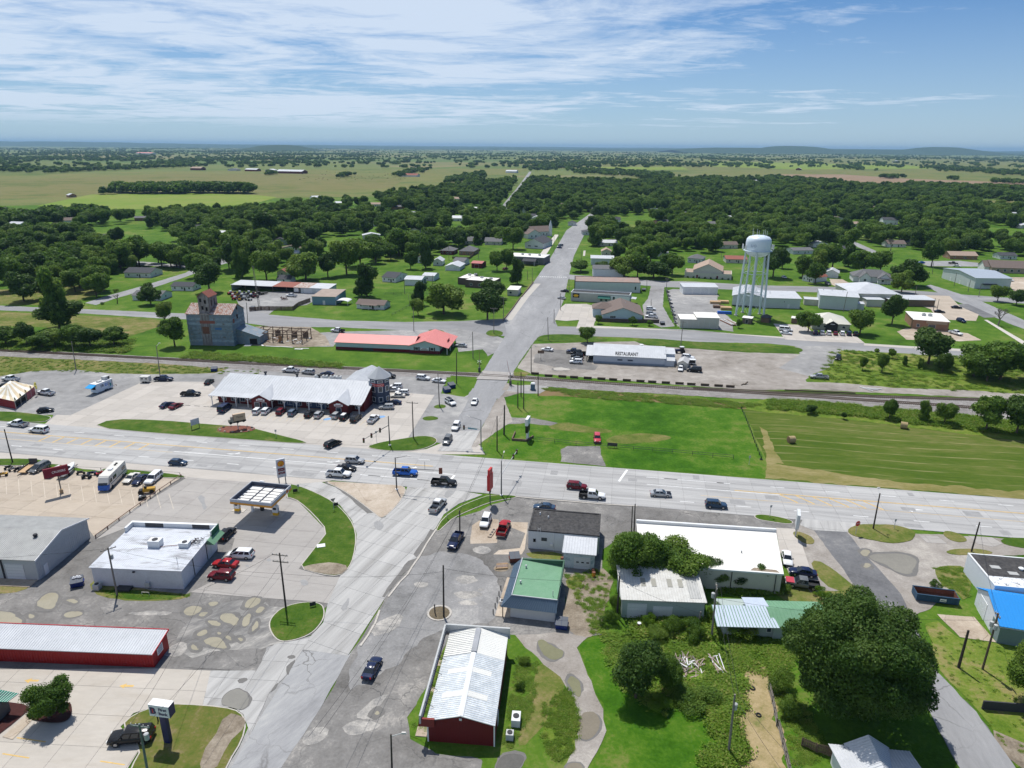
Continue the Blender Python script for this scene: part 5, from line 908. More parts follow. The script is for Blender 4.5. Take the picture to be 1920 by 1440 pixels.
# ---- far houses among the trees: (label, left x, right x, base y, depth, height, rise, wall, roof, hip)
FH=[('white cottage with brown roof far left among trees',97,118,427,9,2.8,2,WHT,BROWNR),('low grey roofed house far left in the woods',92,122,447,12,2.6,2.4,MAROON,GREYS),('pale roofed shed left of the white ranch house',190,217,503,10,2.5,1.4,TIMBER,SILVER),
 ('white ranch house with dark roof on the left lawn',234,283,520,13,2.9,2,WHT,DARKS),('white low house with dark roof behind the round tree',322,362,545,9,2.5,1.5,WHT,DARKS),('white house with grey roof behind the dome tree',249,302,563,11,2.5,1.6,WHT,GREYS),
 ('steep gabled white house deep in the left trees',354,376,457,10,3.6,3.2,WHT,GREYS),('brown house with pale patched roof in the left trees',350,390,483,12,2.8,2,BRICK,TANR),('white roofed mobile home under the left trees',396,419,440,7,2.5,.8,WHT,SILVER),
 ('pale grey roofed house with dormer beyond the trees',675,712,424,12,3.2,2.4,WHT,GREYS),('blue grey shed behind the sheds row trees',535,560,482,9,3,1.2,BLUEGREY,SILVER),('low grey ranch house behind the big trees',570,603,464,12,2.6,1.8,CREAM,GREYS),
 ('dark roofed cottage left of the blue grey shed',522,534,486,10,3,2,GREYW,DARKS),('small dark gabled cottage behind the long sheds',520,545,531,8,2.4,1.6,WHT,DARKS),('red roofed cottage behind the yard trees',520,538,518,9,2.6,1.6,CREAM,REDBR),
 ('white trailer home at the wood edge',756,768,381,8,2.6,.8,WHT,SILVER),('grey gabled house at the far wood edge',770,793,382,14,3.4,3.2,GREYW,GREYS),('brown shed half hidden in the middle wood',769,786,436,9,2.6,1.6,BEIGE,BROWNR),('white van like shed in the middle wood',776,788,447,6,2.8,.6,WHT,SILVER),
 ('white cottage behind the pine by the garages',780,794,493,9,2.8,1.6,WHT,GREYS),('white gabled house left of the open fronted garage',812,829,498,10,3,1.8,WHT,SILVER),('grey hip roofed house behind the lone round tree, left one',872,900,458,13,2.7,2.6,CREAM,GREYS),('grey hip roofed house behind the lone round tree, right one',909,940,459,13,2.7,2.4,CREAM,GREYS),
 ('white bungalow deep in the trees west of the church',905,926,438,10,3,1.6,WHT,GREYS),('steep white house by the diagonal street',975,986,402,10,4,3.4,WHT,SILVER),('white roofed porch house north of the church',998,1011,414,10,3,1.8,WHT,SILVER),('small white shed beside the church',997,1008,427,8,2.6,1.5,WHT,SILVER),
 ('low dark house on the main street lawn',1065,1080,423,9,2.6,1.6,WHT,DARKS),('dark roofed house where the main street ends',1101,1121,397,12,3,1.8,MAROON,DARKS),('cream roofed cottage behind the street store',1128,1146,479,9,3,1.8,CREAM,TANR),
 ('grey roofed house behind the dark shade trees',1217,1243,464,10,2.6,1.6,GREYW,GREYS),('white carport house under the dark trees',1232,1252,481,8,2.6,1.2,WHT,SILVER),('grey house with steep roofs in the right wood',1262,1293,408,12,3.4,3.0,GREYW,GREYS),('white metal roof flashing in the right wood',1335,1356,392,12,3.2,1.4,BEIGE,SILVER),
 ('white gable peeking out of the right wood',1204,1213,431,9,3,2,WHT,SILVER),('dark roofed house left of the curving street',1552,1590,474,10,3,1.8,WHT,DARKS),('white roofed carport on the curving street',1610,1631,433,9,3,1.6,CREAM,SILVER),('white two storey house at the wood edge',1655,1683,421,10,5,2.2,WHT,DARKS),
 ('brick house with brown roof behind the street tree',1655,1676,441,9,2.8,1.8,BRICK,BROWNR),('grey roofed cottage right of the bare tree',1691,1712,460,9,2.7,1.8,CREAM,GREYS),('white house with tan roof in the right trees',1789,1820,461,10,3,2,WHT,TANR),('long ranch house with tan shingle roof and brick walls',1781,1832,486,11,2.8,2.2,BRICK,TANR),
 ('grey green bungalow at the right edge of trees',1875,1906,486,10,2.7,1.6,GREYW,DARKS),('pale shed far in the right wood',1508,1519,403,10,3,1.4,WHT,SILVER),('dark farm barn with pale roof on the left pasture',357,377,319,22,6,4,MAROON,TANR),('white roofed open barn on the left pasture',459,481,321,22,5,3,MAROON,SILVER),('long low cattle barn with pale roof',518,566,325,30,6,4,MAROON,SILVER),('small hay barn left of the cattle barn',497,513,322,20,5,3,BEIGE,SILVER),
 ('grey farm shed left of the open barn',427,444,320,18,4,3,GREYW,GREYS),('farmhouse with red and white roof on the green pasture',748,782,331,20,4,4,WHT,REDBR),('white farm roof at the distant road',948,968,324,20,5,3,WHT,SILVER),('bright farm shed far left',255,284,289,40,9,5,WHT,REDR),('pale hay shed on the far right field',1492,1502,319,18,5,3,MAROON,SILVER),('white farm sheds beyond the right wood',1128,1144,325,20,5,3,WHT,SILVER),('long white poultry shed beyond the right wood',1148,1162,327,20,5,3,WHT,SILVER),('low white barn at the right wood edge',1404,1430,342,16,4,2,WHT,SILVER),('far white barn on the right pasture',1672,1682,305,30,8,5,WHT,SILVER),('cream barn beyond the right field',1879,1895,326,20,5,3,BEIGE,SILVER)]
for(lb,x0,x1,y,D,h,rs,wm,rm)in FH:
 far_=y<345
 house(lb,(x0,y),(x1,y+(x1-x0)*.02),D,h,rs,'x' if(x1-x0)>18 else 'y',wm,rm,nw=0 if far_ else(3 if x1-x0>25 else 1),name='barn' if far_ else 'house',cat='barn' if far_ else 'house')
# ================================================================== near buildings, south of the highway
b=B('metal_store','big pale grey metal building with ribbed grey roof at left edge','warehouse',(0,1085),(68,1088));w=b.W
GW=mat('grey_ribbed_wall',(.43,.45,.46),var=.06)
b.gable(-26,0,w+.6,14.6,4.2,1.7,'x',GW,GREYR,oh=.25,rib=.35);m=MB()
for y in np.arange(.4,14.6,.5):m.box(w+.58,y,0,w+.63,y+.08,4.1)
b.add('wall_rib',m,GW,kind='stuff')
b.add('rake_trim',MB().bar((w+.9,-.3,4.2),(w+.9,7.3,6.05),.1,.25).bar((w+.9,7.3,6.05),(w+.9,14.9,4.2),.1,.25),TRIM)
b.gdoor('F',1.6,3.4,3.2,0,DOORW,5);b.gdoor('F',-6.5,3.4,3.2,0,DOORW,5);b.add('wall_post',MB().box(.9,-.12,0,1.2,0,4),DTRIM);b.door('R',1.6,1.0,2.1,w+.6,WHT);b.add('step',MB().box(-2,-2.2,-.05,w+.4,-.05,.16),TANCON);b.add('roof_vent',MB().tube((4,5.4,5.2),(4,5.4,5.9),.28,n=10).tube((4,5.4,5.9),(4,5.4,6.2),.42,.34,10),DTRIM);b.end()
b=B('liquor_store','white store with streaked white corrugated flat roof and air units','store',(178,1098),(345,1105));w=b.W;D=13.2
b.flat(0,0,w,D,3.85,mat('white_block',(.56,.585,.62),var=.1,scale=.4,col2=(.45,.47,.50),thr=(.55,.75)),WORNW,par=0,hb=4.35,rib=.4);b.add('rear_parapet',MB().box(-.3,D-.1,3.6,w+.5,D+.5,5.3).box(-.3,D-2.2,3.6,.1,D-.1,5.3).box(w+.1,D-2.2,3.6,w+.5,D-.1,5.2),WHT)
for x0,x1 in((2.6,6.2),(12.0,15.4)):b.add('parapet_patch',MB().box(x0,D-.16,4.3,x1,D-.1,5.28),mat('bare_tin',(.06,.06,.065),var=.4,scale=1.4))
b.add('sign_end',MB().box(w+.5,D-2.4,4.0,w+.62,D+.5,5.4),mat('sign_green',(.01,.10,.05),var=.1));b.add('mansard',MB().hexa([(w+.1,D-4,3.4),(w+1.6,D-4,3.4),(w+1.6,D+.4,3.4),(w+.1,D+.4,3.4)],[(w+.1,D-4,4.3),(w+.5,D-4,4.3),(w+.5,D+.4,4.3),(w+.1,D+.4,4.3)]),GREENR)
b.ac(6.9,6.3,4.2,2.2,1.5,1.3,m=WHT);b.ac(12.6,6.6,4.2,1.8,1.3,.9,m=WHT);b.add('pipe_run',MB().bar((9,6.5,4.35),(14.6,7.8,4.4),.08).bar((14,7.6,4.4),(14.8,9.6,4.6),.07),RUST)
cl=MB()
for k in range(26):x,y=RU(14.4,16),RU(7.6,9.6);cl.bar((x,y,4.5),(x+RU(-.8,.8),y+RU(-.8,.8),4.5+RR()*.5),.07)
b.add('antenna_scrap',cl,DTRIM,kind='stuff');b.add('roof_mast',MB().bar((15.4,1,4),(15.4,1,6),.06).bar((14.8,1,5.7),(16,1,5.7),.05),GALVM)
b.ac(.6,-1.5,0,1.1,1.0,1.1,'wall_unit');b.add('gas_meter',MB().box(9.6,-.5,.4,10.4,-.05,1.3).tube((9.8,-.3,0),(9.8,-.3,1.8),.05),GALVM);b.add('bike_rack',MB().bar((10.0,-2.2,0),(10.0,-2.2,.7),.07).bar((10.0,-2.2,.7),(11.3,-2.2,.7),.07).bar((11.3,-2.2,0),(11.3,-2.2,.7),.07),CREAM)
b.add('wall_lamp',MB().box(7.6,-.3,3.2,8,-.05,3.4),DTRIM);b.win('R',9.6,.2,1.4,2.8,w,TRIM,GREYW,'door');[b.add('wall_conduit',MB().bar((w+.08,y,.2),(w+.08,y,3.8),.09),DTRIM)for y in(4,9)]
b.add('loading_step',MB().box(4.6,-1.5,0,7.2,-.1,.4),DTRIM);b.end()
b=B('storage_units','long low red storage building with bright white ribbed roof','storage building',(0,1240),(290,1252));w=b.W;REDM=mat('red_metal_siding',(.30,.012,.014),var=.05,rough=.55)
b.flat(-14,0,w,4.3,2.6,REDM,SILVER,par=0,hb=3.25,rib=.42);m=MB()
for x in np.arange(-14,w,.45):m.box(x,-.04,0,x+.07,0,2.55)
b.add('wall_rib',m,REDM,kind='stuff');sg=b.add('wall_sign',MB().box(w+.02,1.2,1.2,w+.09,2.7,2.6),WH_P);[MB().box(w+.09,1.35,1.4+k*.28,w+.1,2.55,1.52+k*.28).build('sign_line',NAV_P,sg)for k in range(4)]
b.add('roof_trim',MB().bar((-14,4.55,3.3),(w+.3,4.55,3.3),.12,.3).bar((w+.27,-.3,2.62),(w+.27,4.5,3.3),.1,.22),mat('red_trim',(.42,.02,.03),var=.05));b.end()
c_=P(4,1392);b=B('bank','bank building corner with green ribbed metal roofs at lower left','bank',at=P(-70,1400),W=1,rz=RAD(-3));GRM=mat('green_metal_roof',(.015,.22,.13),rough=.45,var=.05);e=P(31,1305,2.9)-b.o;ex=e.x*COS(-b.rz)-e.y*SIN(-b.rz);ey=e.x*SIN(-b.rz)+e.y*COS(-b.rz)
q=[(-6,ey-1.2,2.7),(ex-.7,ey-.9,2.7),(ex,ey+.4,3.0),(-6,ey+1.2,3.9)];b.add('roof',MB().slab(q,.15),GRM);b.ribs(q,.35,TRIM);q=[(-6,ey-6.2,2.2),(ex-.8,ey-4.5,2.4),(ex-.8,ey-3.6,2.7),(-6,ey-3.4,3.2)];b.add('porch_roof',MB().slab(q,.15),GRM);b.ribs(q,.35,TRIM)
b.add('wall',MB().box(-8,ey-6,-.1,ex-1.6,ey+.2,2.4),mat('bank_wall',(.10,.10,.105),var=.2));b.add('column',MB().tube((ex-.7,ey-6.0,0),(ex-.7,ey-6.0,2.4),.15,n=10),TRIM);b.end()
b=B('black_roof_shop','white cinder block shop with flat black tar roof','shop',(990,1028),(1122,1040));w=b.W;b.flat(0,0,w,8.6,4.0,mat('white_stucco',(.58,.60,.62),var=.07),BLACKR,par=.22,pt=.3,pm=BLACKR);b.win('F',2.6,2.0,1.1,.7,0,DTRIM);b.win('F',1.0,1.6,.5,.7,0,DTRIM,DARKIN)
b.add('downpipe',MB().tube((5,-.08,0),(5,-.08,3.9),.05),TRIM);b.add('meter_box',MB().box(4.4,-.25,1.1,4.9,-.02,1.6),TRIM);[b.pipe(x,y,4.1,.4,.1,WHT)for x,y in((1.6,6.4),(3.4,5.2))];b.add('roof_ladder',MB().bar((1.9,-.1,3.4),(1.9,-.1,4.9),.05).bar((2.4,-.1,3.4),(2.4,-.1,4.9),.05).bar((1.9,-.1,4.6),(2.4,-.1,4.6),.04),TRIM)
b.flat(7.4,-5.4,13.2,-.05,3.3,mat('peeling_white',(.48,.55,.58),var=.1,col2=(.25,.34,.38),thr=(.5,.65)),SILVER,par=0,hb=3.7,rib=.5);g_=b.gdoor('F',9.4,3,2.5,-5.4,DOORW,4);[MB().box(9.8+k*.95,-5.48,1.35,10.3+k*.95,-5.44,1.6).build('pane',DARKIN,g_)for k in range(3)];b.end()
b=B('green_roof_shop','white block shop with green flat roof and slate blue mansard','shop',(957,1157),(1040,1167));w=b.W;b.walls(0,0,w,11.5,2.7,mat('painted_block',(.60,.60,.60),var=.06))
zt=4.0;b.add('roof',MB().hexa([(.1,.5,2.6),(w+.2,.5,2.6),(w+.2,11.6,2.6),(.1,11.6,2.6)],[(.1,.5,zt),(w+.2,.5,zt),(w+.2,11.6,zt-.5),(.1,11.6,zt)]),GREENR)
qf=[(-1.5,-.7,2.35),(w+.3,-.7,2.35),(w+.3,.5,zt+.05),(.1,.5,zt+.05)];ql=[(-1.5,11.7,2.35),(-1.5,-.7,2.35),(.1,.5,zt+.05),(.1,11.7,zt+.05)]
b.add('mansard',MB().slab(qf,.12).slab(ql,.12),STEELB);b.ribs(qf,.4,STEELB);b.ribs(ql,.4,STEELB);b.add('roof_edge',MB().bar((.1,.48,zt+.1),(w+.3,.48,zt+.1),.12,.14).bar((.1,.4,zt+.1),(.1,11.7,zt+.1),.12,.14),SILVER)
b.add('back_parapet',MB().hexa([(.1,11.3,3.3),(w+.3,11.3,3.3),(w+.3,11.7,3.3),(.1,11.7,3.3)],[(.1,11.3,4.1),(w+.3,11.3,4.6),(w+.3,11.7,4.6),(.1,11.7,4.1)]),mat('parapet_shade_green',(.05,.11,.07),var=.1));b.add('side_parapet',MB().hexa([(w+.1,5,3.4),(w+.35,5,3.4),(w+.35,11.6,3.4),(w+.1,11.6,3.4)],[(w+.1,5,3.8),(w+.35,5,3.8),(w+.35,11.6,4.6),(w+.1,11.6,4.6)]),MATS['parapet_shade_green'])  # shading of the raised parapets painted in as a darker green
[b.pipe(x,y,zt,.35,.13)for x,y in((1.2,9),(1.0,4.2))];b.add('flue',MB().tube((w-.6,1.6,3.6),(w-.6,1.6,5.0),.06),GALVM);b.add('porch_floor',MB().box(-2.6,-.3,-.05,-.05,11,.14),TANCON);[b.add('porch_post',MB().box(-1.35,y,0,-1.2,y+.15,2.4),TIMBER)for y in(-.3,3.4,7,10.6)];[b.add('bollard',MB().tube((-3,y,0),(-3,y,1.0),.09),DTRIM)for y in(.2,1.9,3.6,5.3,7)];b.win('L',5,.1,1.0,2.1,0,TRIM,DTRIM,'door');b.ac(-2.4,2.6,.14,.8,.8,.8,'ice_box',WHT);b.end()
A_,Bk=P(1195,978,4.3),P(1452,995,4.3);rz_=math.atan2(Bk.y-A_.y,Bk.x-A_.x);Wd=(Bk-A_).length;u_=V((COS(rz_),SIN(rz_),0));v_=V((-u_.y,u_.x,0));Fr=P(1467,1075,4.3);Dd=abs((Fr-Bk).dot(v_));og=A_-v_*Dd;og.z=0
b=B('white_roof_hall','very wide shop with plain bright white flat roof beside the highway','shop',at=og,W=Wd,rz=rz_);sk=(Fr-Bk).dot(u_)
m=MB();m.hexa([(0,0,-.2),(Wd+sk,0,-.2),(Wd,Dd,-.2),(0,Dd,-.2)],[(0,0,4.1),(Wd+sk,0,4.1),(Wd,Dd,4.1),(0,Dd,4.1)]);b.add('wall',m,BEIGE);b.add('roof',MB().slab([(-.2,-.2,4.3),(Wd+sk+.2,-.2,4.3),(Wd+.2,Dd-.6,4.3),(-.2,Dd-.6,4.3)],.18),WHITER);b.add('front_parapet',MB().box(-.2,Dd-.55,3.7,Wd+.2,Dd-.1,4.9).box(-.2,Dd-.05,3.7,Wd+.2,Dd+.3,4.6),WHT);b.pipe(Wd*.7,Dd*.4,4.3,.3);b.add('roof_edge',MB().bar((-.2,-.25,4.2),(Wd+sk+.2,-.25,4.2),.12,.3),GREYW);[b.add('downpipe',MB().tube((x,-.1,0),(x,-.1,4.0),.07),DTRIM)for x in(Wd*.6,Wd+sk-1)]
b.add('roof_damp',MB().slab([(Wd+sk-5.5,.2,4.31),(Wd+sk-.4,.1,4.31),(Wd+sk-.8,.9,4.31),(Wd+sk-4.6,1.2,4.31)],.008),mat('roof_stain',(.24,.19,.14),var=.4,scale=1.2));b.end()
b=B('grey_shop','sage grey workshop with pale ribbed roof and four skylights','workshop',(1165,1157),(1318,1163));w=b.W;b.flat(0,0,w,8.2,3.6,SAGE,mat('pale_ribbed_roof',(.56,.555,.53),rough=.6,var=.06,col2=(.48,.47,.44)),par=0,hb=4.5,rib=.45);b.gdoor('F',.9,3.2,2.8,0,DOORW,4);b.gdoor('F',5.2,3.2,2.4,0,WHT,1)
for x in(3.5,5.3,8.0,9.8):z0=3.72+.11*3.2;b.add('skylight',MB().slab([(x,3.2,z0+.03),(x+.8,3.2,z0+.03),(x+.8,5.2,z0+.25),(x,5.2,z0+.25)],.04),mat('skylight_panel',(.30,.29,.25),var=.1,rough=.4))
b.add('roof_patch',MB().slab([(11.3,.6,3.79),(13.2,.6,3.79),(13.2,6,4.38),(11.3,6,4.38)],.03),GREYR);b.end()
o_=P(1342,1200);b=B('tin_roof_house','grey house with silver tin roof and green rear wing under a tree','house',(1342,1196),(1456,1199));w=b.W;b.walls(1.2,.6,w-.4,7,2.5,SAGE);z=2.7
TIN=mat('silver_tin',(.45,.51,.60),rough=.5,var=.1,scale=.6);q=[(-.2,-.6,z),(w,-.6,z),(w-.4,4,z+.7),(0,4,z+.7)];b.add('roof',MB().slab(q,.12).slab([(5.6,4,z+.7),(w-.4,4,z+.7),(w-.7,6,z+.9),(5.4,6,z+.9)],.12),TIN);b.ribs(q,.5,TIN)
b.gable(w-.6,.2,w+8.5,6.4,2.5,.9,'x',SAGE,GREENR,oh=.3,rib=.6);b.win('F',w-1.6,.9,.8,.9,.6);b.add('window_unit',MB().box(5.2,.2,.8,6.2,.6,1.6),GALVM);b.end()
b=B('red_shop','dark red metal shop with striped silver ribbed gable roof','shop',(803,1390),(927,1400));w=b.W;D=17.4;REDS=mat('deep_red_siding',(.135,.012,.014),var=.08,rough=.6)
b.gable(0,0,w,D,3.5,1.15,'y',REDS,GALV,oh=.12,rib=.36);RW=mat('cream_roof_sheet',(.66,.655,.62),rough=.5,var=.05)
def rq(x0,x1,y0,y1,dz=.035):
 f=lambda x:3.64+1.15*(1-abs(x-w/2)/(w/2))+dz;return[(x0,y0,f(x0)),(x1,y0,f(x1)),(x1,y1,f(x1)),(x0,y1,f(x0))]
b.add('roof_sheet',MB().slab(rq(-.1,w/2-.35,12,D+.1),.03).slab(rq(w/2+.35,w+.1,12,D+.1),.03),RW);b.ribs([(w/2-.4,D,4.75),(w/2-.4,12,4.75),(-.1,12,3.68),(-.1,D,3.68)][::-1],.4,RW)
for y in(3.6,8.2):b.add('skylight',MB().slab(rq(1.2,w/2-.3,y,y+.9),.03).slab(rq(w/2+.3,w-1.4,y,y+.9),.03),RW)
b.add('ridge_cap',MB().slab([(w/2-.35,-.1,4.78),(w/2,-.1,4.88),(w/2,12,4.88),(w/2-.35,12,4.78)],.04).slab([(w/2,-.1,4.88),(w/2+.35,-.1,4.78),(w/2+.35,12,4.78),(w/2,12,4.88)],.04),WHT);b.add('ridge_vent',MB().box(w/2-.4,12.1,4.6,w/2+.4,D-.2,4.95),mat('ridge_tin',(.30,.31,.33),var=.2))
b.add('side_parapet',MB().box(-1.0,-.5,3.0,-.75,D+.5,4.7).box(-.75,D+.2,3.0,w+.4,D+.5,4.9),mat('parapet_tin',(.42,.43,.43),var=.1));b.add('corner_skirt',MB().hexa([(-1.15,-.55,3.0),(1.0,-.55,3.0),(1.0,-.1,3.0),(-1.15,-.1,3.0)],[(-1.05,-.4,4.1),(1.0,-.4,4.1),(1.0,-.1,4.1),(-1.05,-.1,4.1)]),mat('red_ribbed_skirt',(.20,.035,.03),var=.15));b.add('parapet_brace',MB().bar((-.75,2,4.6),(.4,2,3.9),.05).bar((-.75,5,4.6),(.4,5,3.9),.05).bar((-.75,8,4.6),(.4,8,3.9),.05).bar((-.75,11,4.6),(.4,11,3.9),.05),DTRIM)
m=MB()
for x in np.arange(.2,w,.4):m.box(x,-.035,0,x+.06,0,3.5)
b.add('wall_rib',m,REDS,kind='stuff');b.add('corner_trim',MB().box(-.08,-.08,0,.1,.0,3.5).box(w-.1,-.08,0,w+.08,0,3.5),TRIM);b.add('wall_vent',MB().box(w/2-.2,-.1,4.0,w/2+.15,0,4.3),TRIM);b.ac(w+1.4,1.0,0,1.0,1.0,1.1,'condenser');b.ac(w+1.9,3.4,0,1.2,1.8,1.2,'package_unit',WHT);b.add('door_step',MB().box(-1.9,.6,0,-.05,2.2,.16),TANCON);[b.add('door_step',MB().box(-1.6,y,0,-.05,y+1.2,.14),TANCON)for y in(8.4,14)];b.add('side_door',MB().box(w,3.4,0,w+.08,4.4,2.1),WHT);b.end()
b=B('blue_roof_garage','pale garage with vivid blue metal roof at right edge','garage',(1868,1205),(1935,1216));b.gable(0,0,17,10.4,3.2,2.0,'x',mat('pale_garage_wall',(.62,.64,.68),var=.05),BLUER,oh=.2,rib=.5,peak=.62);b.walls(-.02,-.06,17,3,2.9,mat('shade_green_wall',(.16,.22,.22),var=.06),name='front_wall');b.gdoor('L',5.8,3.2,3.1,0,DOORW,4);b.end()
A_=P(1866,1097,4.2);Bk=P(1815,1036,4.2);dv=Bk-A_;L_=dv.length;rz_=math.atan2(dv.y,dv.x)-HPI;A_.z=0
b=B('black_roof_warehouse','white warehouse with black tar roof behind the blue roofed garage','warehouse',at=A_,W=22,rz=rz_);b.flat(0,0,22,L_,4.0,mat('cool_white_wall',(.60,.63,.68),var=.04),BLACKR,par=.15,pm=WHT);b.add('roof_strip',MB().box(.3,.3,4.06,21,3.0,4.12),mat('patched_white_roof',(.62,.63,.65),var=.15,scale=.7,col2=(.07,.07,.07),thr=(.55,.62)));[b.add('skylight',MB().box(x,y,4.08,x+1.6,y+1.0,4.14),GREYR)for x,y in((2.0,5.6),(4.2,4.0))];b.pipe(7,6,4.1,.3,.3,WHT);b.pipe(9.2,6.4,4.1,.3,.4,WHT);b.end()
A_=P(1563,1400,2.7);Bq=P(1694,1412,2.7);rz_=math.atan2(Bq.y-A_.y,Bq.x-A_.x);A_.z=0
b=B('cross_gable_house','house with white ribbed cross gable roof at the bottom edge','house',at=A_,W=(Bq-A_).length,rz=rz_);w=b.W;b.gable(0,-10,w,0,2.6,1.0,'x',WHT,SILVER,rib=.4);b.gable(w*.22,-7,w*.74,.3,2.7,1.5,'y',WHT,SILVER,rib=.4);b.win('L',-5,1,1,1.1,0);b.end()
# ================================================================== rail line
STEEL=mat('rail_steel',(.13,.085,.065),rough=.6,var=.25,scale=1.5,spec=.4);TIE=mat('tie_wood',(.085,.065,.05),rough=1,var=.35,scale=2.5)
def track(label,px,z=.16):
 pts=chaikin([P(*p)for p in px],0);ln=[pts[0]]
 for a,d in zip(pts,pts[1:]):
  k=max(1,int((d-a).length/8))
  for i in range(1,k+1):ln.append(a.lerp(d,i/k))
 for _ in range(6):ln=[ln[0]]+[(ln[i-1]+ln[i]*2+ln[i+1])/4 for i in range(1,len(ln)-1)]+[ln[-1]]
 t_=thing('railway_track',label,'railway track',(0,0,0));r1,r2,ti=MB(),MB(),MB();acc=0
 for a,d in zip(ln,ln[1:]):
  u=(d-a).normalized();n_=V((-u.y,u.x,0));A,D=a+V((0,0,z+.12)),d+V((0,0,z+.12))
  r1.bar(A+n_*.75,D+n_*.75,.11,.18);r2.bar(A-n_*.75,D-n_*.75,.11,.18);l=(d-a).length
  while acc<l:
   c=a+u*acc;p,q=c+n_*1.3+V((0,0,z)),c-n_*1.3+V((0,0,z));ti.bar(p,q,.24,.14);acc+=.62
  acc-=l
 r1.build('rail',STEEL,t_);r2.build('rail',STEEL,t_);ti.build('tie',TIE,t_,kind='stuff')
track('main railway line on grey ballast crossing the street',[(-130,651),(0,657.5),(240,670),(480,683),(720,694.5),(840,700),(960,706),(1080,716),(1200,723.5),(1560,747),(1820,764),(1960,775),(2060,783)])
track('siding that splits off the main line towards the right',[(1300,729),(1420,735),(1520,739),(1640,744.5),(1840,750),(1960,754),(2060,758)])
for k,(x,y)in enumerate([(968,700.5)]+[(997+24.4*j+(j%3)*1.2,702.5+1.45*j)for j in range(1,16)]):
 c_=P(x+6,y+2);o=thing('tie_bundle','low stack of dark railway ties, one of the row along the restaurant lot','barrier',c_,HW,'dark tie stacks along the rail edge of the lot')
 if k==0:o.location=P(1003,702)
 for r in range(3):
  for q in range(2):MB().box(-1.35+.05*((r+q)%2),-.26+q*.27,.05+r*.24,1.3+.06*r,-.02+q*.27,.27+r*.24).build('tie',TIE,o)
c_=P(1399,721);o=thing('timber_offcut','short tilted timber at the end of the tie row','timber',c_,.6);MB().bar((-.9,0,.15),(1.0,.2,.7),.3).build('tie',TIE,o);MB().bar((-2.2,.3,.15),(-.6,.5,.25),.25).build('tie',TIE,o)
for k in range(3):
 c_=P(1626+k*7,730);o=MB().bar((-2.6,0,.2),(2.2,-.9+.5*k,.25),.3,.2).build('loose_beam',PALEB,None,c_,-.9+.3*k);tag(o,'pale concrete beam in the small heap beside the siding','beam','beams heaped beside the siding')
o=MB().bar((0,0,.25),(22,-2.6,.25),.3).build('spare_rail',STEEL,None,P(1471,732));tag(o,'long dark spare rail lying on gravel above the siding','rail')
# ================================================================== poles and wires
POLE=mat('pole_wood',(.055,.045,.04),rough=.95,var=.3,scale=2);POLE2=mat('grey_pole_wood',(.20,.18,.16),rough=.95,var=.25,scale=2);INS=mat('insulator',(.55,.53,.5),var=0)
PTOP={}
def pole(key,base,top,label,cross=0,r=.15,m=None,light=0,trafo=0,cang=None,name='utility_pole',cat='utility pole',z=None,arms=1):
 A=P(*base);h=zat(A,top[1])if z is None else z
 u_=Vector(P(top[0],top[1],h))-A;lean=V((u_.x,0,0))if abs(u_.x)<2.5 else V((0,0,0))
 t_=thing(name,label,cat,A,0);T=V((lean.x,0,h));MB().tube((0,0,-.5),T,r*1.15,r*.8,9).build('post',m or POLE,t_)
 ca=HW if cang is None else cang;d=V((COS(ca),SIN(ca),0))
 for k in range(arms if cross else 0):
  c=T-V((0,0,.4+k*1.3));ar=MB().bar(c-d*cross/2,c+d*cross/2,.12,.14).build('crossarm',m or POLE2,t_)
  for s_ in(-.46,-.2,.2,.46):MB().tube(c+d*cross*s_+V((0,0,.05)),c+d*cross*s_+V((0,0,.32)),.05,n=6).build('insulator',INS,ar)
 if trafo:
  for k in range(trafo):
   a=ca+.8+k*2.1;c=T+V((COS(a)*.45,SIN(a)*.45,-2.6));MB().lathe(c,[(.24,0),(.28,.05),(.28,.85),(.1,.95)],10).build('transformer',GALVM,t_)
 if light:
  e=V((COS(light),SIN(light),0));am=MB().tube(T-V((0,0,.3)),T+e*1.6+V((0,0,.5)),.05,n=6).build('lamp_arm',GALVM,t_);MB().hexa([T+e*1.5+V((x,y,.42))for x,y in((-.15,-.15),(.5,-.15),(.5,.15),(-.15,.15))],[T+e*1.5+V((x,y,.6))for x,y in((-.1,-.1),(.4,-.1),(.4,.1),(-.1,.1))]).build('lamp_head',INS,am)
 PTOP[key]=A+T;return t_
EA=HW;NA=HW+HPI
pole('a',(24,868),(8,805),'leaning dark pole at the left edge of the highway')
pole('b',(143,695),(134,640),'grey pole between gravel lot and rail line, far left',m=POLE2)
pole('c',(300,704),(293,648),'grey pole with small lamp behind the blue pickup',m=POLE2,light=NA)
pole('d',(775,822),(773,753),'dark light pole with twin floodlights on the corner island',cross=3.2,light=0)
pole('e',(824,762),(821,699),'thin pole on a grass scrap beside the strip mall exit',m=POLE2)
pole('f',(856,720),(856,661),'dark pole right behind the blue dumpsters')
pole('g',(971,765),(971,717),'leftmost thin dark pole at the crossing corner of the green field')
pole('h',(977,744),(977,698),'dark pole nearest the rail line left of the portable toilet')
pole('i',(982,767),(982,710),'dark pole on the green field in front of the portable toilet')
pole('j',(1009,742),(1009,704),'dark pole just right of the portable toilet')
pole('k',(932,845),(932,780),'dark pole on the island left of the black and white pylon sign')
pole('l',(945,815),(946,760),'thick twin dark pole behind the pylon sign island',r=.22)
pole('m',(996,699),(996,651),'grey pole at the corner of the restaurant lot',m=POLE2,light=EA)
pole('n',(887,672),(886,622),'grey pole at the street corner of the red roofed store',m=POLE2)
pole('o',(536,1140),(524,1037),'tall utility pole with crossarm on the oval grass island',cross=2.8,trafo=0,cang=EA,arms=2)
pole('p',(832,1157),(831,1060),'dark utility pole in a dirt ring on the old asphalt lot')
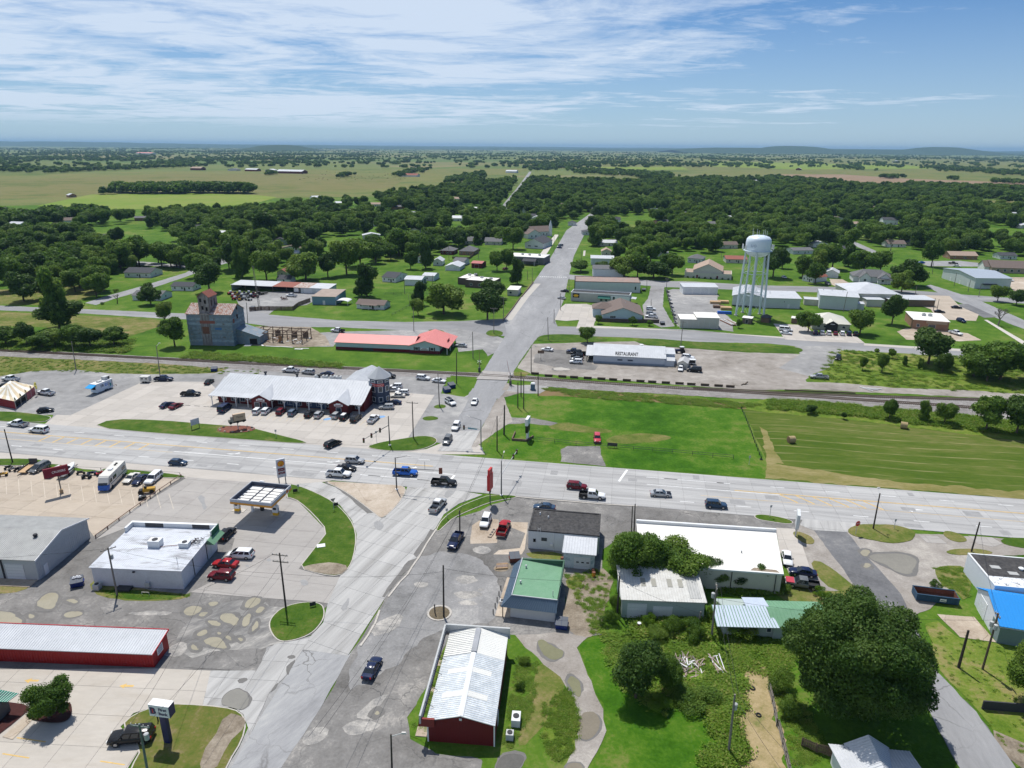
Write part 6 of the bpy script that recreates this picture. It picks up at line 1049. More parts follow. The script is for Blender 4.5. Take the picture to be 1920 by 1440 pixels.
pole('q',(862,1002),(862,957),'dark pole behind the small dark pickup on the corner lot')
pole('r',(220,1117),(202,1026),'grey utility pole with crossarm behind the liquor store',cross=2.4,m=POLE2,trafo=1,cang=.7)
pole('s',(735,1452),(733,1377),'dark lamp post at the bottom edge beside the gravel lane',light=EA,r=.12,name='lamp_post',cat='lamp post')
pole('t',(286,1500),(261,1357),'grey utility pole with white crossarm and transformer at the bank',cross=2.4,m=mat('green_grey_pole',(.14,.17,.16),var=.2),trafo=1,cang=EA)
pole('u',(1366,1412),(1378,1302),'grey utility pole with transformer in the straw strip',m=POLE2,trafo=1,cross=0)
pole('v',(1334,1196),(1344,1097),'grey utility pole with transformer left of the tin roofed house',m=POLE2,trafo=1,cross=1.6,cang=NA)
pole('w',(1309,1174),(1314,1147),'short grey stub pole among the bushes behind the grey workshop',m=POLE2)
pole('x',(1184,996),(1186,949),'left of two thin dark poles at the corner of the white roofed hall',r=.11)
pole('y',(1189,999),(1191,945),'right of two thin dark poles at the corner of the white roofed hall',r=.13)
pole('z',(1157,1157),(1162,1080),'dark leaning pole at the left wall of the grey workshop')
pole('A',(1444,1088),(1445,1054),'dark stub pole behind the wide white roof')
pole('B',(1637,992),(1650,925),'tall dark street light pole on the dry grass island',light=NA)
pole('C',(1821,1035),(1837,979),'dark pole behind the black roofed warehouse')
pole('D',(1797,1252),(1816,1182),'cut off dark pole on the right lawn',r=.2)
pole('E',(1842,1255),(1872,1150),'brown utility pole with transformers on the right lawn',m=mat('brown_pole',(.12,.09,.07),var=.3,scale=2),trafo=2,cross=1.4,cang=NA)
TOWNP=[((926,625),(926,577),'crossarm pole on the island where frontage street meets main street',3),((944,602),(944,557),'pole at the kerb behind the big tree pair',2.4),((776,621),(775,577),'pole behind the red roofed store',0),((759,551),(757,515),'pole on the fenced lawn',0),((811,536),(811,516),'pole right of the low white garage',0),((842,488),(841,460),'pole between the two dark brown hip houses',0),((897,486),(897,460),'pole right of the dark brown hip houses',0),
 ((989,524),(989,507),'thin pole beside the corner tree',0),((998,530),(998,502),'pole at the left end of the crosswalk',0),((1028,637),(1027,595),'pole on the grass verge with the small tree',0),((1039,606),(1039,580),'pole left of the tan parking pad',0),((1051,582),(1051,550),'pole by the white car on main street',0),((1067,550),(1067,520),'pole at the corner of the rusty roofed hall',0),((1090,487),(1090,467),'pole by the far crosswalk',0),((1039,475),(1039,440),'pole on the church lawn',0),((1047,460),(1047,435),'second pole on the church lawn',0),
 ((1276,652),(1281,602),'leaning crossarm pole behind the blue tractor',2.4),((1581,585),(1589,547),'pole in front of the tall boxy warehouse',0),((1748,514),(1751,490),'pole at the street corner left of the gymnasium',0),((1789,536),(1794,511),'pole along the left wall of the gymnasium',0),((1815,547),(1820,524),'pole at the front left corner of the gymnasium',0),((1835,557),(1840,532),'pole in front of the gymnasium canopy',0),((1715,557),(1719,537),'pole by the street in front of the dark round trees',0),((1750,582),(1754,559),'left pole of a pair beside the tan town lot',0),((1757,580),(1761,561),'right pole of a pair beside the tan town lot',0),((1573,438),(1577,415),'pole by the curving far street',0),((1582,442),(1594,422),'crossarm pole by the curving far street',2),((465,613),(462,567),'pole between elevator and fenced yard',0),((1213,545),(1213,524),'pole by the alley behind the emblem shop',0),((1249,545),(1251,522),'crossarm pole at the storage yard gate',2),((1221,577),(1221,561),'thin post by the office cars',0),((1353,484),(1352,470),'pole on the lawn left of the terracotta roofed house',0)]
for k,(a,d,lb,cr_)in enumerate(TOWNP):pole('T%d'%k,a,d,'grey '+lb,cross=cr_,r=.14,m=POLE2)
def wire(pts,label,sag=.03,r=.022):
 m=MB()
 for a,d in zip(pts,pts[1:]):
  L_=(d-a).length;pr=a
  for i in range(1,15):
   t=i/14;p=a.lerp(d,t)-V((0,0,4*sag*L_*t*(1-t)));m.tube(pr,p,r,n=4,cap=False);pr=p
 o=m.build('power_line',mat('wire',(.03,.03,.032),var=0,rough=.6));tag(o,label,'power line');return o
dz=V((0,0,-.3));Bq=P(590,1490);Bq.z=9
wire([PTOP['l'],PTOP['q']+dz,Bq],'long black wire running down the corner lot towards the viewer');wire([PTOP['k'],PTOP['q'],Bq+V((1.4,0,.5))],'second black wire running down the corner lot beside the first')
wire([PTOP['a']+V((-60,-60,4)),PTOP['r']+dz,PTOP['o']+V((0,0,-4)),PTOP['p']+dz*4],'wire across the station lot from the liquor store pole to the oval island');wire([PTOP['p']+dz*2,PTOP['z']+dz*3,PTOP['w']+dz],'wire across the green roofed shop to the grey workshop');wire([PTOP['w'],PTOP['v']+dz*8,PTOP['E']+dz*4],'wire along the back of the grey workshop and tin roof');wire([PTOP['v']+dz,PTOP['u']+dz,P(1450,1560)+V((0,0,9))],'wire down the straw strip');wire([PTOP['v']+dz+V((.6,0,0)),PTOP['u']+dz+V((.6,0,0)),P(1490,1560)+V((0,0,9))],'second wire down the straw strip')
wire([PTOP['t']+V((-.9,0,0)),P(420,1180)+V((0,0,8))+V((-2,0,0)),PTOP['o']+V((-1.2,0,-.3))],'left wire between bank pole and oval island pole');wire([PTOP['t']+V((.9,0,0)),PTOP['o']+V((1.2,0,-.3))],'right wire between bank pole and oval island pole');wire([PTOP['E'],PTOP['C']],'wire from the right lawn pole past the warehouse');wire([PTOP['b'],PTOP['c']],'wire along the rail verge');wire([PTOP['f'],PTOP['n'],PTOP['T0']],'wire along the left side of main street');wire([PTOP['m'],PTOP['T9'],PTOP['T10'],PTOP['T11'],PTOP['T12']],'wire along the right side of main street')
A=P(486,575);h=20;t_=thing('lattice_mast','slim grey lattice radio mast in the fenced yard','radio mast',A);m=MB();r0,r1=.55,.3
cs=lambda z:[V(((r0+(r1-r0)*z/h)*COS(a)-.045*z*1.0,(r0+(r1-r0)*z/h)*SIN(a),z))for a in(0,2.1,4.2)]
for k in range(20):
 a,d=cs(k*h/20),cs((k+1)*h/20)
 for i in range(3):m.bar(a[i],d[i],.09).bar(a[i],d[(i+1)%3],.06)
m.build('lattice',POLE2,t_)
# ================================================================== traffic signals
GPOLE=mat('signal_pole',(.22,.23,.23),rough=.5,var=.06,metal=.3);DPOLE=mat('dark_signal_pole',(.07,.072,.075),rough=.5,var=.06)
def signal_head(t_,c,face):
 o=MB().box(-.22,-.18,-.6,.22,.18,.6).build('signal_head',BLK_P,t_,c,face)
 for k,cc in enumerate(((.25,.01,.01),(.2,.12,.01),(.01,.12,.04))):MB().tube((0,-.18,.38-k*.38),(0,-.22,.38-k*.38),.13,n=8).build('lens',mat('lens_%s'%('red','amber','green')[k],cc,var=0,rough=.3),o)
def signal(label,base,ytop,armz,armdir,armlen,heads,m,lamp=None,face=0.0):
 A=P(*base);h=zat(A,ytop);t_=thing('traffic_signal',label,'traffic signal',A);MB().tube((0,0,0),(0,0,h),.17,.11,10).build('post',m,t_);MB().lathe((0,0,0),[(.35,0),(.35,.35),(.2,.4)],10).build('footing',TRIM,t_)
 d=V((COS(armdir),SIN(armdir),0));MB().tube((0,0,armz),d*armlen+V((0,0,armz+.35)),.1,.06,8).build('mast_arm',m,t_)
 for f in heads:signal_head(t_,d*armlen*f+V((0,0,armz+.1)),face)
 if lamp is not None:e=V((COS(lamp),SIN(lamp),0));o=MB().tube((0,0,h-.1),e*3+V((0,0,h+.7)),.06,.04,6).build('lamp_arm',m,t_);MB().bar(e*2.9+V((0,0,h+.66)),e*3.7+V((0,0,h+.74)),.25,.12).build('lamp_head',INS,o)
 return t_
signal('traffic signal with three heads on a long arm, by the strip mall corner island',(731,836),780,5.9,HW-HPI-.25,11.5,(.35,.68,.97),DPOLE)
t_=signal('traffic signal on the tan triangle island beside the slip lane',(744,919),858,5.6,HW,10.5,(),DPOLE,lamp=HW);o=MB().box(-.4,-.06,-.75,.4,.06,.75).build('signal_back',mat('amber_case',(.16,.05,.03),var=.1),t_,(10.4,-1.7,5.8));MB().tube((6.8,-1.1,5.8),(6.8,-1.1,7.8),.04,n=5).build('sensor',DPOLE,t_)
t_=signal('traffic signal with street name sign at the green field corner',(902,842),787,5.7,HW+PI,9.0,(.5,),GPOLE,lamp=HW+PI);MB().bar((-1.0,.2,5.6),(-3.4,.55,5.7),.05,.5).build('street_sign',mat('street_sign_blue',(.10,.28,.36),var=.05),t_)
signal('traffic signal with white arm on the corner verge by the red sign',(940,930),864,5.4,HW+HPI-.12,13.5,(.72,.93),mat('weathered_signal_pole',(.15,.15,.15),var=.1),lamp=HW+HPI)
bpy.data.objects['traffic_signal.003'].children[2].data.materials[0]=GALVM
for lb,base,top,dx in(('rail crossing signal with raised gate left of the street',(899,697),655,-.3),('rail crossing signal with raised gate right of the street',(957,722),676,-1.4)):
 A=P(*base);h=zat(A,top);t_=thing('crossing_signal',lb,'crossing signal',A);MB().tube((0,0,0),(0,0,4.4),.12,n=8).build('post',GPOLE,t_);MB().box(-.4,-.35,0,.4,.35,1.5).build('gate_motor',DPOLE,t_);MB().bar((.2,0,1.4),(.2+dx,0,h),.1).build('gate_arm',mat('gate_arm_paint',(.30,.12,.11),var=.3,scale=3),t_)
 for s_ in(-.5,.5):MB().tube((s_,-.1,2.9),(s_,-.2,2.9),.26,n=10).build('flasher',BLK_P,t_)
 m=MB();m.bar((-.7,-.15,3.5),(.7,-.15,4.2),.05,.2,(0,1,0)).bar((-.7,-.18,4.2),(.7,-.18,3.5),.05,.2,(0,1,0));m.build('crossbuck',WH_P,t_)
# ================================================================== fuel station canopy, pumps and signs
b=B('fuel_canopy','square fuel station canopy, open white topped deck with orange fascia','canopy',(457,960),(520,967));x0,x1,y0,y1,z0,z1=.3,9.6,-4.6,3.8,4.5,5.6
CANR=mat('canopy_rim',(.42,.44,.48),var=.08);INR=mat('canopy_inner',(.045,.055,.085),var=.15)
for nm,m_,zz0,zz1,e in(('fascia',CANR,z0+.45,z1,0),('fascia_band',ORG_P,z0,z0+.45,.03)):
 m=MB();t=.12;m.box(x0-e,y0-e,zz0,x1+e,y0+t,zz1).box(x0-e,y1-t,zz0,x1+e,y1+e,zz1).box(x0-e,y0+t,zz0,x0+t,y1-t,zz1).box(x1-t,y0+t,zz0,x1+e,y1-t,zz1);b.add(nm,m,m_)
m=MB();t=.15;m.box(x0+.13,y1-.3,z0+.3,x1-.13,y1-.13,z1-.05).box(x0+.13,y0+.13,z0+.3,x0+.3,y1-.3,z1-.05).box(x1-.3,y0+.13,z0+.3,x1-.13,y1-.3,z1-.05).box(x0+.3,y0+.13,z0+.3,x1-.3,y0+.3,z1-.05);b.add('inner_lining',m,INR)
b.add('soffit',MB().box(x0+.12,y0+.12,z0+.02,x1-.12,y1-.12,z0+.15),WHT)
for k in range(3):
 for j in range(5):X=x0+1.1+k*(x1-x0-2.2)/3;Y=y0+1.0+j*(y1-y0-2)/5;b.add('deck_pan',MB().box(X+.06,Y+.05,z0+.16,X+(x1-x0-2.2)/3-.06,Y+(y1-y0-2)/5-.05,z0+.3),WHITER)
for x in(x0+1.1+(x1-x0-2.2)/3,x0+1.1+2*(x1-x0-2.2)/3):b.add('beam',MB().box(x-.12,y0+.35,z0+.16,x+.12,y1-.35,z0+.42),INR)
for j in range(1,5):Y=y0+1.0+j*(y1-y0-2)/5;b.add('purlin',MB().box(x0+.35,Y-.07,z0+.17,x1-.35,Y+.07,z0+.36),INR)
for x in(1.9,7.6):b.add('column',MB().box(x-.2,.2,0,x+.2,.6,z0),WHT)
em=b.add('canopy_emblem',MB().box(x1+.04,1.2,z0+.05,x1+.12,2.3,z1+.1),WH_P)
def shell(parent,c,nx,ny,r,off):
 """a yellow scallop with red rim and ribs, facing (nx, ny)"""
 n_=V((nx,ny,0)).normalized();u=V((-n_.y,n_.x,0));c=Vector(c)
 for k,(rr,m_)in enumerate(((r,RED_P),(r*.84,YEL_P))):
  m=MB();pts=[c+n_*(off+k*.015)+u*(-COS(a)*rr*(1+.05*COS(a*14)))+V((0,0,SIN(a)*rr*(1+.05*COS(a*14))))for a in np.linspace(-.55,PI+.55,30)];pts+=[c+n_*(off+k*.015)+u*.32*rr+V((0,0,-.85*rr)),c+n_*(off+k*.015)-u*.32*rr+V((0,0,-.85*rr))];m.face(pts[::-1]if nx*1==99 else pts);m.build('emblem',m_,parent)
 m=MB()
 for a in np.linspace(.25,PI-.25,6):
  p=c+n_*(off+.04)+V((0,0,-.75*r));q=c+n_*(off+.04)+u*(-COS(a)*r*.8)+V((0,0,SIN(a)*r*.8));m.bar(p,q,.05,.02)
 m.build('emblem_rib',RED_P,parent)
shell(em,(x1+.12,1.75,z0+.6),1,0,.42,.02)
b.add('canopy_notch',MB().box(2.2,y1+.02,z0+.5,3.2,y1+.3,z1+.15),WH_P);b.end()
for lb,x,y in(('left fuel pump under the canopy',446,958),('right fuel pump under the canopy',518,966)):
 t_=thing('fuel_pump',lb+', white with orange base','fuel pump',P(x,y),RAD(-10));MB().box(-1.2,-.6,0,1.6,.9,.15).build('pump_island',CONC,t_);MB().box(-.55,-.4,.15,.55,.35,.8).build('pump_base',YEL_P,t_);bo=MB().box(-.6,-.42,.8,.6,.38,2.3).build('pump_body',WH_P,t_);MB().box(-.35,-.45,1.5,.35,-.42,2.0).build('display',BLK_P,bo)
 for s_ in(-.68,.68):MB().tube((s_,0,1.9),(s_*1.1,-.2,.5),.04,n=6).build('hose',BLK_P,t_)
c_=P(492,957);t_=thing('trash_bin','dark trash bin under the fuel canopy','bin',c_);MB().lathe((0,0,.1),[(.45,0),(.5,1.1),(.4,1.25)],8).build('body',DTRIM,t_)
A1,A2=P(525,906),P(535,907);rz_=math.atan2(A2.y-A1.y,A2.x-A1.x)+.75;h=zat(A1,860);t_=thing('fuel_sign','tall two post fuel station sign with yellow shell emblem and red price panel','sign',(A1+A2)/2,rz_)
for x in(-.75,.75):MB().box(x-.1,-.1,0,x+.1,.1,h-.3).build('post',GPOLE,t_)
ca=MB().box(-1.0,-.22,h-4.6,1.0,.22,h).build('cabinet',mat('sign_pale',(.55,.56,.6),var=.03),t_);shell(ca,(0,0,h-1.15),0,-1,.78,.24)
for z_,hh in((h-3.0,.75),(h-3.75,.5)):MB().box(-.75,-.25,z_,.75,-.22,z_+hh).build('price_panel',MAR_P,ca)
text('UNLEADED',.28,WH_P,ca,(0,-.26,h-2.62),(HPI,0,0),.005,width=1.2);text('DIESEL',.24,WH_P,ca,(0,-.26,h-3.5),(HPI,0,0),.005,width=.9)
A=P(919,945);h=zat(A,884);t_=thing('pole_sign','red two tier box sign on a dark pole, seen almost edge on','sign',A,RAD(72));MB().tube((0,0,0),(0,0,h-1),.12,n=8).build('post',DPOLE,t_);cb=MB().box(-1.1,-.32,h-4.3,1.1,.32,h-.6).build('cabinet',RED_P,t_);MB().box(-.9,-.24,h-.6,.9,.24,h+.7).build('top_cabinet',RED_P,t_);MB().box(-1.0,.32,h-4.1,1.0,.35,h-.8).build('face',mat('sign_cream',(.5,.42,.32),var=.1),cb);MB().box(-.4,-.1,h-5.2,.5,.1,h-4.5).build('lamp_box',DPOLE,t_)
A=P(316,1392);h=zat(A,1318);t_=thing('bank_sign','white First Bank sign on a broad dark navy post','sign',A,RAD(-9));MB().box(-.42,-.3,0,.42,.3,h-1.4).build('post',NAV_P,t_);cb=MB().box(-1.45,-.55,h-1.75,1.45,.55,h).build('cabinet',NAV_P,t_);fc=MB().box(-1.42,-.6,h-1.72,1.4,-.55,h-.03).build('face',mat('sign_face_white',(.70,.72,.76),var=.02),cb);MB().box(-1.47,-.58,h,1.47,.57,h+.05).build('top',WH_P,cb)
text('First',.62,NAV_P,fc,(.5,-.61,h-.55),(HPI,0,0),.01,width=1.15,bold=.02);text('Bank',.62,NAV_P,fc,(.52,-.61,h-1.22),(HPI,0,0),.01,width=1.3,bold=.02);text('B',1.35,NAV_P,fc,(-.88,-.61,h-.88),(HPI,0,0),.01,width=.85,bold=.07);text('1',.85,RED_P,fc,(-.88,-.625,h-.88),(HPI,0,.0),.01,bold=.03)
o=MB().tube((0,0,0),(0,0,1.3),.09,n=8).build('bollard',DTRIM,None,P(297,1354));tag(o,'short dark bollard on the bank lawn','bollard')
def board(label,base,w,h0,h1,m,posts=2,rz=0.0,pm=None,name='board_sign',lines=()):
 t_=thing(name,label,'sign',P(*base),rz);pm=pm or TIMBER
 for x in((-w/2,w/2)if posts==2 else(0,)):MB().box(x-.06,-.06,0,x+.06,.06,h1).build('post',pm,t_)
 o=MB().box(-w/2-.1,-.16,h0,w/2+.1,-.06,h1+.05).build('board',m,t_)
 for s_,sz,z_,cm in lines:text(s_,sz,cm,o,(0,-.17,z_),(HPI,0,0),.01,width=w*.8)
 return t_
board('white board sign on two dark posts on the long grass island',(367,804),2.2,1.3,3.0,mat('white_board',(.55,.54,.62),var=.15,scale=2),rz=.9,pm=DPOLE)
A=P(116,925);t_=thing('dealer_sign','maroon box sign on a dark pole over the boat trailer','sign',A,RAD(38));MB().tube((0,0,0),(0,0,4.8),.12,n=8).build('post',DPOLE,t_);cb=MB().box(-2.6,-.25,4.4,2.2,.25,6.6).build('cabinet',MAR_P,t_);text('CRUISERS',.75,WH_P,cb,(.3,-.26,5.5),(HPI,0,0),.01,width=2.6);MB().box(-.35,-.35,0,.35,.35,1.0).build('post_base',mat('tan_block',(.42,.30,.18),var=.1),t_)
A=P(989,824);h=zat(A,783);t_=thing('pylon_sign','white post pylon sign with black lower panel, edge on, in a timber edged bed','sign',A,RAD(75));MB().box(-.5,-.3,0,.5,.3,h-3.6).build('post',WH_P,t_);cb=MB().box(-1.5,-.38,h-1.9,1.5,.38,h).build('cabinet',mat('sign_box_white',(.7,.7,.7),var=.03),t_);MB().box(-1.35,-.33,h-4.0,1.35,.33,h-1.95).build('lower_cabinet',BLK_P,t_)
t_=thing('planter_edge','square timber planter edge round the pylon sign','planter',P(978,824),0)
for a,d in(((960,826),(988,828)),((960,826),(966,812)),((988,828),(1000,820))):a,d=P(*a)-t_.location,P(*d)-t_.location;MB().bar(a+V((0,0,.35)),d+V((0,0,.35)),.25,.6).build('timber',TIMBER,t_)
A=P(1491,1006);t_=thing('pole_sign','weathered white box sign on a leaning pole by the wide white roof','sign',A,RAD(70));MB().bar((0,0,0),(0,0,3.0),.25).build('post',GALVM,t_);MB().box(-1.5,-.3,2.5,1.5,.3,5.6).build('cabinet',mat('weathered_sign',(.55,.57,.58),var=.15,scale=2),t_)
A=P(1604,1003);t_=thing('stop_sign','red stop sign on the dry grass island at the side road','stop sign',A,RAD(18));MB().tube((0,0,0),(0,0,3.0),.05,n=6).build('post',GALVM,t_)
fc=MB();fc.prism([(.62*COS(a),.62*SIN(a))for a in np.arange(8)*PI/4+PI/8],-.02,.02);pl=fc.build('plate',RED_P,t_,(0,-.08,2.7));pl.rotation_euler=(HPI,0,0);text('STOP',.42,WH_P,pl,(0,0,.025),(0,0,0),.005,width=.95)
board('long low sign board on the pipe fence by the red car',(1148,839),2.4,.5,1.3,DTRIM,rz=HW)
board('small restaurant lot sign on a single dark post',(1014,675),2.2,2.6,3.6,TIMBER,posts=1,rz=HW,pm=DTRIM)
t_=thing('yield_sign','yield sign seen from behind on the crescent lawn','sign',P(626,957),.5);MB().tube((0,0,0),(0,0,2.6),.05,n=6).build('post',GALVM,t_);MB().prism([(-.55,.9),(.55,.9),(0,0)],-.02,.02).build('plate',mat('sign_back',(.28,.24,.22),var=.1),t_,(0,0,2.0)).rotation_euler=(HPI,0,0)
for lb,x,y,h_ in(('thin sign post with small plate on the long grass island',518,821,2.4),('thin sign post on the corner verge by the grey pickup',838,972,2.4),('sign post by the road on the green field',1404,872,2.6),('small post on the kerb verge left of the side road',1443,970,3),('thin sign post on the dry grass island',1676,992,2.4),('thin yellow sign post behind the corner island signal',706,829,3.2),('thin post on the crescent lawn near the fuel sign',560,923,2.0)):
 t_=thing('sign_post',lb,'sign',P(x,y),.3);MB().tube((0,0,0),(0,0,h_),.05,n=6).build('post',GALVM,t_);MB().box(-.25,-.04,h_-.6,.25,-.01,h_).build('plate',GALVM,t_)
for lb,x,y in(('small black lawn sign near the fuel sign',554,925),('small dark lawn sign on the oval island',587,1139),('small lawn sign under the yield sign',630,951)):
 t_=thing('lawn_sign',lb,'sign',P(x,y),.4);MB().box(-.5,-.03,.35,.5,.03,1.1).build('panel',DTRIM,t_);[MB().box(s_-.02,-.02,0,s_+.02,.02,.4).build('stake',DTRIM,t_)for s_ in(-.4,.4)]
o=MB().box(-.8,-.6,0,.8,.6,.08).build('ground_panel',WHT,None,P(602,1025),.3);o.location.z=.2;tag(o,'white square panel lying on the crescent lawn','panel')
A=P(447,806);t_=thing('truck_sign','old truck shaped sign with tan box raised on a pole over red mulch','sign',A,RAD(33));MB().tube((0,0,0),(0,0,2.6),.12,n=8).build('post',GALVM,t_);MB().box(-1.0,-.4,2.8,2.2,.4,4.8).build('cargo_box',mat('tan_sign_box',(.50,.38,.27),var=.08),t_);MB().box(-1.02,-.42,2.9,-.95,.42,4.7).build('box_end',MAR_P,t_);MB().box(-2.3,-.4,2.6,-1.0,.4,3.5).box(-1.7,-.36,3.5,-1.05,.36,4.2).build('cab',mat('old_cab',(.32,.29,.25),var=.2),t_)
for x in(-1.8,0,1.6):[MB().tube((x,s_,2.5),(x,s_*1.3,2.5),.38,n=10).build('wheel',BLK_P,t_)for s_ in(-.35,.35)]
text('Market',.7,BLK_P,bpy.data.objects['cargo_box'],(.7,-.42,3.9),(HPI,0,0),.01,width=1.7);MB().box(-1.6,-.3,2.3,2.3,.3,2.8).build('chassis',BLK_P,t_)
for k in range(12):
 c_=P(443,806)+V((4.6*COS(k*.52),2.2*SIN(k*.52),.25));o=MB().lathe((0,0,0),[(.3,0),(.35,.15),(.15,.3)],6).build('edging_stone',random.choice([RUB,TANCON,DTRIM]),None,c_);tag(o,'rounded stone on the rim of the red mulch bed','stone','stones round the mulch bed')
# ================================================================== bins, dumpsters, skips
DBLUE=mat('dumpster_blue',(.012,.03,.16),rough=.6,var=.15);DLID=mat('dumpster_lid',(.10,.11,.13),var=.1);DBRN=mat('dumpster_brown',(.13,.045,.035),var=.2)
def dumpster(label,x,y,rz,m=None,lid=True,s=1.0):
 t_=thing('dumpster',label,'dumpster',P(x,y),rz);m=m or DBLUE;MB().hexa([(-.95*s,-.7*s,.15),(.95*s,-.7*s,.15),(.95*s,.8*s,.15),(-.95*s,.8*s,.15)],[(-1*s,-.9*s,1.1*s),(1*s,-.9*s,1.1*s),(1*s,.9*s,1.5*s),(-1*s,.9*s,1.5*s)]).build('bin',m,t_)
 if lid:[MB().slab([(x0*s,-.95*s,1.16*s),(x1*s,-.95*s,1.16*s),(x1*s,.92*s,1.57*s),(x0*s,.92*s,1.57*s)],.05).build('lid',DLID,t_)for x0,x1 in((-1,-.02),(.02,1))]
 [MB().box(sx*s-.08,-.4*s,.7*s,sx*s+.08,.5*s,.9*s).build('sleeve',m,t_)for sx in(-1.04,1.04)]
 return t_
t_=dumpster('blue dumpster overfull with white bags behind the liquor store',146,1098,.45);[MB().lathe((x,y,1.35),[(.2,0),(.32,.2),(.12,.45)],7).build('bag',WHT,t_)for x,y in((-.4,.3),(.1,.4),(.5,.2))]
dumpster('blue dumpster with grey lids behind the green roofed shop',1053,1177,RAD(-9));dumpster('blue dumpster on grass behind the strip mall',402,696,.2);dumpster('left blue dumpster on the grass by the crossing',838,735,.5,s=1.1);dumpster('right blue dumpster on the grass by the crossing',847,727,.5,s=1.1)
dumpster('brown dumpster beside the green roofed shop',965,1052,.15,DBRN);dumpster('black dumpster by the office alley',1242,609,0,BLK_P);dumpster('blue dumpster by the yard fence',474,580,0);dumpster('dark dumpster between the rusty roofed hall and the alley',1207,546,0,BLK_P)
c_=P(1752,1124);t_=thing('roll_off_container','long open blue roll off container with rusty inside','skip',c_,RAD(-12));SKB=mat('skip_blue',(.03,.075,.13),rough=.7,var=.2,scale=1.2);l,w_,h=3.4,1.25,1.5;m=MB().box(-l,-w_,.25,l,-w_+.08,h).box(-l,w_-.08,.25,l,w_,h).box(-l,-w_+.08,.25,-l+.08,w_-.08,h).box(l-.08,-w_+.08,.25,l,w_-.08,h);m.build('side_wall',SKB,t_);MB().box(-l+.08,-w_+.08,.2,l-.08,w_-.08,.4).build('floor',RUST,t_);m=MB().box(-l+.09,-w_+.09,.4,l-.09,-w_+.12,h-.05).box(-l+.09,w_-.12,.4,l-.09,w_-.09,h-.05).box(-l+.09,-w_+.12,.4,-l+.12,w_-.12,h-.05).box(l-.12,-w_+.12,.4,l-.09,w_-.12,h-.05);m.build('rusty_lining',RUST,t_)
for x in np.arange(-l+.3,l,.75):MB().box(x-.06,-w_-.08,.3,x+.06,-w_-.002,h-.1).build('side_rib',SKB,t_)
MB().box(-l-.05,-w_-.08,h-.05,l+.05,-w_+.1,h+.06).box(-l-.05,w_-.1,h-.05,l+.05,w_+.08,h+.06).build('top_rail',SKB,t_);sg=MB().box(.3,-w_-.12,.6,1.3,-w_-.09,1.15).build('plate',WH_P,t_);MB().box(.4,-w_-.14,.75,1.2,-w_-.12,.88).build('sign_line',DTRIM,sg)
for x in(-2.8,2.8):MB().tube((x,-1,.14),(x,1,.14),.14,n=8).build('roller',DTRIM,t_)
c_=P(999,731);t_=thing('portable_toilet','slate blue portable toilet with white roof beside the rails','portable toilet',c_,RAD(-8));SB=mat('toilet_blue',(.08,.14,.20),var=.06);MB().box(-.65,-.6,.05,.65,.6,2.1).build('cabin',SB,t_);MB().box(-.5,-.66,.15,.45,-.6,1.95).build('door',SB,t_);MB().hexa([(-.72,-.68,2.1),(.72,-.68,2.1),(.72,.68,2.1),(-.72,.68,2.1)],[(-.55,-.45,2.45),(.55,-.45,2.45),(.55,.45,2.45),(-.55,.45,2.45)]).build('roof',WH_P,t_);MB().box(-.9,-.8,0,.9,.8,.08).build('skid',DTRIM,t_)
for lb,x,y,m_ in(('red barrel behind the grey workshop',1198,1177,MAROON),('rusty barrel behind the black roofed shop lean to',1112,1075,RUST),('second rusty barrel behind the lean to',1113,1081,ORG_P),('dark barrel beside the lean to wall',1054,1053,RUST)):t_=thing('barrel',lb,'barrel',P(x,y));MB().lathe((0,0,0),[(.32,0),(.34,.3),(.32,.45),(.34,.6),(.32,.95)],10).build('drum',m_,t_);MB().lathe((0,0,.9),[(.33,0),(.33,.07)],10).build('lid',WHT if 'red' in lb else RUST,t_)
for lb,x,y in(('old tyre lying on the upper straw strip',1411,1292),('old tyre lying on the lower straw strip',1422,1342),('tyre at the fence end in the field',1427,862)):
 t_=thing('tyre',lb,'tyre',P(x,y)+V((0,0,.09)),.3);m=MB();n=14;k0=len(m.v)
 for i in range(n):
  a=2*PI*i/n
  for j in range(6):bq=2*PI*j/6;r_=.3+.11*COS(bq);m.v.append((r_*COS(a),r_*SIN(a),.09+.09*SIN(bq)))
 for i in range(n):
  for j in range(6):m.f.append((i*6+j,((i+1)%n)*6+j,((i+1)%n)*6+(j+1)%6,i*6+(j+1)%6));m.mi.append(0)
 m.build('tread',BLK_P,t_,smooth=50)
HAYB=mat('hay_bale',(.34,.26,.14),rough=1,var=.3,scale=2.5,bump=.5);HAYE=mat('hay_bale_end',(.19,.13,.07),rough=1,var=.3,scale=3)
for lb,x,y,a in(('round hay bale alone in the middle of the mown field',1483,830,.2),('round hay bale at the weedy edge of the mown field',1694,803,-.5)):
 t_=thing('hay_bale',lb,'hay bale',P(x,y),a);MB().tube((-.85,0,.95),(.85,0,.95),.95,n=18).build('roll',HAYB,t_,smooth=40);[MB().lathe((0,0,0),[(.9,0),(.6,.04),(.2,.05)],14).build('end_face',HAYE,t_,(s_*.855,0,.95)).__setattr__('rotation_euler',(0,s_*HPI,0))for s_ in(-1,1)]
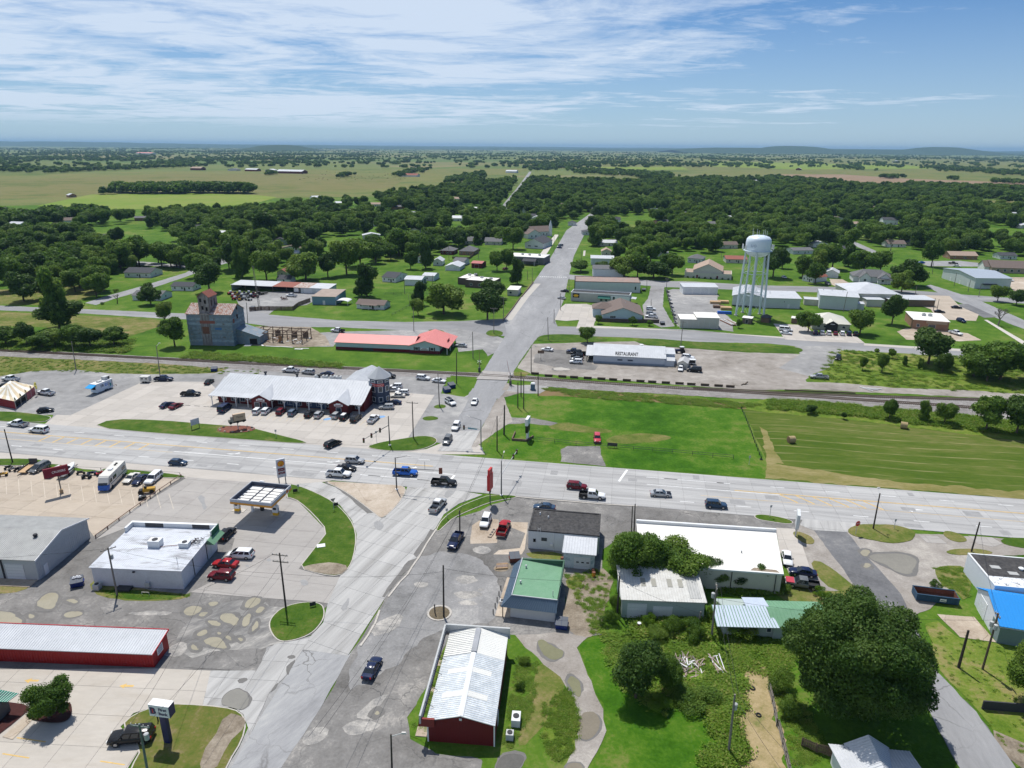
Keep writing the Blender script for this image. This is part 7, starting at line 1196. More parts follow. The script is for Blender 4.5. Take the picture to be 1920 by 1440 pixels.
# ================================================================== water tower
A=P(1406,592);H_t=zat(A,441);t_=thing('water_tower','tall white water tower on five slim legs with rounded tank','water tower',A,.2);WTW=mat('tank_white',(.62,.70,.78),rough=.4,var=.05,scale=.2,spec=.4);LEGM=mat('leg_pale',(.52,.60,.64),rough=.5,var=.06);r_=5.6;zb=H_t-8.6
tk=MB();tk.lathe((0,0,zb),[(.3,-1.3),(2.2,-1.1),(4.2,-.4),(5.3,.8),(r_,1.8),(r_,5.6),(5.4,6.9),(4.5,7.9),(2.6,8.5),(.3,8.7)],28);tk.build('tank',WTW,t_,smooth=35)
for k in range(5):
 a=2*PI*k/5+.35;p0,p1=V((6.6*COS(a),6.6*SIN(a),0)),V((5.3*COS(a),5.3*SIN(a),zb+1.4));MB().tube(p0,p1,.48,.42,10).build('leg',LEGM,t_,smooth=40);MB().lathe((p0.x,p0.y,0),[(.9,0),(.9,.4)],8).build('footing',CONC,t_)
st_,rod=MB(),MB()
for zf in(.36,.70):
 for k in range(5):
  a0,a1=2*PI*k/5+.35,2*PI*(k+1)/5+.35;z=zf*zb;r0=6.6-1.3*zf;st_.tube((r0*COS(a0),r0*SIN(a0),z),(r0*COS(a1),r0*SIN(a1),z),.13,n=6)
for z0f,z1f in((0.02,.36),(.36,.70),(.70,1)):
 for k in range(5):
  a0,a1=2*PI*k/5+.35,2*PI*(k+1)/5+.35;r0,r1=6.6-1.3*z0f,6.6-1.3*z1f;rod.tube((r0*COS(a0),r0*SIN(a0),z0f*zb),(r1*COS(a1),r1*SIN(a1),z1f*zb),.05,n=5).tube((r0*COS(a1),r0*SIN(a1),z0f*zb),(r1*COS(a0),r1*SIN(a0),z1f*zb),.05,n=5)
st_.build('strut',LEGM,t_);rod.build('tie_rod',LEGM,t_);MB().tube((0,0,0),(0,0,zb-1),.55,n=10).build('riser_pipe',LEGM,t_)
MB().lathe((0,0,zb+1.6),[(r_,0),(r_+.9,0),(r_+.9,.12),(r_,.12)],28).build('catwalk',LEGM,t_);rl=MB()
for k in range(28):a=2*PI*k/28;a2=a+2*PI/28;R=r_+.85;rl.tube((R*COS(a),R*SIN(a),zb+1.7),(R*COS(a),R*SIN(a),zb+2.8),.04,n=4).tube((R*COS(a),R*SIN(a),zb+2.8),(R*COS(a2),R*SIN(a2),zb+2.8),.04,n=4)
rl.build('railing',LEGM,t_)
for k in range(7):a=.5+k*.9;MB().tube((3.2*COS(a),3.2*SIN(a),zb+8),(3.2*COS(a),3.2*SIN(a),zb+10.6+(k%3)*.5),.07,n=5).build('antenna',WHT,t_)
for a in(2.6,2.9,3.3,-.4,-.1):R=r_+1.2;c=V((R*COS(a),R*SIN(a),zb+2.2));MB().box(-.18,-.3,0,.18,.3,2.2).build('panel_antenna',WHT,t_,c,a)
lad=MB();[lad.bar((-6.9+.041*z-.2,.3*s_,z),(-6.9+.041*(z+1)-.2,.3*s_,z+1),.06)for z in range(0,int(zb))for s_ in(-1,1)];[lad.bar((-6.9+.041*z-.2,-.3,z),(-6.9+.041*z-.2,.3,z),.05)for z in np.arange(0,zb,.6)];lad.build('ladder',LEGM,t_);TWB=mat('tower_lettering',(.22,.32,.45),var=.1)
for ch,a in(('O',-2.35),('U',-2.6),('D',-.75),('O',-.55)):n_=V((COS(a),SIN(a),0));text(ch,1.7,TWB,t_,n_*(r_+.03)+V((0,0,zb+4.2)),(HPI,0,a+HPI),.02)
b=B('pump_hut','small brick pump hut with white roof at the water tower foot','hut',(1391,606),(1408,608));b.flat(0,0,b.W,4,2.6,BROWNR,WHITER,par=0);b.door('F',1.4,1.2,2,0,DTRIM);b.end()
b=B('pump_hut','dark hut with grey peaked roof right of the tower legs','hut',(1426,604),(1441,606));b.hip(0,0,b.W,4,2.3,1.2,TIMBER,DARKS);b.end()
LUM=mat('fresh_lumber',(.46,.31,.17),var=.15,scale=2)
for lb,x,y,nn in(('left pallet of pale lumber in the storage yard',1341,569,5),('right pallet of pale lumber in the storage yard',1356,568,5),('lower pallet of pale lumber in the storage yard',1361,580,6),('dark pallet of old timber in the storage yard',1347,577,5)):
 t_=thing('lumber_stack',lb,'lumber stack',P(x,y),HW)
 for r in range(4):
  for q in range(nn):MB().box(-2.6,-1.6+q*.62,.15+r*.28,2.6,-1.06+q*.62,.39+r*.28).build('plank',LUM if 'pale' in lb else TIMBER,t_)
o=MB().box(-3.2,-1.2,0,3.2,1.2,1.0).box(-3.2,-1.25,.9,3.2,-1.15,1.3).build('tarp_trailer',BLU_P,None,P(1358,588),HW);tag(o,'blue flat trailer below the lumber stacks','trailer')
t_=thing('pipe_heap','heap of long rusty and white pipes at the storage yard corner','pipe heap',P(1373,606));[MB().tube((x,-5,.25+(k%2)*.35),(x-2.5+RR(),5,.25+(k%2)*.35),.2,n=6).build('pipe',random.choice([PALEB,RUB,RUST]),t_)for k,x in enumerate(np.arange(-2,2,.42))]
t_=thing('debris_heap','heap of pale broken boards in the overgrown lot','debris heap',P(1283,1253))
for k in range(110):
 a=RR()*6.28;r0=2.6*math.sqrt(RR());l=RU(.5,1.7);b_=RR()*3.14;x,y=r0*COS(a)*1.15,r0*SIN(a)*.85;z=.1+.9*(1-r0/2.9)*RR();MB().bar((x,y,z),(x+l*COS(b_),y+l*SIN(b_),z+RU(-.1,.35)),RU(.06,.2),.05).build('board',random.choice([PALEB,RUB,RUB,POLE2]),t_)
t_=thing('debris_heap','small scatter of white boards beside the wire pole line','debris heap',P(1345,1248));[MB().bar((RU(-1,1),RU(-2,2),.3),(RU(-1,1),RU(-2,2),.6),.13,.05).build('board',[RUB,PALEB][k%2],t_)for k in range(14)]
t_=thing('log_pile','split tan logs by the brown dumpster','log pile',P(940,1063));[MB().tube((-1.2+RR()*.4,-.9+k*.32,.2),(1.2,-.7+k*.34,.25),.17,n=7).build('log',random.choice([RUB,LUM,TIMBER]),t_)for k in range(6)]
t_=thing('pump_island','old concrete island with three holes between white and red vehicles','island',P(923,1000),RAD(72));MB().box(-1.8,-.4,0,1.8,.4,.28).build('kerb',TANCON,t_);[MB().box(x-.3,-.22,.28,x+.3,.22,.3).build('socket',DTRIM,t_)for x in(-1,0,1)]
t_=thing('dirt_ring','concrete ring of dead weeds round the lot pole','planter ring',P(824,1150));MB().lathe((0,0,0),[(2.1,0),(2.1,.15),(1.8,.15),(1.75,.1)],20).build('kerb',CONC,t_);MB().lathe((0,0,0),[(1.75,.1),(.3,.25)],16).build('soil',mat('dead_weeds',(.11,.085,.05),var=.5,scale=3),t_);MB().tube((-.7,-.3,0),(-.75,-.3,2.0),.1,n=7).build('stub_post',DTRIM,t_)
# ================================================================== fences
def fence(label,px,hgt,step,name='pipe_fence',rails=(.5,1.0),m=None,w=.07,post=.09,plank=0,z=0.05):
 pts=[P(*p)for p in px];t_=thing(name,label,'fence',pts[0]);o0=pts[0];m=m or DTRIM;np_=0;pk=MB()
 for a,d in zip(pts,pts[1:]):
  L_=(d-a).length;n=max(1,round(L_/step));u=(d-a).normalized()
  for i in range(n+1):
   if np_<290 and(i or a is pts[0]):c=a.lerp(d,i/n)-o0;MB().box(c.x-post/2,c.y-post/2,0,c.x+post/2,c.y+post/2,hgt).build('post',m,t_);np_+=1
  for r in rails:MB().bar(a-o0+V((0,0,r*hgt)),d-o0+V((0,0,r*hgt)),w,w).build('rail',m,t_)
  if plank:
   k=int(L_/plank)
   for i in range(k):
    c0,c1=a.lerp(d,(i+.06)/k)-o0,a.lerp(d,(i+.94)/k)-o0;n_=V((-u.y,u.x,0))*.07;h_=hgt+RU(-.06,.08);q=MB().hexa([c0+n_,c1+n_,c1+n_*1.35,c0+n_*1.35],[p+V((0,0,h_))for p in(c0+n_,c1+n_,c1+n_*1.35,c0+n_*1.35)])
    if np_<580:q.build('plank',m,t_);np_+=1
 return t_
fence('low dark pipe fence along the green corner field',[(1000,826),(1080,835),(1152,841),(1260,850),(1375,861)],1.1,5)
fence('low tan guard rail along the edge of the boat lot',[(340,895),(300,922),(244,962),(180,1009)],.8,3.2,m=mat('rail_brown',(.20,.12,.09),var=.3),rails=(.9,),post=.16,w=.12)
fence('thin wire fence along the boat lot grass',[(0,872),(90,880),(190,884),(338,893)],1.0,6,rails=(1,),w=.04)
fence('vine covered dark fence line across the field',[(1390,767),(1402,795),(1415,830),(1427,861)],.8,2.4,post=.2,m=mat('vine_dark',(.03,.05,.018),var=.4),rails=(.5,.9),w=.05)
fence('weathered grey plank fence beside the straw strip',[(1440,1292),(1447,1320),(1455,1362)],1.5,2.4,'plank_fence',(.3,.8),POLE2,plank=.22)
fence('weathered grey plank fence at the bottom edge',[(1458,1366),(1466,1400),(1478,1450),(1484,1480)],1.6,2.4,'plank_fence',(.3,.8),POLE2,plank=.22)
fence('dark plank fence left of the white ribbed roof house',[(1502,1400),(1530,1412),(1560,1420)],1.5,2.4,'plank_fence',(.3,.8),TIMBER,plank=.25)
fence('grey board fence round the machinery yard',[(468,584),(490,582),(505,582),(550,582),(560,574),(582,566)],2.0,3,'board_fence',(.3,.9),TIMBER,plank=.6)
fence('wire fence round the cottage lawn',[(722,553),(800,552),(812,545)],1.2,4,rails=(.5,1));fence('wire fence along the driveway of the fenced lawn',[(735,592),(768,575),(766,556)],1.1,4)
fence('brown wood fence in front of the dark hip houses',[(848,485),(880,486),(900,470)],1.6,3,'board_fence',(.3,.9),TIMBER,plank=.8)
fence('dark fence along the storage yard with parked mowers',[(1249,545),(1256,575),(1262,592),(1266,612)],1.6,3,rails=(.3,.6,1))
o=MB().box(-4.6,-.1,0,4.6,.1,1.5).build('panel_fence',DTRIM,None,P(1905,1335),RAD(-6));tag(o,'dark panel fence on the right lawn under a tree','fence')
t_=thing('retaining_timber','dark timber kerb along the left side of main street','kerb',P(944,602));[MB().bar(P(*a)-t_.location+V((0,0,.3)),P(*d)-t_.location+V((0,0,.3)),.35,.6).build('timber',TIMBER,t_)for a,d in(((944,601),(962,578)),((962,578),(976,558)),((978,557),(1000,530)))]
for k in range(19):
 c_=P(352+k*17.5,760.5+k*1.12);o=MB().box(-.9,-.1,.03,.9,.1,.2).build('wheel_stop',CONC,None,c_,HW);tag(o,'concrete wheel stop, one of the row before the porch','wheel stop','wheel stops before the storefront')
# ================================================================== vehicles
def paint(n,c,metal=.0):return mat('paint_'+n,c,rough=.22,var=0,rnd=.01,metal=metal,spec=.25)
PT=dict(white=paint('white',(.70,.71,.72)),silver=paint('silver',(.42,.43,.44),.3),grey=paint('grey',(.17,.175,.18),.3),black=paint('black',(.012,.012,.014)),red=paint('red',(.32,.015,.02)),dred=paint('dark_red',(.13,.012,.02)),blue=paint('blue',(.015,.10,.42)),navy=paint('navy',(.012,.02,.06)),dblue=paint('dark_blue',(.03,.06,.11)),cream=paint('cream',(.62,.60,.55)),lred=paint('light_red',(.45,.06,.08)),yellow=paint('yellow',(.45,.26,.03)),steel=paint('steel_blue',(.13,.17,.23),.3))
CGL=mat('car_glass',(.012,.016,.022),rough=.06,var=0,spec=.7);TYR=mat('tyre_rubber',(.016,.016,.017),rough=.9,var=0);RIM=mat('wheel_rim',(.35,.35,.36),rough=.35,metal=.7,var=0);HLM=mat('headlight_lens',(.7,.7,.68),rough=.1,var=0);TLM=mat('tail_lens',(.35,.01,.01),rough=.2,var=0);TRIMB=mat('black_trim',(.02,.02,.021),rough=.7,var=0)
def loft(st):
 m=MB();rows=[]
 for(x,zb,zt,w)in st:
  h=zt-zb;pr=[(-w*.86,zb),(-w*.98,zb+h*.18),(-w,zb+h*.55),(-w*.975,zt-h*.14),(-w*.88,zt-h*.02),(-w*.4,zt+.02),(w*.4,zt+.02),(w*.88,zt-h*.02),(w*.975,zt-h*.14),(w,zb+h*.55),(w*.98,zb+h*.18),(w*.86,zb)]
  rows.append([len(m.v)+i for i in range(12)]);m.v+=[(x,y,z)for y,z in pr]
 for a,d in zip(rows,rows[1:]):
  for i in range(12):j=(i+1)%12;m.f.append((a[i],a[j],d[j],d[i]));m.mi.append(0)
 m.f.append(tuple(rows[0][::-1]));m.f.append(tuple(rows[-1]));m.mi+=[0,0];return m
def cabin(m,b0,b1,r0,r1,zb,zr,wb,wr):
 lo=[(b0,-wb,zb),(b1,-wb*.97,zb),(b1,wb*.97,zb),(b0,wb,zb)];hi=[(r0,-wr,zr),(r1,-wr*.97,zr),(r1,wr*.97,zr),(r0,wr,zr)];mid=[((r0+r1)/2,y,zr+.05)for y in(-wr*.6,wr*.6)]
 m.hexa(lo,hi);k=.1;m.hexa([(r0+k,-wr+k,zr-.01),(r1-k,-wr+k,zr-.01),(r1-k,wr-k,zr-.01),(r0+k,wr-k,zr-.01)],[(r0+2.6*k,-wr+2.4*k,zr+.06),(r1-2.6*k,-wr+2.4*k,zr+.06),(r1-2.6*k,wr-2.4*k,zr+.06),(r0+2.6*k,wr-2.4*k,zr+.06)]);return lo,hi
def pane_on(a,d,c,e,i=.1,u0=0.0,u1=1.0,t=.015):
 """slab on the quad a->d (bottom), e<-c (top); margins i, between fractions u0..u1 along it"""
 a,d,c,e=map(Vector,(a,d,c,e));B0=lambda u,v:a.lerp(d,u).lerp(e.lerp(c,u),v);n_=(d-a).cross(e-a).normalized()*t
 q=[B0(u0+.03,i),B0(u1-.03,i),B0(u1-.03,1-i),B0(u0+.03,1-i)];return MB().hexa([p-n_*.5 for p in q],[p+n_ for p in q])
CARS={}
SPEC=dict(
 sedan=dict(L=4.85,st=[(-2.42,.42,.80,.74),(-2.3,.30,.93,.86),(-1.5,.24,.98,.91),(0,.22,.95,.92),(1.1,.24,.93,.91),(1.9,.27,.82,.88),(2.3,.32,.70,.80),(2.43,.40,.60,.68)],cab=(-1.75,1.15,-1.0,.25,.90,1.44,.86,.64),wh=(-1.42,1.45,.33),n=2),
 hatch=dict(L=4.3,st=[(-2.15,.42,.90,.74),(-2.05,.30,1.0,.84),(-1.2,.24,1.0,.88),(0,.22,.97,.89),(1.0,.24,.95,.88),(1.7,.27,.82,.85),(2.05,.32,.70,.78),(2.15,.40,.60,.66)],cab=(-2.05,1.05,-1.45,.2,.93,1.48,.83,.62),wh=(-1.3,1.3,.32),n=2),
 suv=dict(L=4.75,st=[(-2.38,.5,1.0,.80),(-2.3,.36,1.1,.91),(-1.5,.30,1.12,.95),(0,.28,1.1,.96),(1.0,.30,1.08,.95),(1.9,.33,1.0,.92),(2.27,.38,.86,.86),(2.38,.45,.74,.76)],cab=(-2.3,1.1,-1.95,.4,1.05,1.74,.90,.70),wh=(-1.4,1.45,.38),n=3),
 bigsuv=dict(L=5.3,st=[(-2.65,.5,1.05,.88),(-2.58,.38,1.15,.98),(-1.5,.32,1.18,1.0),(0,.30,1.16,1.01),(1.2,.32,1.14,1.0),(2.2,.36,1.06,.97),(2.55,.40,.95,.92),(2.66,.48,.8,.82)],cab=(-2.58,1.25,-2.35,.55,1.1,1.88,.95,.78),wh=(-1.6,1.6,.41),n=3),
 minivan=dict(L=5.1,st=[(-2.55,.45,1.0,.82),(-2.48,.32,1.12,.93),(-1.5,.26,1.12,.97),(0,.24,1.08,.98),(1.2,.26,1.02,.96),(2.0,.3,.86,.92),(2.45,.34,.72,.84),(2.56,.42,.62,.72)],cab=(-2.5,1.75,-2.1,.45,1.02,1.74,.92,.72),wh=(-1.5,1.55,.35),n=3),
 van=dict(L=5.7,st=[(-2.85,.5,1.1,.88),(-2.8,.38,1.25,.99),(-1.5,.32,1.28,1.0),(0,.30,1.26,1.01),(1.4,.32,1.22,1.0),(2.3,.36,1.08,.96),(2.75,.42,.9,.9),(2.85,.5,.75,.8)],cab=(-2.82,1.95,-2.72,1.05,1.2,2.12,.98,.88),wh=(-1.7,1.8,.38),n=2),
 pickup=dict(L=5.85,st=[(-.98,.40,1.12,.95),(-.9,.38,1.15,.98),(0,.36,1.15,.99),(1.1,.36,1.14,.98),(1.6,.36,1.10,.97),(2.45,.40,1.04,.95),(2.8,.45,.95,.9),(2.92,.52,.82,.82)],cab=(-.95,1.35,-.8,.6,1.1,1.86,.92,.74),wh=(-1.75,1.75,.42),n=2,bed=1),
 bigpickup=dict(L=5.85,st=[(-.98,.48,1.22,.97),(-.9,.46,1.25,1.0),(0,.44,1.25,1.01),(1.1,.44,1.24,1.0),(1.6,.44,1.2,.99),(2.45,.48,1.14,.97),(2.8,.53,1.05,.92),(2.92,.6,.9,.84)],cab=(-.95,1.4,-.85,.7,1.2,1.98,.94,.76),wh=(-1.75,1.8,.46),n=2,bed=1))
def carkind(kind):
 if kind in CARS:return CARS[kind]
 s=SPEC[kind];parts=[];m=loft(s['st']);c=s['cab'];lo,hi=cabin(m,*c)
 parts.append(('body',m.mesh('car_body',PT['white'],38),'P'))
 parts.append(('windscreen',pane_on(lo[1],lo[2],hi[2],hi[1],.06).mesh('windscreen',CGL),None));parts.append(('rear_window',pane_on(lo[3],lo[0],hi[0],hi[3],.14).mesh('rear_window',CGL),None))
 for k in range(s['n']):
  u0,u1=.04+.92*k/s['n'],.04+.92*(k+1)/s['n']
  parts.append(('side_window',pane_on(lo[0],lo[1],hi[1],hi[0],.14,u0,u1).mesh('side_window',CGL),None));parts.append(('side_window',pane_on(lo[2],lo[3],hi[3],hi[2],.14,1-u1,1-u0).mesh('side_window',CGL),None))
 xr,xf,r=s['wh'];W_=max(q[3]for q in s['st']);wm=MB().tube((0,-.12,0),(0,.12,0),r,n=14);wm.m=1;wm.tube((0,-.125,0),(0,.125,0),r*.58,n=10);wme=wm.mesh('wheel',[TYR,RIM])
 for x in(xr,xf):
  for sd_ in(-1,1):parts.append(('wheel',wme,(x,sd_*(W_-.09),r)))
 f,bk=s['st'][-2],s['st'][0];hm=MB().box(-.05,-.2,-.08,.05,.2,.08)
 for sd_ in(-1,1):parts.append(('headlight',hm.mesh('headlight',HLM),(f[0]+.07,sd_*(f[3]-.2),f[2]-.14)));parts.append(('tail_light',MB().box(-.04,-.12,-.14,.05,.12,.14).mesh('tail_light',TLM),((-s['L']/2 if s.get('bed')else bk[0])+(.02 if s.get('bed')else .02),sd_*(.84 if s.get('bed')else bk[3]-.08),.95 if s.get('bed')else bk[2]-.05)))
 parts.append(('bumper',MB().box(f[0]-.1,-f[3]*.9,.34,s['L']/2+.03,f[3]*.9,.52).mesh('bumper',TRIMB),None))
 for sd_ in(-1,1):parts.append(('mirror',MB().box(c[1]-.5,sd_*(W_+.02)-.1,c[4]+.02,c[1]-.3,sd_*(W_+.02)+.1,c[4]+.2).mesh('mirror',PT['black']),None))
 if s.get('bed'):
  zt=s['st'][0][2];xb=-s['L']/2;b_=MB().box(xb,-.97,.45,-.97,-.86,zt).box(xb,.86,.45,-.97,.97,zt).box(xb,-.86,.5,xb+.09,.86,zt).box(xb+.09,-.86,.45,-.97,.86,.62);parts.append(('bed',b_.mesh('bed',PT['white']),'P'));parts.append(('bed_liner',MB().box(xb+.1,-.85,.62,-.98,.85,.66).mesh('bed_liner',TRIMB),None));parts.append(('rear_bumper',MB().box(xb-.12,-.9,.42,xb,.9,.6).mesh('rear_bumper',RIM),None))
 CARS[kind]=parts;return parts
def car(kind,col,rear,front,label,cat=None,z=.075,roof=None,name=None,bedc=None,sc=1.0):
 A,F=P(*rear),P(*front);c=(A+F)/2;rz=math.atan2(F.y-A.y,F.x-A.x)
 nm=name or dict(sedan='sedan',hatch='hatchback',suv='suv',bigsuv='suv',minivan='minivan',van='van',pickup='pickup_truck',bigpickup='pickup_truck')[kind]
 t_=thing(nm,label,cat or nm.replace('_',' ').replace('suv','SUV'),(c.x,c.y,z),rz);t_.scale=(sc,sc,sc)
 for n_,me,x in carkind(kind):
  o=bpy.data.objects.new(n_,me);COL.objects.link(o);o.parent=t_
  if x=='P':o.material_slots[0].link='OBJECT';o.material_slots[0].material=PT[bedc]if(bedc and n_=='bed')else PT[col]
  elif x is not None:o.location=x
 if roof:s=SPEC[kind]['cab'];MB().box(s[2]+.15,-s[7]+.12,s[5]+.04,s[3]-.12,s[7]-.12,s[5]+.09).build('roof_panel',PT[roof],t_)
 return t_
car('pickup','white',(53,801),(16,797),'white pickup truck driving at the far left of the highway, bed tools showing',bedc='silver')
car('bigsuv','white',(91,812),(57,809),'white SUV behind the pickup on the left highway lanes')
car('hatch','dblue',(318,871),(351,872),'dark blue hatchback alone on the near highway lanes')
car('minivan','black',(612,842),(637,831),'black van turning off the highway towards the strip mall')
car('suv','silver',(650,867),(681,869),'silver SUV waiting in the left turn lane')
car('sedan','black',(633,880),(666,883),'black sedan waiting between the silver SUV and the white pickup')
car('bigpickup','white',(613,892),(658,895),'white crew cab pickup waiting in the nearest lane by the triangle island')
car('bigpickup','blue',(741,890),(779,892),'bright blue pickup crossing in front of the triangle island');t_=car('bigpickup','black',(811,908),(854,911),'black pickup with pale door emblem in the middle of the crossing');MB().box(-.3,-1.02,.72,1.0,-1.0,1.08).build('door_emblem',RIM,t_)
car('bigpickup','silver',(812,963),(830,943),'grey pickup with white roof waiting on the south street',roof='white');car('pickup','navy',(860,1009),(848,1030),'small dark blue pickup behind the pole on the corner lot')
car('suv','dred',(1066,915),(1097,918),'dark red SUV on the highway east of the crossing');car('bigpickup','white',(1087,932),(1133,936),'white crew cab pickup on the nearest lane beside the dark red SUV',bedc='black')
t_=car('sedan','silver',(1220,929),(1257,931),'silver sedan with black bonnet on the highway');MB().box(1.25,-.72,.80,2.25,.72,.92).build('bonnet',PT['black'],t_)
car('suv','dblue',(1322,950),(1362,953),'dark blue SUV on the highway past the wide white roof');car('sedan','white',(893,750),(887,763),'white sedan coming down main street from the rail crossing');car('suv','white',(859,797),(851,811),'white SUV second in line at the main street stop');car('suv','grey',(844,822),(834,838),'grey SUV first in line at the main street stop')
car('suv','white',(836,753),(853,763),'white SUV with dark roof rails on the gravel by the strip mall exit',roof='black')
t_=car('suv','lred',(1119,819),(1120,834),'faded red SUV parked alone on the green corner field')
ROW=[('suv','white',483,775,'white SUV, leftmost of the row before the porch'),('suv','white',499,775,'white SUV tight beside the leftmost white one'),('suv','dred',527,776,'dark red SUV in the porch row'),('suv','steel',549,778,'steel blue SUV beside the dark red one'),('suv','black',580,781,'black SUV left of the silver one, mid porch row'),('suv','silver',598,782,'silver SUV right of the black one, before the blue mark'),('suv','silver',631,783,'pale silver SUV right of the blue access mark'),('suv','black',646,786,'black SUV with white roof in the porch row'),('bigsuv','black',667,789,'black SUV, last of the tight porch row'),('pickup','white',700,790,'small white pickup at the right end of the porch row')]
for k,(kd,cl,x,y,lb)in enumerate(ROW):car(kd,cl,(x-7,y+6),(x+8,y-7),lb,roof='white' if 'white roof' in lb else None,sc=.95)
car('van','navy',(412,777),(432,763),'dark navy cargo van on the strip mall lot');car('pickup','black',(341,742),(375,742),'black pickup in the middle of the strip mall lot');car('sedan','navy',(303,767),(324,758),'dark sedan next to the dark red car on the open lot');car('sedan','dred',(321,769),(340,760),'dark red car next to the dark sedan on the open lot');car('pickup','navy',(290,714),(325,714),'dark blue pickup at the back of the lot beside the white trailer');car('sedan','black',(386,724),(399,714),'black car tucked behind the strip mall left end')
car('bigpickup','white',(560,699),(531,697),'white pickup parked behind the strip mall by the rails');car('suv','silver',(588,702),(568,700),'silver SUV parked behind the strip mall by the rails');car('sedan','navy',(625,705),(602,703),'dark sedan parked behind the strip mall by the rails');car('sedan','black',(690,708),(672,706),'black car half hidden by the tower roof');car('bigsuv','black',(716,707),(739,709),'black SUV right of the tower roof');car('suv','white',(782,711),(805,713),'white SUV on gravel left of the pole');car('sedan','white',(814,716),(832,718),'white sedan on gravel right of the pole')
for kd,cl,x,y,lb in(('suv','white',742,727,'white SUV, rearmost at the right wall of the strip mall'),('sedan','white',737,733,'white sedan, second from the back at the right wall'),('suv','white',754,739,'white SUV, third from the back at the right wall'),('sedan','cream',746,744,'cream sedan, fourth from the back at the right wall'),('sedan','navy',739,757,'dark sedan beside the silver SUV at the tower foot'),('suv','silver',725,766,'silver SUV nearest the highway at the tower foot')):car(kd,cl,(x+12,y+1),(x-12,y+1),lb,sc=.95)
car('bigpickup','white',(38,716),(4,713),'white pickup at the back left of the gravel lot');car('suv','black',(24,729),(-4,727),'dark SUV with flag stripe behind the striped tent');car('pickup','white',(101,742),(73,738),'white pickup beside the striped tent');car('hatch','black',(77,774),(95,772),'small black car alone near the grass strip')
car('sedan','cream',(258,893),(236,909),'old cream sedan right of the motorhome');car('sedan','navy',(275,895),(252,913),'dark blue sedan between cream sedan and white boxy SUV');t_=car('bigsuv','white',(300,893),(277,912),'boxy white SUV at the corner of the boat lot');car('minivan','grey',(90,874),(61,889),'grey minivan among the trailers on the boat lot')
car('minivan','white',(475,1046),(428,1044),'white minivan, topmost of three beside the liquor store');car('sedan','red',(445,1064),(402,1060),'bright red sedan between minivan and dark red SUV');car('suv','dred',(440,1087),(392,1083),'dark red SUV, lowest of three beside the liquor store');car('suv','black',(418,1014),(433,1000),'black car half hidden behind the green sign of the liquor store')
t_=car('sedan','navy',(688,1278),(708,1240),'shiny dark blue sedan driving up the south street');car('bigsuv','black',(284,1386),(213,1392),'black SUV parked by the bank lawn',sc=1.05)
car('suv','white',(915,971),(906,994),'white SUV on the concrete pad by the red sign');car('bigpickup','red',(938,1010),(950,983),'red pickup beside the old pump island');car('sedan','dblue',(1038,957),(1003,954),'dark blue car behind the black tar roof');car('sedan','white',(1473,1040),(1477,1064),'white sedan beside the wide white roofed shop');car('sedan','navy',(1525,1081),(1484,1075),'dark sedan above the red and black pickup');t_=car('pickup','grey',(1532,1105),(1475,1096),'pickup with red bonnet, grey cab and black bed',bedc='black');MB().box(1.45,-.9,1.0,2.85,.9,1.16).build('bonnet',PT['lred'],t_)
for kd,cl,x,y,lb in(('bigpickup','navy',1076,662,'dark blue pickup, rearmost of the row left of the restaurant'),('bigpickup','black',1084,665,'black pickup, second of the row left of the restaurant'),('suv','black',1082,670,'black SUV, third of the row left of the restaurant'),('sedan','grey',1081,675,'grey sedan, fourth of the row left of the restaurant'),('suv','white',1080,681,'white SUV, frontmost of the row left of the restaurant')):car(kd,cl,(x+11,y+1),(x-11,y),lb)
car('sedan','white',(1034,659),(1018,657),'white car behind the small restaurant sign');car('suv','white',(1282,672),(1297,674),'white SUV behind the cream garden shed');car('hatch','white',(1277,690),(1275,699),'small white car in front of the cream garden shed');car('bigsuv','black',(1313,698),(1290,696),'black SUV right of the cream garden shed');car('pickup','silver',(1551,711),(1520,709),'silver pickup on the weedy edge of the gravel lot');car('suv','black',(1574,668),(1568,681),'black off roader on the grass by the gravel lot entry')
car('suv','white',(1211,581),(1229,582),'white SUV, rear one beside the office');car('suv','silver',(1211,590),(1230,591),'silver SUV, middle one beside the office');car('pickup','white',(1231,597),(1211,595),'white pickup, front one beside the office');car('sedan','black',(1066,548),(1052,547),'black car parked by the emblem shop on main street');car('sedan','silver',(1059,562),(1047,560),'pale car parked below the black one on main street');car('suv','steel',(1055,462),(1047,461),'blue SUV at the church walk');car('sedan','navy',(1053,466),(1044,465),'dark sedan at the church walk')
car('van','white',(1462,620),(1484,622),'white work van left on the clinic lot');car('sedan','white',(1463,626),(1484,628),'white sedan in front of the white work van')
for k,(kd,cl)in enumerate((('suv','navy'),('suv','white'),('suv','white'),('sedan','dred'),('suv','white'),('suv','navy'),('suv','black'))):x=1528+k*12.6;car(kd,cl,(x+1.5,630+k*.4),(x-1,623+k*.4),('dark navy SUV, leftmost at the clinic','white SUV, second from left at the clinic','white SUV, third from left at the clinic','dark red sedan in the middle at the clinic','white SUV right of the dark red sedan at the clinic','dark navy SUV, second from right at the clinic','black SUV, rightmost at the clinic')[k])
car('sedan','black',(1785,578),(1801,579),'black sedan on the upper tan town lot');car('sedan','black',(1753,586),(1769,587),'black sedan beside the brick office roof');car('suv','navy',(1796,602),(1808,606),'dark SUV on the lower tan town lot');car('bigpickup','white',(1783,625),(1800,630),'white pickup in front of the brick office');car('sedan','blue',(1733,494),(1721,494),'pale blue car on the far school lot');car('pickup','black',(1780,495),(1794,496),'black pickup on the far school lot');car('sedan','white',(1788,500),(1800,501),'white car on the far school lot');car('sedan','white',(1886,527),(1898,528),'white car beside the gymnasium')
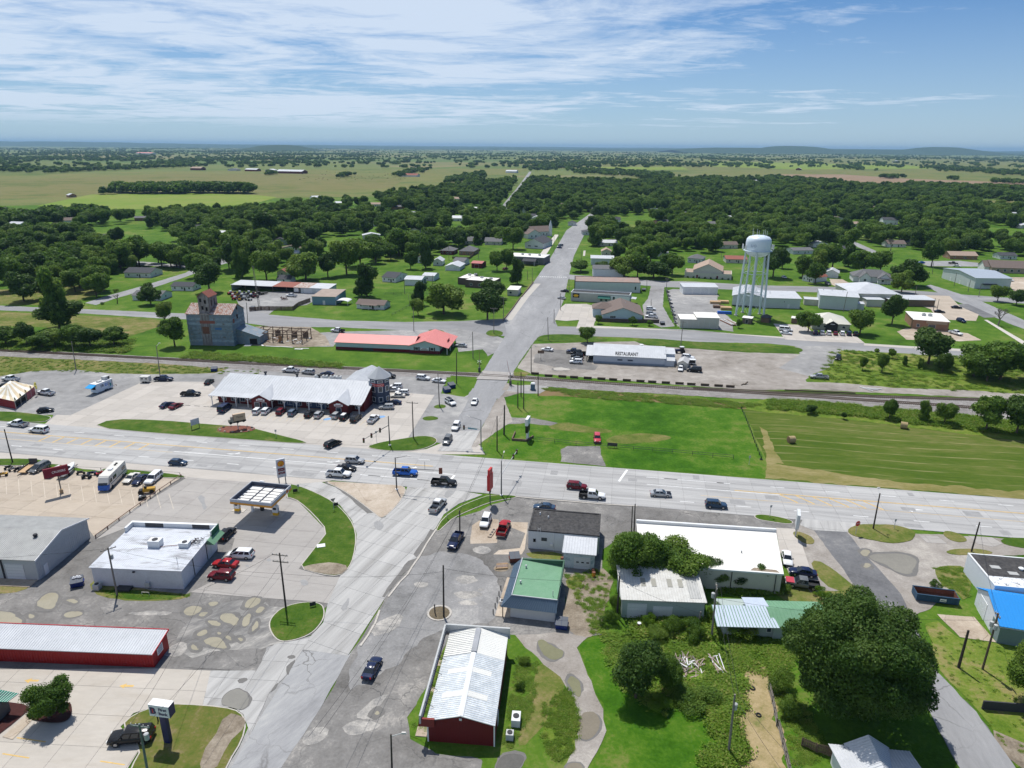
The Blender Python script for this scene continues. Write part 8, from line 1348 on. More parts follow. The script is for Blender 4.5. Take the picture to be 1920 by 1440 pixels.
t_=car('bigpickup','white',(648,624),(619,622),'white pickup with dark flat bed behind the red roofed store',bedc='black');car('sedan','silver',(873,651),(856,650),'silver sedan at the red roofed store porch');car('pickup','white',(555,557),(538,556),'white pickup in the shed yard');car('sedan','white',(1466,520),(1474,523),'white car under the shade tree by the church lawn');car('suv','grey',(1548,533),(1556,536),'grey SUV on the tan driveway');car('sedan','dred',(945,506),(950,505),'small red car under the corner store tree');car('sedan','black',(846,508),(846,503),'dark car in the open fronted garage');car('sedan','white',(283,518),(272,518),'white car beside the white ranch house')
A=P(212,905);rz=head((232,883),(196,920));t_=thing('motorhome','long white motorhome with blue nose on the boat lot','motorhome',(A.x,A.y,.075),rz);Wm=PT['cream'];l=4.9
MB().hexa([(-l,-1.22,.45),(l-.7,-1.22,.45),(l-.7,1.22,.45),(-l,1.22,.45)],[(-l,-1.2,3.3),(l-1.5,-1.2,3.3),(l-1.5,1.2,3.3),(-l,1.2,3.3)]).build('body',Wm,t_)
MB().hexa([(l-.71,-1.2,.4),(l,-1.1,.4),(l,1.1,.4),(l-.71,1.2,.4)],[(l-.95,-1.2,1.6),(l-.1,-1.05,1.5),(l-.1,1.05,1.5),(l-.95,1.2,1.6)]).build('nose',PT['blue'],t_);pane_on((l-.12,-1.05,1.52),(l-.12,1.05,1.52),(l-1.35,1.08,2.9),(l-1.35,-1.08,2.9),.04).build('windscreen',CGL,t_)
for y,s_ in((-1.23,-1),(1.23,1)):
 for x0,x1 in((2.6,3.7),(.4,2.0),(-4.2,-2.6)):MB().box(x0,y-.02,1.7,x1,y+.02,2.5).build('side_window',CGL,t_)
 MB().box(-4.8,y-.015,1.15,3.5,y+.015,1.35).build('side_stripe',PT['steel'],t_);[MB().tube((x,y-.1*s_-.14,.42),(x,y-.1*s_+.14,.42),.42,n=14).build('wheel',TYR,t_)for x in(-2.6,3.0)]
MB().box(-.6,-.4,3.3,.5,.4,3.6).build('roof_unit',WHT,t_);[MB().lathe((x,0,3.3),[(.28,0),(.25,.22)],10).build('roof_vent',BLK_P,t_)for x in(-3.2,-2.4)];MB().hexa([(l-.71,-1.15,1.61),(l-.3,-1.1,1.61),(l-.3,1.1,1.61),(l-.71,1.15,1.61)],[(l-1.45,-1.15,3.2),(l-1.2,-1.1,3.1),(l-1.2,1.1,3.1),(l-1.45,1.15,3.2)]).build('cab_front',Wm,t_)
A=P(127,889);rz=head((118,899),(140,882));t_=thing('boat','white and blue speed boat with raised bow','boat',(A.x,A.y,.7),rz);h_=loft([(-2.8,0,.75,.95),(-1.5,-.05,.85,1.1),(.3,0,.9,1.1),(1.8,.2,1.0,.8),(2.8,.55,1.08,.35),(3.1,.85,1.1,.08)]);h_.build('hull',PT['white'],t_,smooth=35);MB().box(-2.5,-1.12,.45,1.2,-1.09,.75).box(-2.5,1.09,.45,1.2,1.12,.75).build('hull_stripe',PT['dblue'],t_);MB().box(-2.2,-.75,.86,.6,.75,.93).build('cockpit',PT['navy'],t_);pane_on((.6,-.8,.92),(.6,.8,.92),(.2,.7,1.4),(.2,-.7,1.4),.02).build('windscreen',CGL,t_);[MB().box(x,-.5,.9,x+.4,.5,1.25).build('seat',PT['lred'],t_)for x in(-1.8,-.6)];MB().box(-3.2,-.2,.2,-2.8,.2,1.3).build('outboard_motor',BLK_P,t_)
t2=thing('boat_trailer','dark boat trailer under the speed boat','trailer',(A.x,A.y,.05),rz);MB().bar((-2.6,-.6,.5),(2.0,-.5,.5),.1).bar((-2.6,.6,.5),(2.0,.5,.5),.1).bar((2,-.5,.5),(4.4,0,.5),.1).bar((2,.5,.5),(4.4,0,.5),.1).bar((-1,-.9,.45),(-1,.9,.45),.1).build('frame',DPOLE,t2);[MB().tube((-1,s_-.1,.3),(-1,s_+.1,.3),.3,n=12).build('wheel',TYR,t2)for s_ in(-1,1)]
A=P(101,890);rz=head((90,898),(112,883));t_=thing('boat','small white boat behind the maroon sign','boat',(A.x,A.y,.5),rz);loft([(-2.2,0,.7,.8),(0,0,.8,.95),(1.6,.25,.9,.6),(2.4,.6,.95,.1)]).build('hull',PT['white'],t_,smooth=35);MB().box(-1.8,-.6,.8,.4,.6,.86).build('cockpit',GALVM,t_);MB().box(-2.4,-.6,-.45,-2.2,.6,.3).build('stand',DPOLE,t_)
A=P(53,882);t_=thing('flat_trailer','flat utility trailer with tan deck and raised ramp','trailer',(A.x,A.y,.05),head((44,889),(62,876)));MB().box(-2.4,-1,.5,2.4,1,.62).build('deck',LUM,t_);MB().box(2.4,-1,.5,2.5,1,2.0).build('ramp',DPOLE,t_);MB().bar((-2.4,0,.5),(-4,0,.45),.12).build('tongue',DPOLE,t_);[MB().tube((0,s_-.1,.3),(0,s_+.1,.3),.3,n=12).build('wheel',TYR,t_)for s_ in(-1.12,1.12)];MB().box(-2.4,-1.02,.62,2.4,-.96,.95).box(-2.4,.96,.62,2.4,1.02,.95).build('side_rail',DPOLE,t_)
def bike(label,x,y,rz,col,quad=False):
 t_=thing('quad_bike' if quad else 'motorcycle',label,'quad bike' if quad else 'motorcycle',P(x,y)+V((0,0,.075)),rz)
 for wx in(-.72,.72):
  for s_ in((-.4,.4)if quad else(0,)):MB().tube((wx,s_-.1,.3),(wx,s_+.1,.3),.3,n=12).build('wheel',TYR,t_)
 MB().hexa([(-.5,-.15,.4),(.5,-.15,.4),(.5,.15,.4),(-.5,.15,.4)],[(-.7,-.12,.8),(.35,-.16,.95),(.35,.16,.95),(-.7,.12,.8)]).build('body',PT[col],t_);MB().box(-.75,-.16,.82,.0,.16,.92).build('seat',BLK_P,t_);MB().bar((.55,-.38,1.05),(.55,.38,1.05),.05).bar((.72,0,.3),(.5,0,1.05),.08).build('handlebar',DPOLE,t_)
 if quad:MB().box(-1.0,-.55,.62,-.45,.55,.7).box(.45,-.55,.62,1.0,.55,.7).build('fender',PT[col],t_)
for k,(x,y,c_)in enumerate(((17,880,'black'),(25,883,'silver'),(34,883,'black'),(42,881,'cream'))):bike(('black motorcycle, leftmost by the grass strip','silver motorcycle beside the leftmost black one','black motorcycle third in the row by the grass','cream motorcycle at the right end of the row')[k],x,y,.7+.2*k,c_)
bike('orange quad bike at the left edge of the boat lot',6,893,.5,'yellow',True);bike('dark blue quad bike left of the red kart',173,891,.4,'navy',True);bike('black minibike lying by the motor parts',152,890,.2,'black');bike('red quad bike beside the motorhome',190,891,.6,'red',True);bike('small black quad left of the blue one',163,897,.1,'black',True)
A=P(276,925);t_=thing('road_roller','yellow and black road roller at the lot corner','road roller',(A.x,A.y,.05),.3);MB().tube((-1.2,-.6,.55),(-1.2,.6,.55),.55,n=14).build('drum',BLK_P,t_);MB().tube((1.1,-.6,.5),(1.1,.6,.5),.5,n=14).build('drum',BLK_P,t_);MB().box(-.7,-.55,.5,1.8,.55,1.3).build('body',PT['yellow'],t_);MB().box(-.4,-.3,1.3,.1,.3,1.8).build('seat',BLK_P,t_);MB().bar((-.6,-.5,1.3),(-.6,-.5,2.0),.07).bar((-.6,.5,1.3),(-.6,.5,2.0),.07).bar((-.6,-.5,2.0),(-.6,.5,2.0),.07).build('roll_bar',BLK_P,t_)
A=P(267,937);t_=thing('riding_mower','small black riding mower below the road roller','mower',(A.x,A.y,.05),.2);MB().box(-.7,-.35,.25,.8,.35,.6).box(.1,-.3,.6,.8,.3,.85).build('body',BLK_P,t_);MB().box(-.5,-.25,.6,-.1,.25,1.0).build('seat',GALVM,t_);[MB().tube((x,s_-.1,.25),(x,s_+.1,.25),.25,n=10).build('wheel',TYR,t_)for x in(-.5,.6)for s_ in(-.42,.42)]
A=P(1275,662);t_=thing('tractor','blue tractor with white hood at the restaurant corner','tractor',(A.x,A.y,.05),PI+.1);MB().box(-.4,-.4,.7,2.0,.4,1.5).build('hood',PT['navy'],t_);MB().box(-1.3,-.6,1.0,.1,.6,2.4).build('cab',CGL,t_);MB().box(-1.4,-.7,2.4,.2,.7,2.55).build('roof',PT['white'],t_);[MB().tube((-.9,s_-.2,.8),(-.9,s_+.2,.8),.8,n=14).build('rear_wheel',TYR,t_)for s_ in(-.85,.85)];[MB().tube((1.6,s_-.12,.45),(1.6,s_+.12,.45),.45,n=12).build('front_wheel',TYR,t_)for s_ in(-.65,.65)]
A=P(1296,683);t_=thing('box_trailer','small trailer with black front beside the garden shed','trailer',(A.x,A.y,.05),-.1);MB().box(-1.4,-1,.5,1.4,1,1.9).build('box',PT['white'],t_);MB().box(-1.2,-1.03,.7,1.2,-1,1.8).build('panel',BLK_P,t_);MB().bar((1.4,0,.5),(2.8,0,.5),.1).build('tongue',DPOLE,t_);[MB().tube((0,s_-.1,.3),(0,s_+.1,.3),.3,n=10).build('wheel',TYR,t_)for s_ in(-1.08,1.08)]
A=P(274,717);t_=thing('box_trailer','small white horse trailer behind the dark blue pickup','trailer',(A.x,A.y,.05),HW+.15);MB().hexa([(-1.5,-.9,.5),(1.5,-.9,.5),(1.5,.9,.5),(-1.5,.9,.5)],[(-1.45,-.85,2.2),(1.4,-.85,2.2),(1.4,.85,2.2),(-1.45,.85,2.2)]).build('box',PT['cream'],t_);[MB().box(x,-.92,1.3,x+.7,-.87,1.7).build('window',CGL,t_)for x in(-1.1,.3)];[MB().tube((x,s_-.1,.3),(x,s_+.1,.3),.3,n=10).build('wheel',TYR,t_)for s_ in(-.95,.95)for x in(-.4,.4)];MB().bar((1.5,0,.5),(2.8,0,.5),.1).build('tongue',DPOLE,t_)
a,d=(183,739),(213,727);A,D=P(*a),P(*d);rz=math.atan2(D.y-A.y,D.x-A.x);l=(D-A).length;t_=thing('food_trailer','white food trailer with blue awning and blue lettering on the gravel lot','food trailer',A,rz);FT=mat('trailer_white',(.58,.66,.74),var=.04);w_=2.4
MB().box(0,0,.35,l,w_,3.1).build('body',FT,t_);MB().box(-.05,-.05,3.1,l+.05,w_+.05,3.18).build('roof',WHT,t_);aw=MB().hexa([(-2.0,-.1,2.35),(0,-.1,2.7),(0,w_+.1,2.7),(-2.0,w_+.1,2.35)],[(-2.0,-.1,2.42),(0,-.1,3.05),(0,w_+.1,3.05),(-2.0,w_+.1,2.42)]).build('awning',mat('awning_blue',(.01,.28,.62),var=.05),t_);MB().box(-.06,.4,1.3,0,2.0,2.5).build('serving_hatch',DARKIN,t_)
ft=text('FR',1.25,NAV_P,t_,(l*.36,-.02,2.0),(HPI,0,0),.01,width=1.3,bold=.02);text('IDGE',1.25,BLU_P,t_,(l*.36+2.0,-.02,2.0),(HPI,0,0),.01,width=2.1,bold=.03)
for x,h_ in((l*.72,1.4),(l*.82,1.0),(l*.92,1.8)):MB().box(x,-.03,1.0,x+.5,0,1.0+h_).build('menu_panel',TEAL_P if h_==1.0 else GALVM,t_)
MB().box(l*.28,.7,3.18,l*.28+1.3,1.7,3.55).build('roof_unit',GALVM,t_);MB().box(l-2.0,.6,3.18,l-.2,2.2,4.2).build('roof_cooler',GALVM,t_);MB().box(l-1.0,.55,3.3,l-.3,.6,4.1).build('vent_grille',BLK_P,t_);MB().bar((l,.6,.5),(l+1.8,.6,.5),.1).bar((l+1.8,.6,.5),(l+1.8,.6,0),.1).build('hitch',RUST,t_);[MB().tube((x,s_-.1,.3),(x,s_+.1,.3),.32,n=10).build('wheel',TYR,t_)for x in(l*.5,l*.6)for s_ in(.1,w_-.1)]
o=MB().box(-2.2,-.2,0,.2,-.08,.12).box(-.4,-.6,0,l*.6,-.5,.1).build('ground_rail',TANCON,None,A,rz);tag(o,'low pale ground rail at the food trailer front','rail')
A=P(-18,757);D=P(31,768);C_=P(69,738);E_=C_+(A-D)
def tent():
 t_=thing('striped_tent','cream striped tent with dark red side curtains at the left edge','tent',A);q=[V((p.x-A.x,p.y-A.y,2.6))for p in(A,D,C_,E_)];pk=[q[0].lerp(q[3],.35).lerp(q[1].lerp(q[2],.35),.5)+V((0,0,2.6)),q[0].lerp(q[3],.68).lerp(q[1].lerp(q[2],.68),.5)+V((0,0,2.4))]
 st=[mat('tent_white',(.70,.68,.62),var=.03),mat('tent_tan',(.58,.48,.33),var=.04)];idx=0
 def cur(a,b_,t):p=a.lerp(b_,t);p.z=a.z+(b_.z-a.z)*t**1.6;return p
 for side in((q[0],q[1],pk[0],pk[0]),(q[1],q[2],pk[0],pk[1]),(q[2],q[3],pk[1],pk[1]),(q[3],q[0],pk[1],pk[0])):
  n=6
  for i in range(n):
   m=MB();e0,e1=side[0].lerp(side[1],i/n),side[0].lerp(side[1],(i+1)/n);p0,p1=side[2].lerp(side[3],i/n),side[2].lerp(side[3],(i+1)/n);pr0,pr1=e0,e1
   for t in(.35,.7,1.0):
    a,b_=cur(e0,p0,t),cur(e1,p1,t);m.face([pr0,pr1,b_,a]if(b_-a).length>.01 else[pr0,pr1,a]);pr0,pr1=a,b_
   m.build('roof_panel',st[i%2],t_)
 RC=mat('tent_curtain',(.20,.012,.02),var=.1)
 for a,b_,m_ in((q[0],q[1],RC),(q[1].lerp(q[2],.55),q[1].lerp(q[2],.95),mat('faded_curtain',(.36,.10,.11),var=.15))):
  n_=V((0,.05,0));MB().hexa([V((p.x,p.y,.1))for p in(a,b_,b_+n_,a+n_)],[V((p.x,p.y,2.55))for p in(a,b_,b_+n_,a+n_)]).build('side_curtain',m_,t_)
 MB().hexa([q[1].lerp(q[2],.1)+V((-1,.6,-2.5)),q[1].lerp(q[2],.5)+V((-1,.6,-2.5)),q[1].lerp(q[2],.5)+V((-1,.9,-2.5)),q[1].lerp(q[2],.1)+V((-1,.9,-2.5))],[q[1].lerp(q[2],.1)+V((-1,.6,-1.5)),q[1].lerp(q[2],.5)+V((-1,.6,-1.5)),q[1].lerp(q[2],.5)+V((-1,.9,-1.5)),q[1].lerp(q[2],.1)+V((-1,.9,-1.5))]).build('counter',DARKIN,t_)
 for t in np.linspace(0,1,5):
  p=q[1].lerp(q[2],t);MB().tube((p.x,p.y,0),(p.x,p.y,3.0),.06,n=6).build('tent_pole',CREAM,t_);MB().hexa([p+V((0,0,.3)),p+V((.5,.1,.2)),p+V((.5,.12,.2)),p+V((0,.02,.3))],[p+V((0,0,1.3)),p+V((.35,.1,1.1)),p+V((.35,.12,1.1)),p+V((0,.02,1.3))]).build('pennant',mat('pennant_tan',(.45,.36,.2),var=.2),t_)
 b_=MB().box(-1.4,-.1,1.2,.6,-.05,1.9).build('banner',GALVM,t_,q[0].lerp(q[1],.35)+V((0,0,-2.4)))
tent();t_=thing('balloon_bunch','bunch of yellow balloons at the tent corner','balloons',P(71,742));[MB().lathe((RU(-.5,.5),RU(-.5,.5),2.2+k*.32),[(.05,0),(.3,.2),(.3,.4),(.05,.6)],8).build('balloon',mat('balloon_yellow',(.62,.55,.12),var=.02,rough=.3),t_)for k in range(6)];MB().tube((0,0,0),(0,0,2.3),.04,n=5).build('string',GALVM,t_)
for k in range(16):
 x,y=433+(k%6)*8.5+(k//6)*4,552+(k//6)*5+(k%2)*1.5;A=P(x,y);c_=('red','yellow','grey','cream','black','dred')[k%6]
 if k in(0,6):c_='lred'
 t_=thing('scrap_machine','worn farm machine with bare wheels, one of the packed scrap rows','farm machine',A,RR()*3,'scrap machines packed in the yard');MB().box(-1.5,-.6,.5,1.3,.6,1.3).build('body',PT[c_],t_);MB().box(-.6,-.5,1.3,.5,.5,2.0).build('cab',DTRIM if k%2 else PT['white'],t_);[MB().tube((wx,s_-.15,.5),(wx,s_+.15,.5),.55,n=10).build('wheel',TYR,t_)for wx in(-1.1,1.1)for s_ in(-.8,.8)]
A=P(533,562);t_=thing('scrap_machine','rusty harrow with many tines in the middle of the yard','farm machine',A,.2);[MB().bar((RU(-2,2),RU(-1.5,1.5),.2),(RU(-2,2),RU(-1.5,1.5),RU(.8,1.9)),.14).build('tine',random.choice([RUST,PALEB,RUST]),t_)for k in range(22)]
A=P(492,552);t_=thing('boat_trailer','black gooseneck trailer with pale top at the sheds','trailer',A,.9);MB().box(-3,-1.1,.6,3,1.1,1.0).box(-2.8,-1.0,1.0,-1.5,1.0,1.9).build('deck',BLK_P,t_);[MB().tube((x,s_-.1,.4),(x,s_+.1,.4),.4,n=10).build('wheel',TYR,t_)for x in(-1,0)for s_ in(-1.2,1.2)]
A=P(1257,565)
for k in range(9):t_=thing('parked_mower','zero turn mower parked in the line along the yard fence','mower',P(1252+k*1.9,549+k*7.2),.3,'mowers lined up along the yard fence');MB().box(-.8,-.6,.3,.9,.6,.7).build('deck',PT[('black','grey','silver')[k%3]],t_);MB().box(-.5,-.3,.7,0,.3,1.2).build('seat',BLK_P,t_);MB().bar((-.6,-.5,.7),(-.6,-.5,1.9),.06).bar((-.6,.5,.7),(-.6,.5,1.9),.06).bar((-.6,-.5,1.9),(-.6,.5,1.9),.06).build('roll_bar',GALVM,t_)
CAT=[mat('black_hide',(.015,.013,.012),rough=.9,var=.1),mat('brown_hide',(.10,.045,.02),rough=.9,var=.1)]
cm_=loft([(-.95,.75,1.25,.22),(-.7,.65,1.38,.36),(0,.6,1.36,.40),(.6,.65,1.38,.34),(.9,.85,1.4,.22),(1.25,1.0,1.5,.15),(1.6,.95,1.3,.12)]);[cm_.tube((x,y,.8),(x,y,0),.1,.06,5)for x in(-.7,.6)for y in(-.2,.2)];cows=[cm_.mesh('cow_body',c)for c in CAT]
for k in range(70):
 x=RU(560,760);y=RU(322,338)
 o=link('cow',cows[k%4==0],None,P(x,y),RR()*6.3);tag(o,'dark cow grazing on the open left pasture','cow','cattle on the left pasture')
# ================================================================== vegetation
def leafmat(name,stops,rnd=.35,trans=.42):
 m=bpy.data.materials.new(name);m.use_nodes=True;t=m.node_tree;b=t.nodes['Principled BSDF'];b.inputs['Roughness'].default_value=.6;b.inputs['Specular IOR Level'].default_value=.18
 at=N(t,'ShaderNodeAttribute',attribute_name='tone');oi=N(t,'ShaderNodeObjectInfo');f=mathn(t,'ADD',mathn(t,'MULTIPLY',at.outputs['Fac'],1-rnd),mathn(t,'MULTIPLY',oi.outputs['Random'],rnd))
 r=N(t,'ShaderNodeValToRGB');e=r.color_ramp.elements;e[0].position,e[0].color=stops[0][0],C4(stops[0][1]);e[1].position,e[1].color=stops[-1][0],C4(stops[-1][1])
 for p_,c_ in stops[1:-1]:x=e.new(p_);x.color=C4(c_)
 L(t,f,r.inputs[0]);L(t,r.outputs[0],b.inputs['Base Color']);tr=N(t,'ShaderNodeBsdfTranslucent');L(t,r.outputs[0],tr.inputs[0]);mx=N(t,'ShaderNodeMixShader',i_0=trans);o=t.nodes['Material Output'];L(t,b.outputs[0],mx.inputs[1]);L(t,tr.outputs[0],mx.inputs[2]);L(t,mx.outputs[0],o.inputs[0]);return m
LEAF=leafmat('tree_leaf',[(.1,(.048,.10,.014)),(.4,(.09,.172,.023)),(.7,(.15,.24,.036)),(.95,(.23,.30,.06))])
LEAF_L=leafmat('bright_leaf',[(.1,(.08,.15,.018)),(.5,(.125,.21,.028)),(.95,(.20,.27,.05))])
LEAF_D=leafmat('dark_leaf',[(.1,(.034,.074,.015)),(.5,(.062,.124,.022)),(.95,(.115,.18,.038))])
WEEDL=leafmat('weed_leaf',[(.1,(.10,.19,.018)),(.4,(.15,.27,.025)),(.7,(.21,.30,.04)),(.95,(.32,.31,.09))],rnd=.5,trans=.5)
BARK=mat('bark',(.09,.07,.055),rough=1,var=.3,scale=2);DEADW=mat('dead_wood',(.16,.14,.125),rough=1,var=.25,scale=2)
def leafmesh(name,pts,nrm,size,tone,m,aspect=1.0):
 n=len(pts);r=rng.normal(size=(n,3));a=np.cross(nrm,r);a/=np.linalg.norm(a,axis=1,keepdims=True)+1e-9;b=np.cross(nrm,a)
 a=a*size[:,None];b=b*size[:,None]*aspect;j=rng.uniform(.55,1.25,size=(n,4,1))
 V=np.empty((n,4,3));V[:,0]=pts-(a*.9)*j[:,0]-b*.25;V[:,1]=pts-b*j[:,1]*.8+a*.15;V[:,2]=pts+a*j[:,2]+b*.2;V[:,3]=pts+b*j[:,3]*.8-a*.1
 V+=nrm[:,None,:]*(rng.uniform(-.25,.25,size=(n,4,1))*size[:,None,None])
 me=bpy.data.meshes.new(name);me.vertices.add(n*4);me.vertices.foreach_set('co',V.reshape(-1).astype(np.float32));me.loops.add(n*4);me.loops.foreach_set('vertex_index',np.arange(n*4,dtype=np.int32));me.polygons.add(n);me.polygons.foreach_set('loop_start',np.arange(0,n*4,4,dtype=np.int32));me.polygons.foreach_set('loop_total',np.full(n,4,dtype=np.int32))
 at=me.attributes.new('tone','FLOAT','POINT');at.data.foreach_set('value',np.repeat(tone,4).astype(np.float32));me.materials.append(m);me.update(calc_edges=True);return me
def puffs(kind,seed):
 r=np.random.default_rng(seed);c=[]
 if kind=='round':
  for k in range(15):a=r.uniform(0,6.28);R=math.sqrt(r.uniform(.02,1))*.62;h=r.uniform(-.25,.68);s=math.sqrt(max(.05,1-(abs(h)*.9)**2));c.append((R*s*COS(a),R*s*SIN(a),h,r.uniform(.26,.42)))
  c.append((0,0,.15,.6))
 elif kind=='spread':
  for k in range(18):a=r.uniform(0,6.28);R=math.sqrt(r.uniform(.02,1))*.72;h=r.uniform(-.5,.62)*(1-R*.35);c.append((R*COS(a),R*SIN(a),h,r.uniform(.2,.36)))
  c.append((0,0,.08,.55))
 elif kind=='tall':
  for k in range(16):a=r.uniform(0,6.28);h=r.uniform(-.7,.8);R=r.uniform(.2,.72)*(1-.4*max(0,h));c.append((R*COS(a),R*SIN(a),h,r.uniform(.22,.38)))
  c.append((0,0,.1,.45));c.append((0,0,-.4,.5))
 elif kind=='big':
  for k in range(60):d=r.normal(size=3);d/=np.linalg.norm(d);q=r.uniform(.60,.80);c.append((d[0]*q,d[1]*q,d[2]*q*.95,r.uniform(.13,.22)))
  c.append((0,0,0,.78))
 else:
  for k in range(10):a=r.uniform(0,6.28);R=math.sqrt(r.uniform(0,1))*.7;c.append((R*COS(a),R*SIN(a),r.uniform(-.3,.35),r.uniform(.25,.45)))
 return c
def crown(name,kind,seed,n,leaf,m,sx=1.0,sz=1.0,h0=0.0,ragged=.28):
 """leaf clumps on and inside a crown built of many puffs; unit crown radius scaled by sx (across) and sz (up), centre at height h0"""
 c=np.array(puffs(kind,seed));w=c[:,3]**2;w/=w.sum();r=np.random.default_rng(seed+99);i=r.choice(len(c),n,p=w);d=r.normal(size=(n,3));d[:,2]=d[:,2]*.9+.25;d/=np.linalg.norm(d,axis=1,keepdims=True)
 rad=c[i,3]*(1-np.abs(r.normal(size=n))*.22+r.normal(size=n)*ragged*.4);p=c[i,:3]+d*rad[:,None]
 keep=np.ones(n,bool)
 for k in range(len(c)):
  q=np.linalg.norm(p-c[k,:3],axis=1);keep&=~((q<c[k,3]*.62)&(i!=k))
 p,d,i=p[keep],d[keep],i[keep];n=len(p);P_=p*np.array([sx,sx,sz])+np.array([0,0,h0]);nrm=d+r.normal(size=(n,3))*.55;nrm/=np.linalg.norm(nrm,axis=1,keepdims=True)
 pt=r.uniform(0,1,len(c));tone=np.clip(pt[i]*.55+r.uniform(0,1,n)*.45,0,1);return leafmesh(name,P_,nrm,leaf*r.uniform(.6,1.35,n),tone,m)
def trunkmesh(h,r,seed,limbs=5,spread=1.0):
 m=MB();rr=random.Random(seed);m.tube((0,0,-.4),(0,0,h*.55),r,r*.75,8);m.tube((0,0,h*.5),(rr.uniform(-.3,.3)*spread,rr.uniform(-.3,.3)*spread,h*1.15),r*.75,r*.35,7)
 for k in range(limbs):a=k*6.28/limbs+rr.uniform(-.4,.4);z=h*rr.uniform(.45,.8);e=V((COS(a)*spread*rr.uniform(.8,1.5),SIN(a)*spread*rr.uniform(.8,1.5),z+h*rr.uniform(.25,.6)));m.tube((0,0,z),e,r*.45,r*.15,6)
 return m.mesh('trunk',BARK,40)
KIND={}
for k,(kd,m,n,sd_)in enumerate([('round',LEAF,3600,1),('round',LEAF,3600,2),('spread',LEAF,3600,3),('round',LEAF_D,3600,4),('spread',LEAF_D,3400,5),('tall',LEAF,3400,6),('tall',LEAF_D,3400,7),('round',LEAF_L,3400,8),('spread',LEAF,3600,9)]):
 sx,sz,h0=(5,5.0,5.0)if kd=='round' else(5.2,4.9,5.0)if kd=='spread' else(4.6,5.0,5.2)
 KIND[k]=(crown('crown',kd,20+sd_,int(n*2.4),.33,m,sx,sz,h0),trunkmesh(4.2,.28,k,5,1.6))
FINE={}
for k,(kd,m,sd_)in enumerate([('round',LEAF,31),('spread',LEAF,32),('tall',LEAF,33),('round',LEAF_D,34),('round',LEAF_L,35)]):
 sx,sz,h0=(5,5.0,5.0)if kd=='round' else(5.2,4.9,5.0)if kd=='spread' else(4.6,5.0,5.2)
 FINE[k]=(crown('crown',kd,60+sd_,24000,.175,m,sx,sz,h0),trunkmesh(4.2,.28,40+k,6,1.8))
BUSH=[crown('foliage','bush',80+k,2400,.28,m,5,3.4,2.4)for k,m in enumerate((LEAF,LEAF,LEAF_L))]
FBUSH=[crown('foliage','bush',90+k,8000,.16,m,5,3.6,2.5)for k,m in enumerate((LEAF_L,LEAF,WEEDL))]
def tree(base,wpx,top,label,k=None,fine=False,group=None,bush=False,cat=None):
 """tree standing at a ground pixel, crown width in photo pixels, top at a photo row"""
 A=P(*base)if len(base)==2 else Vector(base);h=max(1.2,zat(A,top)*1.0);dist=(A-V((0,0,CAMH))).dot(Vector(_fw));w=wpx*dist/FPX
 src=(FINE if fine else KIND);k=random.randrange(len(src))if k is None else k%len(src)
 t_=thing('bush' if bush else 'tree',label,cat or('bush' if bush else 'tree'),A,RR()*6.28,group)
 if bush:
  o=link('foliage',(FBUSH if fine else BUSH)[k%3],t_);o.scale=(w/11,w/11,h*.58/5.3)
 else:
  me,tr=src[k];o=link('crown',me,t_);cw=10;sc=(w/cw,w/cw,h/10.4);o.scale=sc;o2=link('trunk',tr,t_);o2.scale=(w/cw,w/cw,h/10.4)
 return t_
NEARZ=P(1592,1335)
hero=thing('tree','huge dark spreading tree in the lower right, above the side road','tree',NEARZ,.3);hh=zat(NEARZ,1112);hw=300*NEARZ.length/FPX*.5
for k,(dx,dy,s_,z_)in enumerate(((0,0,1,0),)):
 cc=puffs('round',5)
cm_=crown('crown','big',7,130000,.17,LEAF_D,10.8,hh*.50,hh*.50,.12);link('crown',cm_,hero);link('trunk',trunkmesh(hh*.45,.55,3,7,5.0),hero)
tree((92,1348),92,1276,'small round tree in the mulch bed of the bank',1,True);tree((1192,1308),120,1212,'dense dark bushy tree on the bright lawn, lower centre',3,True);tree((1250,1290),70,1230,'leafy tree right of the dense bushy one in the overgrown lot',0,True)
tree((1178,1092),120,985,'tall willow like tree between the black roofed shop and the grey workshop',2,True);tree((1212,1082),110,1000,'leafy tree behind the grey workshop, left of its middle',0,True);tree((1268,1085),125,1010,'spreading dark tree behind the grey workshop',1,True);tree((1325,1092),60,1045,'vine covered small tree behind the right end of the grey workshop',3,True);tree((1352,1095),50,1058,'low bushy tree below the wide white roof',0,True);tree((1416,1098),54,1052,'feathery young tree in front of the wide white roof',2,True);tree((1385,1095),60,1066,'dark bush tree between feathery tree and vines',3,True)
tree((1928,1318),110,1205,'bright tree cut by the right edge',4,True)
